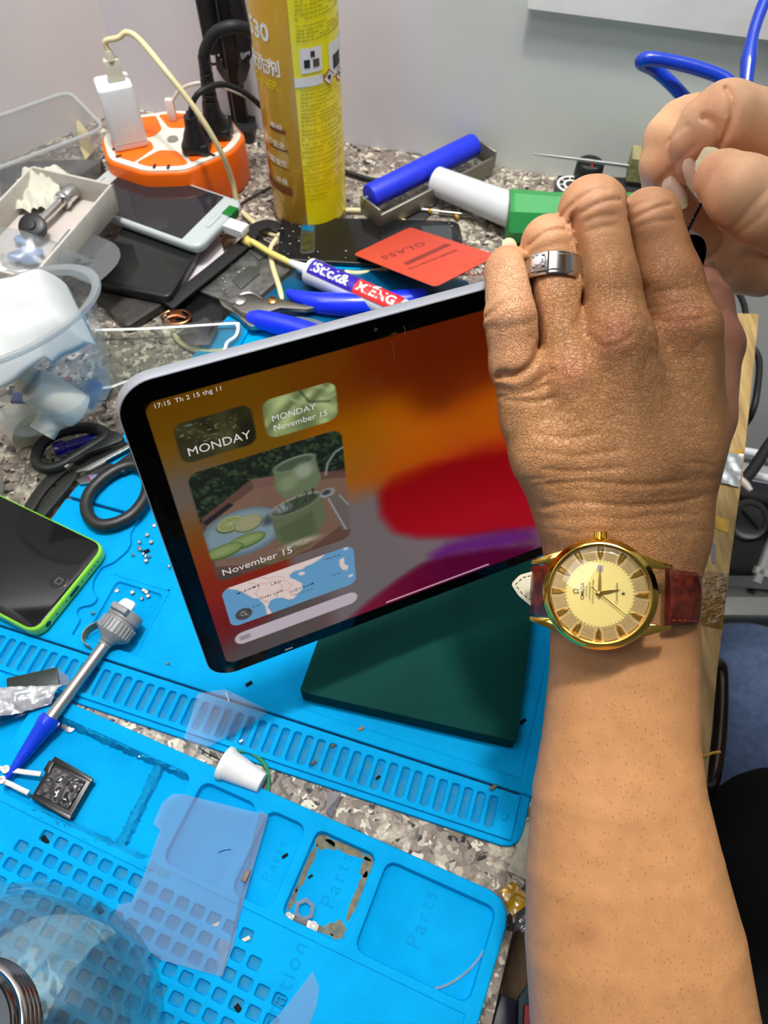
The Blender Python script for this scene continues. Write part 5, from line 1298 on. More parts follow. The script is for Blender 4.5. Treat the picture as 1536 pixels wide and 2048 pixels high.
# tissue
TIS = mat('tissue', (198, 201, 199), .85, sss=.1)
def tisf(s, t):
    a, b, c, d = P(-50, 560, .100), P(112, 518, .112), P(178, 650, .098), P(-50, 790, .092)
    p = (a * (1 - s) + b * s) * (1 - t) + (d * (1 - s) + c * s) * t
    k = noise.noise(Vector((p.x * 28, p.y * 28, 4))) + .45 * noise.noise(Vector((p.x * 75, p.y * 75, 1)))
    e = min(1, 3.5 * min(1 - s, t + .05, 1 - t + .05))
    return p + Vector((0, 0, .006 * k + .014 * math.sin(PI * s) * math.sin(PI * t) - .022 * (1 - e) ** 2 * (1 if s > .6 else .4)))
tag(make('tissue', thick(grid_surface(tisf, 36, 36), .0004), TIS, angle=180), 'white tissue bulging out of the tipped round tub', 'tissue')
IV = mat('ivory_plastic', (226, 222, 208), .45)
def cu(a, z): 
    return CM @ Vector((a[0], a[1], z))
inn = thing('plastic_nozzle', 'ivory plastic tube end lying inside the tipped round tub', 'plastic part', cpb)
make('tube', cyl(P(66, 770, .062), P(158, 822, .036), .0125, n=28, bev=.001), IV, inn)
make('collar', cyl(P(62, 764, .063), P(44, 752, .066), .010, .008, 24), mat('ivory_dark', (206, 196, 160), .5), inn)
make('elbow', tube([P(110, 800, .042), P(100, 840, .034), P(84, 866, .03)], [.008, .0085, .009], 14), IV, inn)
tag(make('blue_peg', cyl(P(192, 762, .030), P(172, 815, .020), .0055, .005, 20, .001), mat('faded_blue', (64, 84, 178), .4)), 'faded blue plastic peg inside the base of the tipped tub', 'plastic part')
tag(make('blue_chip', box(.012, .008, .004, Matrix.Translation(P(45, 800, .046)), .001), mat('dull_blue', (92, 96, 150), .5)), 'dull blue plastic bit inside the tipped tub', 'plastic piece')
tag(make('ivory_disc', cyl(P(20, 830, .024), P(60, 862, .022), .012, .014, 24, .001), mat('ivory2', (214, 208, 188), .5)), 'ivory round plastic part low inside the tipped tub', 'plastic part')
tag(make('copper_bit', tube(PP([(132, 757, ), (142, 760)], .034), .0016, 8), COPPER), 'tiny bright copper bit inside the tipped tub', 'metal piece')
# ---- white cap at the left edge
tag(make('round_stopper', lathe([(.013, 0), (.0135, .001), (.0125, .024), (.0115, .026), (0, .0265)], 32, Matrix.Translation(P(-30, 984, 0))), mat('matte_white', (222, 228, 226), .5)), 'white round cap standing at the left edge behind the green phone', 'cap')
# ------------------------------------------------------------------ scissors, tweezers, pen
zs_ = .0125
sc_ = thing('scissors', 'black handled scissors lying half on the rear blue mat behind the tablet corner', 'scissors', P(180, 940, 0))
SH = mat('scissor_handle', (34, 34, 34), .42, bump=.2, bscale=900)
def zm(x_, y_): return (x_ * .1953, 600 + y_ * .1953)
lp1 = [zm(*q) for q in [(372, 1610), (420, 1490), (520, 1400), (680, 1335), (860, 1310), (1010, 1330), (1085, 1375), (1040, 1440), (900, 1530), (760, 1620), (620, 1700), (480, 1730), (392, 1690)]]
make('handle', tube(PP(lp1, zs_), .0041, 12, 6, closed=True), SH, sc_)
plate('handle_web', [zm(*q) for q in [(960, 1300), (1200, 1345), (1270, 1400), (1240, 1440), (1080, 1500), (900, 1560), (760, 1650), (700, 1650), (1010, 1470), (1060, 1380)]], zs_ - .0035, zs_ + .003, SH, sc_, .002, .001)
lp2 = [(172, 1012), (180, 985), (205, 958), (236, 938), (268, 930), (292, 945), (294, 985), (272, 1022), (238, 1044), (202, 1050), (180, 1036)]
make('handle', tube(PP(lp2, zs_ - .001), .0042, 12, 6, closed=True), SH, sc_)
BLD = mat('blade_steel', (126, 126, 124), .25, .95, bump=.04)
plate('blade', [(150, 945), (165, 925), (262, 880), (330, 850), (332, 858), (262, 893), (175, 940)], zs_ - .003, zs_ - .0012, BLD, sc_, .0006, .0003)
plate('blade', [(150, 958), (205, 924), (236, 928), (300, 905), (360, 880), (360, 890), (240, 942), (196, 962), (160, 968)], zs_ - .006, zs_ - .0035, BLD, sc_, .0006, .0003)
make('tang', tube(PP([(238, 940), (270, 916), (310, 890)], zs_ - .002), .004, 10, 6, flat=(.005, .0025), up=(0, 0, 1)), SH, sc_)
HOL = mat('holo_sticker', (120, 200, 224), .2, .6, rgb2=(210, 90, 150), scale=300)
plate('sticker', [(176, 950), (192, 948), (208, 955), (200, 966), (180, 960)], zs_ - .0034, zs_ - .0031, HOL, sc_)['label'] = 'small shiny blue sticker on the blade'
twz = thing('tweezers', 'black tweezers with scratched tips beside the scissors on the granite', 'tweezers', P(100, 980, 0))
make('arm', tube(PP([(56, 1022), (80, 985), (112, 950), (140, 930)], .010), [.0012, .003, .0042, .003], 10, 6, flat=(.0042, .0014), up=(0, 0, 1)), mat('tweezer_black', (24, 24, 23), .35), twz)
make('arm', tube(PP([(70, 1040), (100, 1005), (128, 972), (148, 945)], .0075), .003, 10, 6, flat=(.0046, .0014), up=(0, 0, 1)), mat('tweezer_grey', (52, 54, 50), .35, .5), twz)
make('joint', cyl(P(130, 938, .0115), P(146, 922, .0115), .0035, n=12), mat('joint_tin', (130, 130, 116), .3, .8), twz)
pe = thing('pen', 'dark blue translucent pen lying under the scissors handle', 'pen', P(150, 890, 0))
make('barrel', cyl(P(126, 897, .006), P(205, 874, .006), .0042, .0046, 20, .0006), mat('pen_blue', (22, 26, 150), .2, coat=.4), pe)
make('cap', cyl(P(110, 902, .006), P(132, 895, .006), .0058, n=20, bev=.001), mat('pen_cap', (18, 16, 132), .25, coat=.4), pe)
# ------------------------------------------------------------------ green phone
zp = .0162
R0, B0 = P(213, 1090, zp), P(70, 1268, zp)
yd = (B0 - R0); Wp = yd.length; yd.normalize()
xd = P(0, 1017, zp) - P(190, 1080, zp); xd = xd - yd * xd.dot(yd); xd.normalize()
ph = thing('phone', 'lime green smartphone with black glass front lying on the rear blue mat', 'phone', R0)
LIME = mat('lime_plastic', (150, 226, 60), .3, coat=.3, sss=.1)
A = R0
q = round_poly(prect(A, xd, yd, 0, .1244, 0, Wp), .0095, 7)
make('shell', prism(q, zp - .0098, zp, .0024, 4), LIME, ph, angle=60)
q = round_poly(prect(A, xd, yd, .0014, .123, .0014, Wp - .0014), .0082, 7)
make('front_glass', prism(q, zp - .0002, zp + .0005, .0002), mat('phone_glass', (18, 19, 19), .09, spec=.3), ph)
hb_ = A + xd * .0098 + yd * (Wp * .5)
hbM = Matrix(((xd.x, yd.x, 0, hb_.x), (xd.y, yd.y, 0, hb_.y), (0, 0, 1, zp + .0005), (0, 0, 0, 1)))
hbut = make('home_button', lathe([(.0055, 0), (.0053, .00008), (.004, .00004), (0, .00002)], 32, hbM), mat('button_black', (18, 19, 19), .12), ph)
sq = [hbM @ Vector((p.x, p.y, .0001)) for p in round_poly([(-.0019, -.0019), (.0019, -.0019), (.0019, .0019), (-.0019, .0019)], .0008, 4)]
make('button_square', tube(sq, .0002, 6, 1, closed=True, smooth=False), mat('square_line', (120, 120, 120), .4), hbut)
edge0 = A - xd * .00002
def port(yo, w, h, name, m=BLACK):
    c = edge0 + yd * yo; c.z = zp - .0046
    M = Matrix(((yd.x, 0, -xd.x, c.x), (yd.y, 0, -xd.y, c.y), (yd.z, 1, -xd.z, c.z), (0, 0, 0, 1)))
    return make(name, prism(rrect(-w / 2, w / 2, -h / 2, h / 2, min(w, h) * .49, 4), -.0008, .00015, 0, 1, M), m, ph)
port(Wp * .50, .0088, .0030, 'charging_port'); port(Wp * .86, .0042, .0042, 'headphone_socket')
for k in range(4): port(Wp * .16 + k * .0032, .0012, .0012, 'speaker_hole')
port(Wp * .39, .0013, .0013, 'screw_hole'); port(Wp * .61, .0013, .0013, 'screw_hole'); port(Wp * .75, .0013, .0013, 'microphone_hole')
# ------------------------------------------------------------------ solder sucker like tool
zt2 = .0155
tl_ = thing('flux_pen', 'grey capped applicator with steel barrel and blue conical tip across both mats', 'applicator', P(180, 1320, 0))
GRC = mat('grey_cap', (132, 134, 134), .4)
c0_, c1_ = P(259, 1222, zt2), P(217, 1279, zt2 - .002); cd = (c1_ - c0_).normalized(); L_ = (c1_ - c0_).length
CMx = frame(c0_, cd.orthogonal(), z=cd)
gear = []
make('cap', lathe([(.004, 0), (.0098, .0005), (.0104, .002), (.0104, L_ * .32), (.0096, L_ * .36), (.0096, L_ * .40), (.0102, L_ * .43), (.0102, L_ * .82), (.0088, L_ * .9), (.0052, L_), (.004, L_ + .002)], 36, CMx), GRC, tl_)
make('knurl', join(*[move(box(.0013, .0011, L_ * .36), CMx @ Matrix.Rotation(k * 2 * PI / 26, 4, 'Z') @ Matrix.Translation((.0104, 0, L_ * .45))) for k in range(26)]), mat('grey_knurl', (146, 148, 148), .4), tl_)
make('clip_bridge', box(.011, .004, .010, frame(c0_ + cd * .004 + Vector((0, 0, .0095)), cd.cross(Vector((0, 0, 1))), z=(0, 0, 1)) @ Matrix.Translation((0, 0, -.006)), .0008), GRC, tl_)
make('white_tab', plateg := prism(round_poly([(p.x, p.y) for p in PP([(232, 1208), (250, 1194), (272, 1205), (258, 1226)], zt2 + .004)], .002, 3), zt2 + .0005, zt2 + .004, .0006), mat('tab_white', (222, 228, 230), .4), tl_)
b0_, b1_ = P(212, 1286, zt2 - .004), P(94, 1446, .0115)
make('barrel', cyl(b0_, b1_, .0034, .0036, 20), mat('dull_steel', (168, 164, 158), .35, .8), tl_)
make('collar', cyl(b0_ - (b1_ - b0_).normalized() * .004, b0_ + (b1_ - b0_).normalized() * .002, .0046, .0038, 20), GRC, tl_)
td = (P(10, 1562, .0055) - b1_).normalized()
BT = mat('blue_tip', (10, 56, 206), .3, coat=.2, sss=.1)
n0 = b1_ - td * .004
make('blue_tip', lathe([(.0042, 0), (.0058, .0005), (.006, .003), (.0056, .006), (.0050, .008), (.0034, .024), (.0011, (P(10, 1562, .0055) - n0).length), (.0004, (P(10, 1562, .0055) - n0).length + .0005)], 24, frame(n0, td.orthogonal(), z=td)), BT, tl_)
tag(make('flex_strip', tube(PP([(204, 1246), (180, 1258), (168, 1275), (170, 1288), (182, 1296)], .008), .001, 10, 6, flat=(.0003, .004), up=(0, 0, 1)), mat('khaki_flex', (140, 132, 96), .4)), 'curled khaki strip beside the grey cap on the rear mat', 'ribbon')
# ------------------------------------------------------------------ silver bag with a chip
chp = plate('display_chip', [(12, 1356), (113, 1334), (118, 1368), (15, 1388)], .0068, .0092, mat('dark_green_pcb', (22, 38, 32), .3, rgb2=(36, 46, 40), scale=80), None, .001, .0004); tag(chp, 'dark green flat display piece poking out of the silver bag', 'circuit piece')
def bagf2(s, t):
    a, b, c, d = P(-40, 1378, .0100), P(126, 1372, .0100), P(104, 1408, .0082), P(-40, 1452, .0082)
    p = (a * (1 - s) + b * s) * (1 - t) + (d * (1 - s) + c * s) * t
    return p + Vector((0, 0, .0045 * abs(noise.noise(Vector((p.x * 70, p.y * 70, 3)))) + .003 * abs(noise.noise(Vector((p.x * 170, p.y * 170, 9)))) + .002 * math.sin(PI * t)))
sbg = thing('foil_bag', 'crumpled shiny silver foil bag at the left edge over both mats', 'bag', P(50, 1400, 0))
make('foil', thick(grid_surface(bagf2, 40, 26), .0002), mat('silver_film', (214, 216, 220), .16, .55), sbg, angle=40)
q = PP([(-40, 1425), (104, 1392), (116, 1402), (40, 1432), (-40, 1462)], .0078)
make('clear_edge', prism([(p.x, p.y) for p in q], .0077, .0080), clear('bag_edge', (222, 226, 228), .08, .12, .5), sbg)
q = PP([(104, 1330), (136, 1352), (140, 1366), (112, 1376)], .0085)
make('clear_corner', prism([(p.x, p.y) for p in q], .0080, .0083), clear('bag_corner', (214, 224, 228), .08, .1, .5), sbg)
# ------------------------------------------------------------------ small metal parts and the black module in the front mat
TIN = mat('tin_plate', (216, 214, 208), .22, .9, bump=.1, bscale=600)
def eyelet(c, r, z): return lathe([(r * .45, z), (r, z), (r, z + .0008), (r * .45, z + .0008), (r * .45, z)], 20, Matrix.Translation((c.x, c.y, 0)), False)
zb2 = .0012
mb = join(eyelet(P(67, 1447, zb2), .0032, zb2), prism([(p.x, p.y) for p in PP([(70, 1440), (140, 1452), (146, 1462), (120, 1458), (76, 1455)], zb2)], zb2, zb2 + .0007), eyelet(P(141, 1455, zb2), .003, zb2))
tag(make('metal_bracket', mb, TIN), 'small silver bracket with eyelets under the blue applicator tip', 'bracket')
md = thing('camera_module', 'black square module with glossy film and two silver tabs in the front mat tray', 'module', P(118, 1576, 0))
zm_ = .0085
plate('housing', [(60, 1596), (106, 1517), (184, 1560), (140, 1636)], .0006, zm_ - .001, mat('module_black', (14, 14, 15), .35), md, .0012, .0008)
for pts_ in ([(101, 1523), (110, 1512), (186, 1556), (183, 1564)], [(56, 1592), (62, 1588), (142, 1632), (138, 1640)], [(86, 1540), (98, 1520), (108, 1524), (96, 1548)]): plate('rail', pts_, zm_ - .002, zm_, mat('module_rail', (10, 10, 11), .3), md, .0004, .0003)
def filmf(s, t):
    a, b, c, d = P(72, 1588, zm_), P(108, 1532, zm_), P(172, 1562, zm_), P(136, 1620, zm_)
    p = (a * (1 - s) + b * s) * (1 - t) + (d * (1 - s) + c * s) * t
    return p + Vector((0, 0, .0011 * abs(noise.noise(Vector((p.x * 190, p.y * 190, 1)))) - .0001))
make('glossy_film', thick(grid_surface(filmf, 24, 24), .0004), mat('wet_black_film', (44, 42, 46), .08, .2, coat=.5), md, angle=180)
def leg(pts_, z): 
    return tube(PP(pts_, z), .001, 10, 4, flat=(.0014, .00045), up=(0, 0, 1))
make('tab', join(leg([(82, 1548), (56, 1545), (28, 1541), (-6, 1536)], .0075), eyelet(P(12, 1539, .0078), .0022, .0076)), TIN, md)
make('tab', join(leg([(57, 1586), (36, 1576), (18, 1567), (-8, 1556)], .0066), eyelet(P(4, 1560, .007), .0022, .0069)), TIN, md)
# ------------------------------------------------------------------ clear films lying about
FILM = clear('thin_film', (246, 248, 250), .35, .0, .05, .16, milk=(214, 216, 222))
def film(label, pts_, z, m=FILM, lift=None, name='plastic_film'):
    q = [P(u, v, z) for u, v in pts_]
    V = [Vector((p.x, p.y, z + (lift[i] if lift else 0))) for i, p in enumerate(q)]; n = len(V)
    g = (V + [v + Vector((0, 0, .0002)) for v in V], [tuple(range(n)), tuple(range(2 * n - 1, n - 1, -1))] + [(i, (i + 1) % n, n + (i + 1) % n, n + i) for i in range(n)])
    return tag(make(name, g, m, None, False), label, 'plastic film')
def z5(x_, y_): return (x_ * .33854, 1600 + y_ * .33864)
def z4(x_, y_): return (x_ * .36458, 1300 + y_ * .36463)
fp = [z4(945, 790), z4(1000, 790), z4(1472, 908), z5(1536, 60), z5(1470, 420), z5(1410, 700), z5(1380, 860), z5(1310, 1045), z5(950, 945), z5(650, 725), z5(700, 620), z5(780, 600), z5(860, 420), z5(945, 180), z5(905, 140), z4(850, 930), z4(890, 840)]
film('large milky film sheet with a tab lying across the trays and cells', fp, .0066)
film('small clear film square lying over the slots of the rear mat', [z4(1085, 240), z4(1235, 215), z4(1470, 330), z4(1440, 370), z4(1090, 560), z4(1010, 480)], .0062, clear('clear_square', (246, 248, 250), .1, .02, .1, .05))
film('pointed clear film scrap at the bottom beside the word on the mat', [(540, 2048), (575, 2010), (626, 1942), (638, 1975), (634, 2010), (615, 2060), (560, 2090)], .0062, clear('scrap', (246, 248, 250), .12, .02, .1, .12))
film('twisted clear film scrap on the granite between the mats', [(655, 1588), (686, 1590), (664, 1636), (652, 1626)], .001, clear('scrap2', (210, 206, 214), .1, .2, .6, .2), [.004, .007, .001, .003])
film('pale clear strip lying on the film beside the cells', [z5(1300, 820), z5(1360, 840), z5(1315, 1050), z5(1280, 960)], .0072, clear('scrap3', (246, 248, 250), .12, .02, .1, .1))
tag(make('film_sliver', tube(PP([(452, 1385), (456, 1395), (458, 1404)], .008), .0004, 6), mat('sliver', (226, 228, 228), .3)), 'bright plastic sliver standing at the edge of the rear mat', 'plastic piece')
# ------------------------------------------------------------------ white cone with green cord, bracket, ring, wire
cn = thing('cone_cap', 'white tapered plastic cap lying in the gap between the mats', 'cap', P(480, 1540, 0))
k0, k1 = P(446, 1524, .0085), P(524, 1566, .0072)
kd = (k1 - k0).normalized(); kl = (k1 - k0).length
make('cone', lathe([(.0085, 0), (.0094, .0004), (.0094, .003), (.0084, .0042), (.0055, kl), (.0045, kl + .0004), (0, kl + .0004)], 32, frame(k0, kd.orthogonal(), z=kd)), mat('cap_white', (232, 232, 232), .4), cn)
tag(make('green_cord', tube(PP([(434, 1538), (450, 1512), (490, 1502), (520, 1518), (536, 1545), (536, 1590)], .0035), .0011, 8), mat('green_cord', (40, 130, 84), .4)), 'thin green cord looped behind the white tapered cap', 'cord')
tag(make('fine_wire', tube(PP([(398, 1496), (420, 1510), (440, 1520)], .006), .0004, 6), BLACK), 'fine black wire sticking out of the white tapered cap', 'wire')
zq2 = .0014
br = thing('connector_bracket', 'small silver bracket with two screw eyes in the stained tray', 'bracket', P(602, 1845, zq2))
plate('base', [(566, 1838), (576, 1824), (600, 1834), (606, 1834), (639, 1850), (633, 1866), (600, 1860)], zq2 - .0008, zq2 + .0008, mat('bracket_tin', (186, 178, 166), .4, .25), br, .001, .0003)
plate('dark_inlay', [(584, 1842), (590, 1830), (616, 1840), (612, 1856)], zq2 + .0008, zq2 + .0014, mat('inlay_dark', (70, 66, 64), .4, .4), br, .0004, .0002)
for (u, v) in ((577, 1834), (627, 1852)): make('eye', lathe([(.0009, 0), (.0022, 0), (.0022, .0005), (.0009, .0005)], 20, Matrix.Translation(P(u, v, zq2 + .0008)), False), mat('eye_tin', (150, 148, 144), .5, .2), br)
cr_2 = P(609, 1819, .0035)
g = lathe([(.0034, 0), (.0056, 0), (.0056, .0006), (.0034, .0006), (.0034, 0)], 6, Matrix.Translation(cr_2) @ Matrix.Rotation(.4, 4, 'Z') @ Matrix.Rotation(.12, 4, 'X'), False)
tag(make('clear_washer', g, clear('washer', (206, 220, 228), .1, .2, .6, .25)), 'clear six sided plastic washer on the silver bracket', 'washer')
tag(make('clear_wire', tube(PP([(858, 1981), (900, 1967), (940, 1938), (974, 1894)], .0016), .0006, 8), clear('clear_wire', (220, 236, 244), .05, .5, .9, .4)), 'curved clear plastic thread in the large empty tray', 'thread')
# ------------------------------------------------------------------ glass jar
jx, jy = -0.157, -0.012
jar = thing('glass_jar', 'clear glass jar with ribbed metal screw neck at the lower left corner', 'jar', (jx, jy, .006))
JG = clear('jar_glass', (238, 244, 243), .03, .05, .4, .025, .2, 30)
JM = Matrix.Translation((jx, jy, .0062))
make('body', lathe([(0, .002), (.049, .0), (.054, .002), (.0565, .008), (.058, .03), (.058, .050), (.056, .058), (.049, .066), (.036, .073), (.0275, .078)], 72, JM, False), JG, jar, angle=180)
make('inner_wall', lathe([(0, .006), (.045, .0055), (.0515, .010), (.053, .03), (.053, .050), (.051, .056), (.044, .063), (.033, .070), (.0255, .075)], 72, JM, False), clear('jar_inside', (238, 244, 243), .03, .04, .3, .015, .4, 45), jar, angle=180)
cz = .076
pr_ = [(.024, cz), (.0266, cz)]
for k in range(4): pr_ += [(.027, cz + .001 + k * .0042), (.0276, cz + .002 + k * .0042), (.027, cz + .003 + k * .0042), (.0252, cz + .0036 + k * .0042), (.0252, cz + .0046 + k * .0042)]
pr_ += [(.0245, cz + .0185), (.0232, cz + .0195), (.022, cz + .0185), (.021, cz + .012)]
make('screw_neck', lathe(pr_, 64, JM, False), mat('tin_neck', (150, 146, 146), .18, 1.0), jar, angle=50)
make('neck_plug', lathe([(0, cz + .013), (.021, cz + .012)], 48, JM, False), mat('plug_dark', (62, 66, 70), .3, .6), jar)
# ------------------------------------------------------------------ loose screws, chips
def z1(x_, y_): return (x_ * .33854, 900 + y_ * .33854)
scr = [(910, 447), (872, 507), (836, 556), (896, 550), (818, 580), (829, 590), (793, 617), (845, 628), (884, 627), (860, 642), (866, 660), (1005, 705), (553, 960), (985, 1262)]
scp = [(690, 833), (785, 847), (853, 833), (868, 845), (878, 868), (836, 892)]
rs2 = random.Random(2)
def screw_geo():
    return (lathe([(.0, 0), (.0007, 0), (.0007, .0010), (.0013, .0010), (.0014, .0013), (.0011, .0018), (.0004, .0018), (.0003, .0015), (0, .0015)], 14), )
proto = None
SCM = mat('screw_tin', (214, 206, 194), .22, .95)
def place_screw(u, v, z, label, group):
    global proto
    p = P(u, v, z); a = rs2.uniform(0, 6.28); lie = rs2.random() < .55
    M = Matrix.Translation(p + Vector((0, 0, .0013 if lie else .0))) @ Matrix.Rotation(a, 4, 'Z') @ (Matrix.Rotation(PI / 2 + .1, 4, 'X') if lie else Matrix.Rotation(PI, 4, 'X') @ Matrix.Translation((0, 0, -.0018)) if rs2.random() < .2 else Matrix.Identity(4))
    if proto is None:
        r = thing('screw', label, 'screw', (0, 0, 0), group)
        make('head', lathe([(.0007, .0009), (.0013, .0010), (.0014, .0013), (.0011, .0018), (.0004, .0018), (.0003, .0015), (0, .0015)], 14), SCM, r)
        make('thread', join(lathe([(0, 0), (.0005, 0), (.0007, .0003), (.0007, .0010)], 10), *[lathe([(.0006, k * .0003 + .0001), (.00085, k * .0003 + .0002), (.0006, k * .0003 + .0003)], 10, None, False) for k in range(3)]), SCM, r)
        proto = r
    else:
        r = proto.copy(); COL.objects.link(r)
        for chd in proto.children:
            c = chd.copy(); COL.objects.link(c); c.parent = r
        r['label'] = label; r['group'] = group
    r.matrix_world = M
    return r
for u, v in scr: place_screw(*z1(u, v), .0037, 'tiny silver screw loose on the flat field of the rear blue mat', 'loose screws on the rear mat')
for u, v in scp: place_screw(*z1(u, v), .0014, 'tiny silver screw inside the small tray of the rear blue mat', 'screws in the small tray')
CHIP = mat('black_chip', (8, 8, 8), .6, spec=.1)
def chip(u, v, z, s, label, group, m=CHIP, a=.6):
    c = P(u, v, z); M = Matrix.Translation(c) @ Matrix.Rotation(a, 4, 'Z')
    return tag(make('chip', box(s, s * .45, s * .25, M, s * .05), m), label, 'debris', group)
chip(498, 1368, .0037, .0042, 'black plastic chip on the rear mat below the tablet corner', None)
chip(292, 1104, .0037, .0050, 'thin black chip among the loose screws', None, a=.5)
chip(1046, 1443, .0037, .0040, 'black chip at the right of the green block', None)
chip(722, 1458, .0058, .0036, 'tan crumb on the rim in front of the green block', None, mat('tan_crumb', (130, 112, 84), .7))
chip(986, 1575, .0058, .0042, 'brown crumb at the right end of the slot row rim', None, mat('brown_crumb', (96, 80, 60), .7))
chip(570, 1712, .0006, .0034, 'black chip in the narrow tray beside the film', None)
chip(621, 1753, .0006, .0026, 'black chip near the middle of the stained tray', None)
for (u, v) in z5(270, 240), z5(588, 640), z5(1415, 1240): chip(u, v, .0024, .0055, 'black chip stuck inside a square cell', 'black chips in the cells', a=-.8)
for (u, v) in z5(1278, 738), z5(1455, 822): chip(u, v, .0024, .004, 'pale crumb inside a square cell', 'pale crumbs in the cells', mat('pale_crumb', (206, 196, 170), .6), .4)
chip(492, 1752, .0075, .0058, 'brown chip at the edge of the large film', None, mat('rust_chip', (110, 88, 80), .5), 1.2)
tag(make('hair', tube(PP([z5(1290, 310), z5(1325, 298), z5(1365, 292)], .0072), .0002, 5), CHIP), 'short black hair on the large film sheet', 'hair')
chip(668, 1490, .0020, .0040, 'brown crumb in an upper slot of the rear mat', None, mat('slot_crumb', (96, 74, 48), .7)); chip(627, 1526, .0020, .0034, 'brown crumb at the bottom of a slot of the rear mat', None, mat('slot_crumb2', (84, 66, 44), .7)); chip(756, 1555, .0020, .0028, 'black crumb inside a slot of the rear mat', None)
chip(281, 1512, .0024, .0022, 'white crumb by the torn edge of the front mat', None, mat('white_crumb', (226, 228, 228), .5)); chip(482, 1482, .0050, .0022, 'white crumb on the slot row under the film', None, mat('white_crumb2', (226, 228, 228), .5))
# ------------------------------------------------------------------ clutter by the near right edge
MP = mat('masking_paper', (176, 172, 150), .8, rgb2=(150, 148, 130), scale=200, bump=.6, bscale=700)
o = sheet([(1050, 1646), (1130, 1640), (1130, 1800), (1016, 1742)], .0008, .002, 12, 6, 90, .004)
tag(make('masking_paper', thick(o, .0003), MP), 'torn grey masking paper on the granite beside the forearm', 'paper')
o = sheet([(1000, 1782), (1024, 1762), (1066, 1800), (1024, 1832)], .0006, .002, 10, 2, 120, .001)
tag(make('amber_tape', thick(o, .0002), KAPTON), 'crumpled amber tape at the front mat corner', 'tape')
tag(make('clear_tape', thick(sheet([(1030, 1850), (1056, 1820), (1072, 1850), (1044, 1866)], .0004, .003, 8, 4, 150), .0002), clear('tape_bit', (220, 216, 224), .08, .25, .7, .1, .5, 300)), 'crinkled clear tape under the forearm edge', 'tape')
wb_ = P(1040, 1960, -.04)
q = PP([(1034, 1862), (1100, 1820), (1110, 2120), (985, 2120), (996, 2000)], -.036)
tag(make('wooden_board', prism([(p.x, p.y) for p in q], -.05, -.036, .001), wood('dark_board', (92, 66, 40), (120, 90, 56))), 'brown board below the worktop edge beside the front mat', 'board')
q = PP([(1002, 1988), (1034, 2000), (1028, 2090), (975, 2090)], -.024)
tag(make('navy_box', prism([(p.x, p.y) for p in q], -.0358, -.024, .001), mat('navy', (8, 16, 44), .4)), 'dark navy box at the bottom edge beside the front mat', 'box')
q = PP([(1036, 1996), (1062, 1960), (1080, 2060), (1034, 2090)], -.032)
tag(make('teal_sheet', prism([(p.x, p.y) for p in q], -.0358, -.032, .001), mat('dark_teal2', (14, 62, 70), .5)), 'dark teal sheet beside the navy box', 'sheet')
q = PP([(1049, 2010), (1074, 2005), (1078, 2090), (1046, 2090)], -.026)
tag(make('red_packet', prism([(p.x, p.y) for p in q], -.0318, -.026, .001), mat('red_packet', (150, 22, 22), .5)), 'red packet at the bottom edge against the forearm', 'packet')
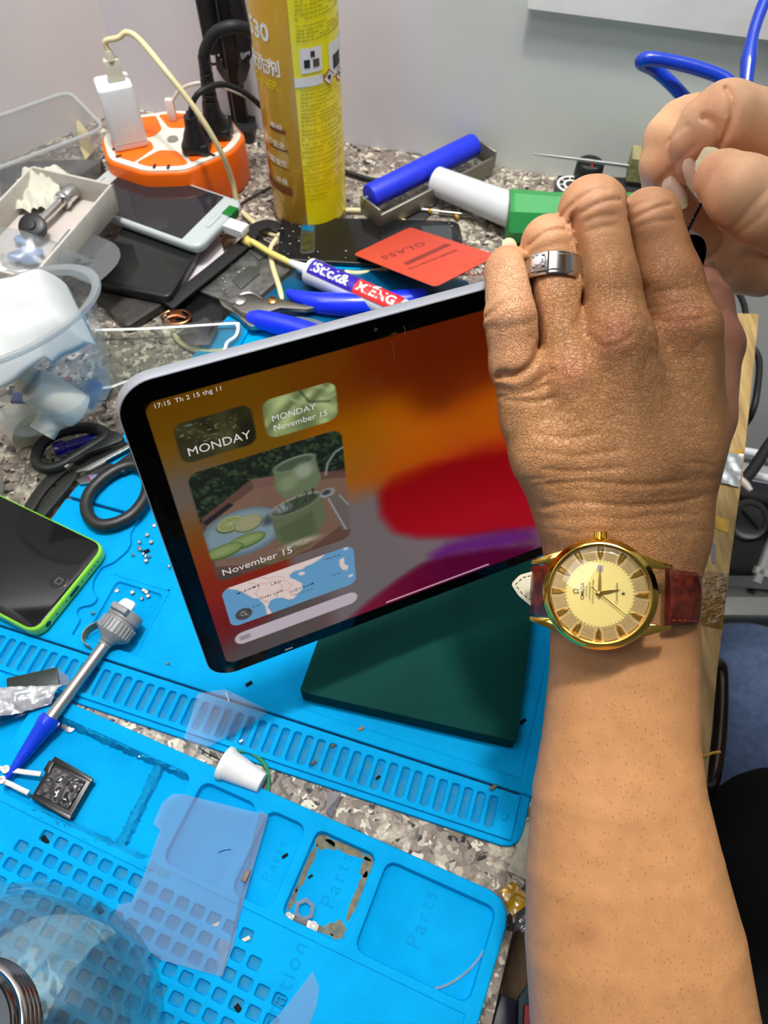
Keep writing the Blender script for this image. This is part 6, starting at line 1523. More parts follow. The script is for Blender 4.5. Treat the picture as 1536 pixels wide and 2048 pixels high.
# ------------------------------------------------------------------ the person: arm, hands, clothes
def Cm(u, v, d):
    """millimetres in the lens frame for a pixel at forward distance d (mm)"""
    return np.array([(u - CX) / FPX * d, (v - CY) / FPX * d, d], np.float32)
class Field:
    """distance field on a grid, turned into one closed skin"""
    def __init__(self, lo, hi, h):
        self.h = h; self.lo = np.array(lo, np.float32)
        self.n = np.ceil((np.array(hi) - self.lo) / h).astype(int) + 1
        self.ax = [self.lo[k] + h * np.arange(self.n[k], dtype=np.float32) for k in range(3)]
    def new(self): return np.full(self.n, 60.0, np.float32)
    def box(self, a, b, pad):
        lo = np.floor((np.minimum(a, b) - pad - self.lo) / self.h).astype(int); hi = np.ceil((np.maximum(a, b) + pad - self.lo) / self.h).astype(int) + 1
        lo = np.clip(lo, 0, self.n); hi = np.clip(hi, 0, self.n)
        return tuple(slice(l, h) for l, h in zip(lo, hi))
    def cone(self, Fd, a, b, ra, rb, k, pad=14):
        """smoothly add a tapered limb from a to b"""
        sl = self.box(a, b, max(ra, rb) + pad)
        X, Y, Z = np.meshgrid(self.ax[0][sl[0]], self.ax[1][sl[1]], self.ax[2][sl[2]], indexing='ij', sparse=True)
        e = b - a; L2 = float(e @ e) + 1e-9
        t = np.clip(((X - a[0]) * e[0] + (Y - a[1]) * e[1] + (Z - a[2]) * e[2]) / L2, 0, 1)
        d = np.sqrt((X - a[0] - e[0] * t) ** 2 + (Y - a[1] - e[1] * t) ** 2 + (Z - a[2] - e[2] * t) ** 2) - (ra + (rb - ra) * t)
        Fd[sl] = smin(Fd[sl], d, k)
    def ball(self, Fd, c, r, k): self.cone(Fd, c, c + np.array([0, 0, .01], np.float32), r, r, k)
    def groove(self, Fd, pts, depth, width, dmax):
        """press a crease along a polyline (lens-frame points)"""
        for a, b in zip(pts[:-1], pts[1:]):
            sl = self.box(a, b, width * 3 + 9)
            X, Y, Z = np.meshgrid(self.ax[0][sl[0]], self.ax[1][sl[1]], self.ax[2][sl[2]], indexing='ij', sparse=True)
            e = b - a; L2 = float(e[0] ** 2 + e[1] ** 2) + 1e-9
            t = np.clip(((X - a[0]) * e[0] + (Y - a[1]) * e[1]) / L2, 0, 1)
            q = np.sqrt((X - a[0] - e[0] * t) ** 2 + (Y - a[1] - e[1] * t) ** 2) 
            zc = a[2] + e[2] * t
            wgt = np.exp(-(q / width) ** 2) * (np.abs(Z - zc) < dmax)
            self.acc[sl] = np.maximum(self.acc[sl], depth * wgt)
    def skin(self, Fd):
        """surface nets"""
        s = Fd < 0
        n = self.n
        cnt = np.zeros(n - 1, np.int8)
        for i in (0, 1):
            for j in (0, 1):
                for k in (0, 1): cnt += s[i:n[0] - 1 + i, j:n[1] - 1 + j, k:n[2] - 1 + k]
        act = np.argwhere((cnt > 0) & (cnt < 8))
        vid = np.full(n - 1, -1, np.int64); vid[tuple(act.T)] = np.arange(len(act))
        acc = np.zeros((len(act), 3)); num = np.zeros(len(act))
        cor = [(i, j, k) for i in (0, 1) for j in (0, 1) for k in (0, 1)]
        for a in range(8):
            for b in range(a + 1, 8):
                ca, cb = np.array(cor[a]), np.array(cor[b])
                if abs(ca - cb).sum() != 1: continue
                fa = Fd[tuple((act + ca).T)]; fb = Fd[tuple((act + cb).T)]
                m = (fa < 0) != (fb < 0)
                t = np.where(m, fa / np.where(m, fa - fb, 1), 0)
                acc[m] += ca + (cb - ca) * t[m][:, None]; num[m] += 1
        V = self.lo + self.h * (act + acc / num[:, None])
        F = []
        for ax in range(3):
            u, v = [(1, 2), (2, 0), (0, 1)][ax]
            sh = [slice(None)] * 3; sa = list(sh); sb = list(sh)
            sa[ax] = slice(0, n[ax] - 1); sb[ax] = slice(1, n[ax])
            a, b = s[tuple(sa)], s[tuple(sb)]
            e = np.argwhere(a != b)
            e = e[(e[:, u] > 0) & (e[:, v] > 0) & (e[:, u] < n[u] - 1) & (e[:, v] < n[v] - 1)]
            if not len(e): continue
            du = np.zeros(3, int); du[u] = 1; dv = np.zeros(3, int); dv[v] = 1
            q = np.stack([vid[tuple((e - du - dv).T)], vid[tuple((e - dv).T)], vid[tuple(e.T)], vid[tuple((e - du).T)]], 1)
            fl = a[tuple(e.T)]
            q[~fl] = q[~fl][:, ::-1]
            F.append(q)
        return V, np.concatenate(F)
def smin(a, b, k):
    if k <= 0: return np.minimum(a, b)
    h = np.clip(.5 + .5 * (b - a) / k, 0, 1)
    return b + (a - b) * h - k * h * (1 - h)
def to_w(V):
    return V * .001 @ RC.T + np.array([0, 0, HC])

# ---- left arm and hand holding the tablet
f = Field(Cm(930, 340, 250) * [1, 1, 1] * np.array([1, 1, 0]) + np.array([0, -8, 235]), np.array([152, 232, 372]), 0.8)
C = Cm
palm = f.new()
def limb(Fd, pts, k=4.0):
    for (p, r), (q, s) in zip(pts[:-1], pts[1:]): f.cone(Fd, p, q, r, s, k)
# forearm, flattened: two strands and a core
arm = [(1062, 278, 1250, 300, 29.0), (1200, 276, 1248, 300, 28.0), (1340, 278, 1248, 300, 28.2), (1482, 280, 1240, 301, 29.8), (1592, 284, 1237, 301, 33.0), (1738, 286, 1248, 302, 37.8), (1884, 288, 1267, 303, 42.0), (2048, 290, 1287, 304, 44.0), (2330, 292, 1310, 304, 44.0)]
prev = None; fa_, fb_ = f.new(), f.new()
for (v, _, u, d, hw) in arm:
    r = hw * .72; off = hw - r
    c = C(u, v, d); a, b = c + np.array([-off, 0, 0], np.float32), c + np.array([off, 0, 0], np.float32)
    if prev is not None:
        f.cone(fa_, prev[0], a, prev[2], r, .4); f.cone(fb_, prev[1], b, prev[2], r, .4)
    prev = (a, b, r)
palm = smin(fa_, fb_, 12)
# metacarpal fan
limb(palm, [(C(1188, 1085, 298), 18), (C(1158, 985, 293), 17), (C(1105, 905, 286), 14.0), (C(1066, 835, 284), 11.0)], 8)
limb(palm, [(C(1222, 1060, 296), 18), (C(1205, 940, 287), 16), (C(1146, 775, 279), 12.0)], 8)
limb(palm, [(C(1275, 1060, 296), 18), (C(1272, 920, 286), 16.5), (C(1240, 700, 275), 12.6)], 8)
limb(palm, [(C(1318, 1060, 298), 18), (C(1342, 900, 292), 17.0), (C(1362, 672, 284), 13.6)], 8)
limb(palm, [(C(1322, 1000, 306), 17), (C(1352, 860, 302), 17), (C(1372, 720, 296), 13.0)], 8)
limb(palm, [(C(1150, 960, 304), 16), (C(1110, 850, 302), 14)], 8)
f.ball(palm, C(1236, 668, 270), 9.6, 6); f.ball(palm, C(1372, 648, 278), 10.0, 6); f.ball(palm, C(1140, 745, 275), 8.5, 6)
# tendons
limb(palm, [(C(1238, 690, 266), 3.0), (C(1262, 850, 272), 2.5), (C(1258, 960, 279), 2.0)], 6)
limb(palm, [(C(1145, 770, 272), 2.6), (C(1196, 900, 274), 2.2)], 6)
f.ball(palm, C(1178, 1040, 284), 9, 9)
def finger(pts, kp):
    Fd = f.new(); limb(Fd, [(C(*p[:3]), p[3]) for p in pts], 2.5)
    return smin(palm, Fd, kp)
G = finger([(1062, 835, 284, 11.2), (1034, 730, 277, 9.7), (1023, 640, 273, 9.5), (1016, 545, 280, 8.2), (1016, 536, 288, 7.6), (1020, 528, 300, 6.6)], 4)
G = smin(G, finger([(1140, 760, 278, 11.0), (1112, 600, 279, 10.0), (1099, 488, 282, 9.9), (1104, 486, 292, 9.2), (1112, 520, 308, 7.6)], 4), .6)
G = smin(G, finger([(1238, 690, 274, 12.0), (1214, 560, 275, 11.3), (1186, 422, 277, 11.9), (1188, 428, 290, 10.6), (1196, 480, 310, 8.4)], 4), .6)
G = smin(G, finger([(1366, 660, 283, 12.8), (1334, 560, 282, 12.1), (1298, 440, 282, 10.8), (1298, 438, 293, 10.0), (1306, 490, 312, 8.6)], 4), .6)
G = smin(G, finger([(1345, 985, 318, 17), (1400, 835, 324, 14.2), (1422, 690, 327, 12.6), (1414, 610, 330, 10.4), (1402, 570, 333, 8.4)], 7), .8)
f.ball(G, C(1438, 690, 325), 9.2, 4)
f.ball(G, C(1022, 625, 268), 5.0, 5); f.ball(G, C(1194, 420, 270), 6, 5); f.ball(G, C(1298, 446, 276), 6, 5); f.ball(G, C(1096, 484, 276), 5, 5)
# creases
f.acc = np.zeros(f.n, np.float32)
def crease(px, d, depth=.55, width=.8, dmax=16):
    q = spline([Vector((u, v, 0)) for u, v in px], 5)
    f.groove(G, [C(p.x, p.y, d) for p in q], depth, width, dmax)
for px, d, dp, wd in [
    ([(980, 625), (1000, 612), (1022, 603), (1042, 602)], 264, .6, .9), ([(978, 648), (1010, 655), (1045, 650), (1070, 640)], 264, .3, 1.4), ([(985, 575), (1010, 566), (1045, 566)], 270, .25, .8), ([(978, 598), (1000, 588), (1040, 584)], 268, .25, .8),
    ([(1004, 748), (1030, 751), (1055, 738), (1072, 715), (1080, 690)], 270, 1.4, 1.5), ([(998, 770), (1025, 783), (1060, 775), (1100, 745)], 272, .5, 1.2), ([(1005, 790), (1050, 788), (1090, 772)], 274, .6, 1.0), ([(1010, 800), (1060, 808), (1100, 800)], 276, .5, 1.0),
    ([(1064, 482), (1085, 470), (1108, 462), (1130, 460)], 272, .65, .8), ([(1070, 500), (1100, 494), (1130, 488)], 272, .25, .9),
    ([(1133, 413), (1160, 393), (1195, 380), (1215, 381)], 265, .6, .8), ([(1148, 430), (1180, 416), (1215, 404), (1240, 398)], 265, .6, .8), ([(1150, 446), (1190, 436), (1225, 432)], 265, .3, .9), ([(1155, 462), (1195, 455), (1235, 448)], 264, .25, .9),
    ([(1252, 420), (1275, 406), (1300, 399)], 270, .5, .8), ([(1255, 438), (1290, 425), (1325, 412), (1345, 405)], 270, .65, .8), ([(1262, 455), (1300, 445), (1350, 438)], 270, .3, .9),
    ([(1300, 583), (1330, 578), (1375, 578)], 270, .4, .8), ([(1310, 605), (1340, 609), (1372, 606)], 270, .4, .8), ([(1315, 622), (1345, 625), (1380, 622), (1400, 630)], 270, .45, .9), ([(1318, 632), (1350, 645), (1390, 642), (1408, 636)], 270, .45, .9),
    ([(1200, 640), (1222, 660), (1250, 650)], 260, .4, .9), ([(1190, 660), (1215, 690), (1255, 680)], 260, .45, .9), ([(1215, 672), (1240, 668), (1262, 676)], 260, .35, .8), ([(1150, 640), (1175, 680), (1180, 720)], 264, .4, 1.0), ([(1130, 690), (1150, 730), (1150, 780)], 266, .4, 1.0),
    ([(1070, 870), (1120, 880), (1180, 872)], 276, .35, 1.0), ([(1080, 905), (1140, 915), (1220, 905)], 276, .35, 1.0), ([(1085, 940), (1150, 945), (1230, 938)], 277, .4, 1.0), ([(1092, 970), (1160, 965), (1260, 972), (1360, 962)], 278, .45, 1.0), ([(1090, 1015), (1150, 1005), (1240, 1012), (1340, 1005), (1395, 995)], 280, .5, 1.0), ([(1095, 1040), (1160, 1032), (1250, 1040)], 280, .35, .9), ([(1240, 1038), (1310, 1030), (1390, 1030)], 280, .35, .9), ([(1280, 935), (1350, 928), (1410, 935)], 284, .3, .9), ([(1160, 1060), (1260, 1062), (1340, 1055)], 281, .3, .9),
    ([(1428, 622), (1440, 624), (1455, 618)], 316, .6, .9)]:
    crease(px, d, dp * 1.5, wd)
# fine crossing lines over the back of the hand
rsk = random.Random(11)
for k in range(260):
    u, v = rsk.uniform(1075, 1400), rsk.uniform(560, 860)
    an = rsk.choice((0.2, 1.35, 1.9)) + rsk.uniform(-.35, .35); L = rsk.uniform(12, 34)
    crease([(u - L * math.cos(an), v - L * math.sin(an)), (u + rsk.uniform(-3, 3), v + rsk.uniform(-3, 3)), (u + L * math.cos(an), v + L * math.sin(an))], 272, rsk.uniform(.18, .42), .6, 20)
for k in range(130):
    u, v = rsk.uniform(1090, 1400), rsk.uniform(850, 1065); an = rsk.uniform(-.16, .12); L = rsk.uniform(20, 60)
    crease([(u - L * math.cos(an), v - L * math.sin(an)), (u, v + rsk.uniform(-4, 4)), (u + L * math.cos(an), v + L * math.sin(an))], 282, rsk.uniform(.16, .38), .6, 22)
for px, d, dp, wd in [
    ([(1052, 520), (1062, 560), (1070, 610), (1076, 650), (1080, 690)], 276, 3.2, 1.0),
    ([(1140, 445), (1150, 490), (1158, 540), (1164, 585), (1162, 612)], 276, 2.6, 1.0), ([(1162, 612), (1155, 640), (1146, 660)], 272, .8, 1.2),
    ([(1246, 415), (1254, 470), (1264, 520), (1274, 560), (1288, 582)], 278, 3.2, 1.0)]:
    crease(px, d, dp, wd, 20)
G += f.acc
VL, FL = f.skin(G)
VLw = to_w(VL)

# ---- right hand reaching in from the right, pinching a thin wire
f = Field(np.array([84, -158, 236]), np.array([182, -66, 372]), 0.9)
f.acc = np.zeros(f.n, np.float32)
palm = f.new()
limb(palm, [(C(1600, 290, 300), 14), (C(1760, 380, 315), 18), (C(1950, 520, 330), 26)], 8)
limb(palm, [(C(1600, 350, 312), 15), (C(1760, 410, 322), 18), (C(1950, 520, 335), 26)], 8)
limb(palm, [(C(1595, 430, 332), 14), (C(1760, 450, 332), 18), (C(1950, 540, 335), 26)], 8)
limb(palm, [(C(1650, 470, 285), 16), (C(1800, 520, 305), 20)], 8)
palm2 = palm
def fing(pts, kp=3):
    Fd = f.new(); limb(Fd, [(C(*p[:3]), p[3]) for p in pts], 2.0); return Fd
parts = [
    fing([(1610, 292, 298, 14), (1530, 262, 290, 13.6), (1452, 238, 284, 12.9), (1418, 252, 286, 11.2), (1398, 280, 290, 10.2), (1390, 318, 295, 8.4), (1388, 342, 298, 6.4)]),
    fing([(1610, 320, 316, 13.5), (1500, 280, 306, 12.6), (1384, 246, 300, 12.2), (1346, 280, 302, 11.0), (1331, 326, 305, 9.7), (1340, 358, 309, 8.4), (1352, 378, 312, 6.6)]),
    fing([(1610, 380, 334, 12.5), (1440, 290, 322, 11), (1330, 330, 322, 9.8), (1330, 395, 330, 9.4), (1378, 452, 338, 9.0), (1404, 480, 342, 8.0)]),
    fing([(1610, 450, 344, 12), (1470, 470, 346, 10.5), (1428, 520, 350, 9.6), (1470, 545, 352, 9.2), (1520, 556, 354, 8.6)]),
    fing([(1650, 470, 274, 14.5), (1536, 414, 269, 12.9), (1482, 383, 269, 12.3), (1446, 357, 272, 9.8)], 6)]
G = palm
for q in parts[:4]: G = smin(G, q, .5) if G is not palm else smin(palm, q, 5)
G = smin(G, parts[4], 1.0)
def cr2(px, d, dp=.6, wd=.9): crease(px, d, dp, wd, 14)
cr2([(1447, 182), (1456, 215), (1456, 250), (1446, 290)], 276, 2.0, 1.0); cr2([(1399, 243), (1415, 254), (1428, 270), (1437, 290)], 280, 1.5, .9); cr2([(1340, 280), (1347, 277), (1353, 281)], 292, .7, .9)
cr2([(1380, 215), (1360, 240), (1348, 275)], 290, .6, 1.2); cr2([(1488, 440), (1500, 415), (1520, 392)], 260, .45, .9); cr2([(1523, 355), (1525, 385), (1512, 405)], 260, .35, .9); cr2([(1500, 450), (1520, 435), (1536, 410)], 260, .4, .9)
cr2([(1320, 364), (1330, 352), (1345, 348)], 302, .5, 1.0); cr2([(1362, 322), (1366, 312), (1378, 308)], 288, .4, 1.0)
G += f.acc
VR, FR = f.skin(G)
VRw = to_w(VR)
# ---- upper arms and shoulders hidden in the shirt, coarse
f = Field(np.array([60, -160, 260]), np.array([620, 560, 760]), 7.0)
G = f.new()
limb(G, [(C(1310, 2330, 304), 44), (C(1500, 2500, 360), 46), (C(1900, 2000, 560), 56)], 10)
limb(G, [(C(1950, 530, 334), 28), (C(2300, 700, 380), 40), (C(2350, 950, 440), 46), (C(2100, 1500, 540), 56)], 10)
limb(G, [(C(1900, 2000, 560), 56), (C(2100, 1500, 540), 56)], 10)
VU, FU = f.skin(G); VUw = to_w(VU)
# ---- the head bent over the work, above the picture
hc3 = np.array([155., 228., 620.]); hu = np.array([-.80, .50, .10]); hu /= np.linalg.norm(hu); hf = np.array([-.15, .10, -1.]); hf -= hu * (hf @ hu); hf /= np.linalg.norm(hf); hs_ = np.cross(hu, hf)
def HP(u, f_, s_=0): return (hc3 + hu * u + hf * f_ + hs_ * s_).astype(np.float32)
f = Field(np.array([10, -20, 480]), np.array([420, 340, 740]), 3.0); G = f.new()
limb(G, [(HP(18, -8), 74), (HP(10, 14), 68)], 6); limb(G, [(HP(0, 34), 56), (HP(-48, 52), 34)], 16); limb(G, [(HP(-40, -12), 50), (np.array([330, 90, 520], np.float32), 58)], 14)
limb(G, [(HP(12, 84), 6), (HP(-14, 96), 8.5)], 6); limb(G, [(HP(-14, 90, -8), 6), (HP(-14, 90, 8), 6)], 4)
limb(G, [(HP(20, 80, -36), 7), (HP(22, 84, 0), 6), (HP(20, 80, 36), 7)], 8); limb(G, [(HP(-36, 84, -16), 5), (HP(-36, 88, 0), 6), (HP(-36, 84, 16), 5)], 4); limb(G, [(HP(-44, 82, -13), 5), (HP(-45, 85, 0), 6), (HP(-44, 82, 13), 5)], 3)
for sg in (-1, 1): limb(G, [(HP(14, -6, 74 * sg), 8), (HP(-4, 2, 78 * sg), 9), (HP(-18, 10, 72 * sg), 7)], 3)
VH, FH = f.skin(G); VH = VH.astype(float) * .001
Gh = f.new(); limb(Gh, [(HP(22, -14), 84), (HP(2, -26), 80)], 6)
sl = np.meshgrid(*f.ax, indexing='ij', sparse=True)
cutp = (sl[0] - hc3[0]) * hf[0] + (sl[1] - hc3[1]) * hf[1] + (sl[2] - hc3[2]) * hf[2] - 34 - .35 * ((sl[0] - hc3[0]) * hu[0] + (sl[1] - hc3[1]) * hu[1] + (sl[2] - hc3[2]) * hu[2])
Gh = np.maximum(np.maximum(Gh, cutp), -(G + 1.0) * 0 - 60)
VHr, FHr = f.skin(Gh.astype(np.float32)); VHr = VHr.astype(float) * .001

def skin_mat():
    m, n, b = new_mat('skin'); N = n.nodes; L = n.links
    tc = N.new('ShaderNodeTexCoord')
    a = N.new('ShaderNodeVertexColor'); a.layer_name = 'paint'
    t = N.new('ShaderNodeTexNoise'); t.inputs['Scale'].default_value = 130; t.inputs['Detail'].default_value = 6; L.new(tc.outputs['Object'], t.inputs['Vector'])
    r = N.new('ShaderNodeValToRGB'); r.color_ramp.elements[0].position = .3; r.color_ramp.elements[0].color = (.90, .86, .84, 1); r.color_ramp.elements[1].position = .7; r.color_ramp.elements[1].color = (1.06, 1.03, 1.0, 1)
    L.new(t.outputs['Fac'], r.inputs[0])
    mx = N.new('ShaderNodeMix'); mx.data_type = 'RGBA'; mx.blend_type = 'MULTIPLY'; mx.inputs[0].default_value = 1
    L.new(a.outputs['Color'], mx.inputs[6]); L.new(r.outputs[0], mx.inputs[7])
    # pores
    vp = N.new('ShaderNodeTexVoronoi'); vp.inputs['Scale'].default_value = 640; vm = N.new('ShaderNodeMapping'); vm.inputs['Scale'].default_value = (1.0, .55, .8); vm.inputs['Rotation'].default_value = (0, 0, .9); L.new(tc.outputs['Object'], vm.inputs[0]); L.new(vm.outputs[0], vp.inputs['Vector'])
    rp = N.new('ShaderNodeValToRGB'); rp.color_ramp.elements[0].position = .10; rp.color_ramp.elements[0].color = (.58, .50, .42, 1); rp.color_ramp.elements[1].position = .24; rp.color_ramp.elements[1].color = (1, 1, 1, 1)
    L.new(vp.outputs['Distance'], rp.inputs[0])
    m2 = N.new('ShaderNodeMix'); m2.data_type = 'RGBA'; m2.blend_type = 'MULTIPLY'; L.new(a.outputs['Alpha'], m2.inputs[0])
    L.new(mx.outputs[2], m2.inputs[6]); L.new(rp.outputs[0], m2.inputs[7]); L.new(m2.outputs[2], b.inputs['Base Color'])
    b.inputs['Roughness'].default_value = .48; b.inputs['Specular IOR Level'].default_value = .4
    b.inputs['Subsurface Weight'].default_value = .12; b.inputs['Subsurface Radius'].default_value = (1, .35, .2); b.inputs['Subsurface Scale'].default_value = .0025
    v = N.new('ShaderNodeTexVoronoi'); v.feature = 'DISTANCE_TO_EDGE'; v.inputs['Scale'].default_value = 680
    mp = N.new('ShaderNodeMapping'); mp.inputs['Scale'].default_value = (.75, 1.15, 1.15); L.new(tc.outputs['Object'], mp.inputs[0]); wq = N.new('ShaderNodeTexNoise'); wq.inputs['Scale'].default_value = 220; L.new(tc.outputs['Object'], wq.inputs['Vector']); wx = N.new('ShaderNodeMix'); wx.data_type = 'VECTOR'; wx.inputs[0].default_value = .006; L.new(mp.outputs[0], wx.inputs[4]); L.new(wq.outputs['Color'], wx.inputs[5]); L.new(wx.outputs[1], v.inputs['Vector'])
    rv = N.new('ShaderNodeValToRGB'); rv.color_ramp.elements[0].position = 0; rv.color_ramp.elements[1].position = .10
    L.new(v.outputs['Distance'], rv.inputs[0])
    k = N.new('ShaderNodeBump'); ga = N.new('ShaderNodeAttribute'); ga.attribute_name = 'grain'; L.new(ga.outputs['Fac'], k.inputs['Strength']); k.inputs['Distance'].default_value = .0003; L.new(rv.outputs[0], k.inputs['Height'])
    t3 = N.new('ShaderNodeTexNoise'); t3.inputs['Scale'].default_value = 900; L.new(tc.outputs['Object'], t3.inputs['Vector'])
    k2 = N.new('ShaderNodeBump'); k2.inputs['Strength'].default_value = .18; k2.inputs['Distance'].default_value = .0004; L.new(t3.outputs['Fac'], k2.inputs['Height']); L.new(k.outputs[0], k2.inputs['Normal'])
    L.new(k2.outputs[0], b.inputs['Normal'])
    return m
SKIN = skin_mat()
nL, nR = len(VLw), len(VRw)
V = np.concatenate([VLw, VRw, VUw, VH]); F = np.concatenate([FL, FR + nL, FU + nL + nR, FH[:, ::1] + nL + nR + len(VUw)])
pr = thing('person', 'person in black shirt holding the tablet, right hand pinching a thin wire', 'person', (0.32, -0.02, -0.2))
me = bpy.data.meshes.new('body'); me.from_pydata(V.tolist(), [], F.tolist()); me.update(); me.polygons.foreach_set('use_smooth', [True] * len(me.polygons))
body = link_mesh('body', me, SKIN, pr)
# skin tone: tanned arm, paler fingertips and inner thumb, redder knuckles
base = np.array(lin((194, 142, 94))); pale = np.array(lin((224, 170, 132))); red = np.array(lin((196, 122, 92))); dark = np.array(lin((186, 128, 84)))
cols = np.tile(base, (len(V), 1))
def blend(mask, c): cols[:] = cols * (1 - mask[:, None]) + c * mask[:, None]
Pm = np.concatenate([VL, VR, VU, (V[nL + nR + len(VU):] - np.array([0, 0, HC])) @ RC * 1000]).astype(float)
uu = Pm[:, 0] / Pm[:, 2] * FPX + CX; vv = Pm[:, 1] / Pm[:, 2] * FPX + CY; dd = Pm[:, 2]
isL = np.arange(len(V)) < nL; isR = (np.arange(len(V)) >= nL) & (np.arange(len(V)) < nL + nR)
def spot(u, v, ru, rv=None): return np.exp(-(((uu - u) / ru) ** 2 + ((vv - v) / (rv or ru)) ** 2))
blend(np.clip((860 - vv) / 300, 0, 1) * isL * .35, np.array(lin((188, 130, 86))))
for (u, v, r) in ((1236, 668, 45), (1368, 640, 42), (1140, 740, 34)): blend(spot(u, v, r) * isL * .55, red)
for (u, v, r) in ((1020, 560, 60), (1100, 450, 55), (1188, 385, 60), (1300, 395, 60)): blend(spot(u, v, r) * isL * .8, pale)
blend(spot(1010, 640, 60, 110) * isL * .6, pale)
blend((np.clip((dd - 306) / 10, 0, 1) * isL * (vv < 1000)) * .85, np.array(lin((226, 168, 146))))
blend(isR * .9, np.array(lin((238, 190, 148))))
for (u, v, r) in ((1330, 330, 40), (1420, 215, 40), (1430, 340, 40), (1385, 320, 35), (1370, 440, 60)): blend(spot(u, v, r) * isR * .5, np.array(lin((218, 146, 112))))
blend(spot(1165, 1870, 36, 26) * isL * .4, np.array(lin((150, 96, 62)))); blend(spot(1310, 940, 90, 70) * isL * .25, dark)
paint(body, cols)
_al = np.ones((len(V), 4), np.float32); _al[:, :3] = cols; _al[:, 3] = np.clip((vv - 1290) / 80, 0, 1) * isL * .75
body.data.color_attributes['paint'].data.foreach_set('color', _al.ravel())
_g = body.data.attributes.new('grain', 'FLOAT', 'POINT'); _gv = np.where(isL, np.where(vv > 1200, .16, .22 + .60 * np.clip((vv - 420) / 150, 0, 1)), .10); _gv = np.where(isL & (dd > 308) & (vv < 1000), .1, _gv); _g.data.foreach_set('value', _gv.astype(np.float32))
# ---- fingernails
NAIL = mat('nail', (214, 178, 158), .28, spec=.5); NAILT = mat('nail_tip', (208, 196, 156), .35)
def nail(root, tip, side, w0, w1, curve, name, free=.3, lift=0.0, m=NAIL):
    """curved plate from root to tip; side = pixel-space side point giving the width direction"""
    root, tip, side = Vector(root), Vector(tip), Vector(side)
    ex = (tip - root); L = ex.length; ex.normalize(); ey = (side - root); ey = (ey - ex * ey.dot(ex)).normalized(); ez = ex.cross(ey)
    cpos = Vector((0, 0, HC)); 
    if ez.dot(cpos - root) < 0: ez = -ez
    def fn(s, t):
        a = (t - .5) * 2; wv = (w0 * (1 - s) + w1 * s) * (min(1, (s + .04) * 4) ** .5) * (1 - .25 * max(0, s - .8) / .2 * abs(a))
        bow = -curve * a * a + .0006 * math.sin(PI * s)
        x = s * L * (1 - .12 * a * a * (1 if s > .5 else -0.4))
        return root + ex * x + ey * (a * wv / 2) + ez * (bow + lift)
    g = thick(grid_surface(fn, 10, 8), .0005)
    o = make(name, g, [m, NAILT], pr, angle=60)
    bo = base_of(o)
    for p in o.data.polygons:
        if (p.center + bo - root).dot(ex) > L * .66: p.material_index = 1
    return o
o = nail(C(1021, 520, 292) * .001 @ RC.T + np.array([0, 0, HC]), D(1024, 479, .298), D(1050, 515, .297), .0085, .007, .0012, 'fingernail'); o['label'] = 'nail of the little finger showing above the tablet edge'
o = nail(D(1379, 316, .2856), D(1395, 386, .2900), D(1402, 320, .2856), .0064, .0048, .0020, 'fingernail'); o['label'] = 'long nail of the right index finger'
o = nail(D(1340, 352, .2985), D(1371, 416, .3005), D(1374, 338, .2980), .0094, .0068, .0022, 'fingernail'); o['label'] = 'long nail of the right middle finger'
o = nail(D(1440, 300, .2705), D(1402, 354, .272), D(1456, 314, .2712), .0105, .009, .0012, 'fingernail', m=NAILT); o['label'] = 'edge of the long right thumbnail'
o = nail(D(1424, 575, .329), D(1427, 524, .334), D(1438, 566, .336), .006, .004, .0008, 'fingernail', m=NAILT); o['label'] = 'thumbnail of the left hand seen from its edge'
make('hair', (VHr.tolist(), FHr.tolist()), mat('black_hair', (16, 14, 13), .5, bump=.8, bscale=500), pr, angle=180)
for sg in (-1, 1):
    e_ = make('eye', sphere(tuple(HP(8, 72, 31 * sg) * .001), .0125, 10), mat('eye_white', (228, 222, 214), .15), pr)
    ip_ = HP(8, 84, 31 * sg) * .001; make('iris', sphere(tuple(ip_), .0052, 8, (1, 1, .5)), mat('iris_brown', (48, 28, 16), .1), e_)
# ---- clothes
JEANS = mat('denim', (120, 144, 186), .8, rgb2=(104, 126, 168), scale=160, bump=.6, bscale=900)
f = Field(np.array([180, 40, 480]), np.array([900, 700, 1150]), 9.0); G = f.new()
limb(G, [(C(1490, 1395, 640), 62), (C(1580, 1560, 650), 74), (C(1760, 1800, 680), 86)], 20)
limb(G, [(C(1640, 1360, 820), 66), (C(1740, 1560, 760), 76), (C(1860, 1800, 740), 88)], 20)
Vj, Fj = f.skin(G)
make('jeans', (to_w(Vj).tolist(), Fj.tolist()), JEANS, pr, angle=180)['label'] = 'faded blue jeans on the thigh'
SHIRT = mat('black_cotton', (9, 9, 10), .9, bump=.4, bscale=700, spec=.2)
f = Field(np.array([90, -320, 160]), np.array([760, 700, 900]), 7.0); G = f.new()
limb(G, [(C(1575, 1720, 470), 54), (C(1700, 2000, 480), 66), (C(1900, 2100, 540), 80)], 20)
limb(G, [(C(1600, 2250, 420), 66), (C(1900, 2100, 540), 80), (C(2300, 1750, 620), 110), (C(2350, 1250, 560), 70)], 20)
nk = ((np.array([.33, .09, .52]) - np.array([0, 0, HC])) @ RC * 1000).astype(np.float32); limb(G, [(nk, 66), (C(2250, 900, 480), 90), (C(2300, 1750, 620), 110)], 20)
limb(G, [(C(1900, 2200, 620), 120), (C(2200, 1700, 680), 130)], 20)
Vs, Fs = f.skin(G)
make('shirt', (to_w(Vs).tolist(), Fs.tolist()), SHIRT, pr, angle=180)['label'] = 'plain black shirt'
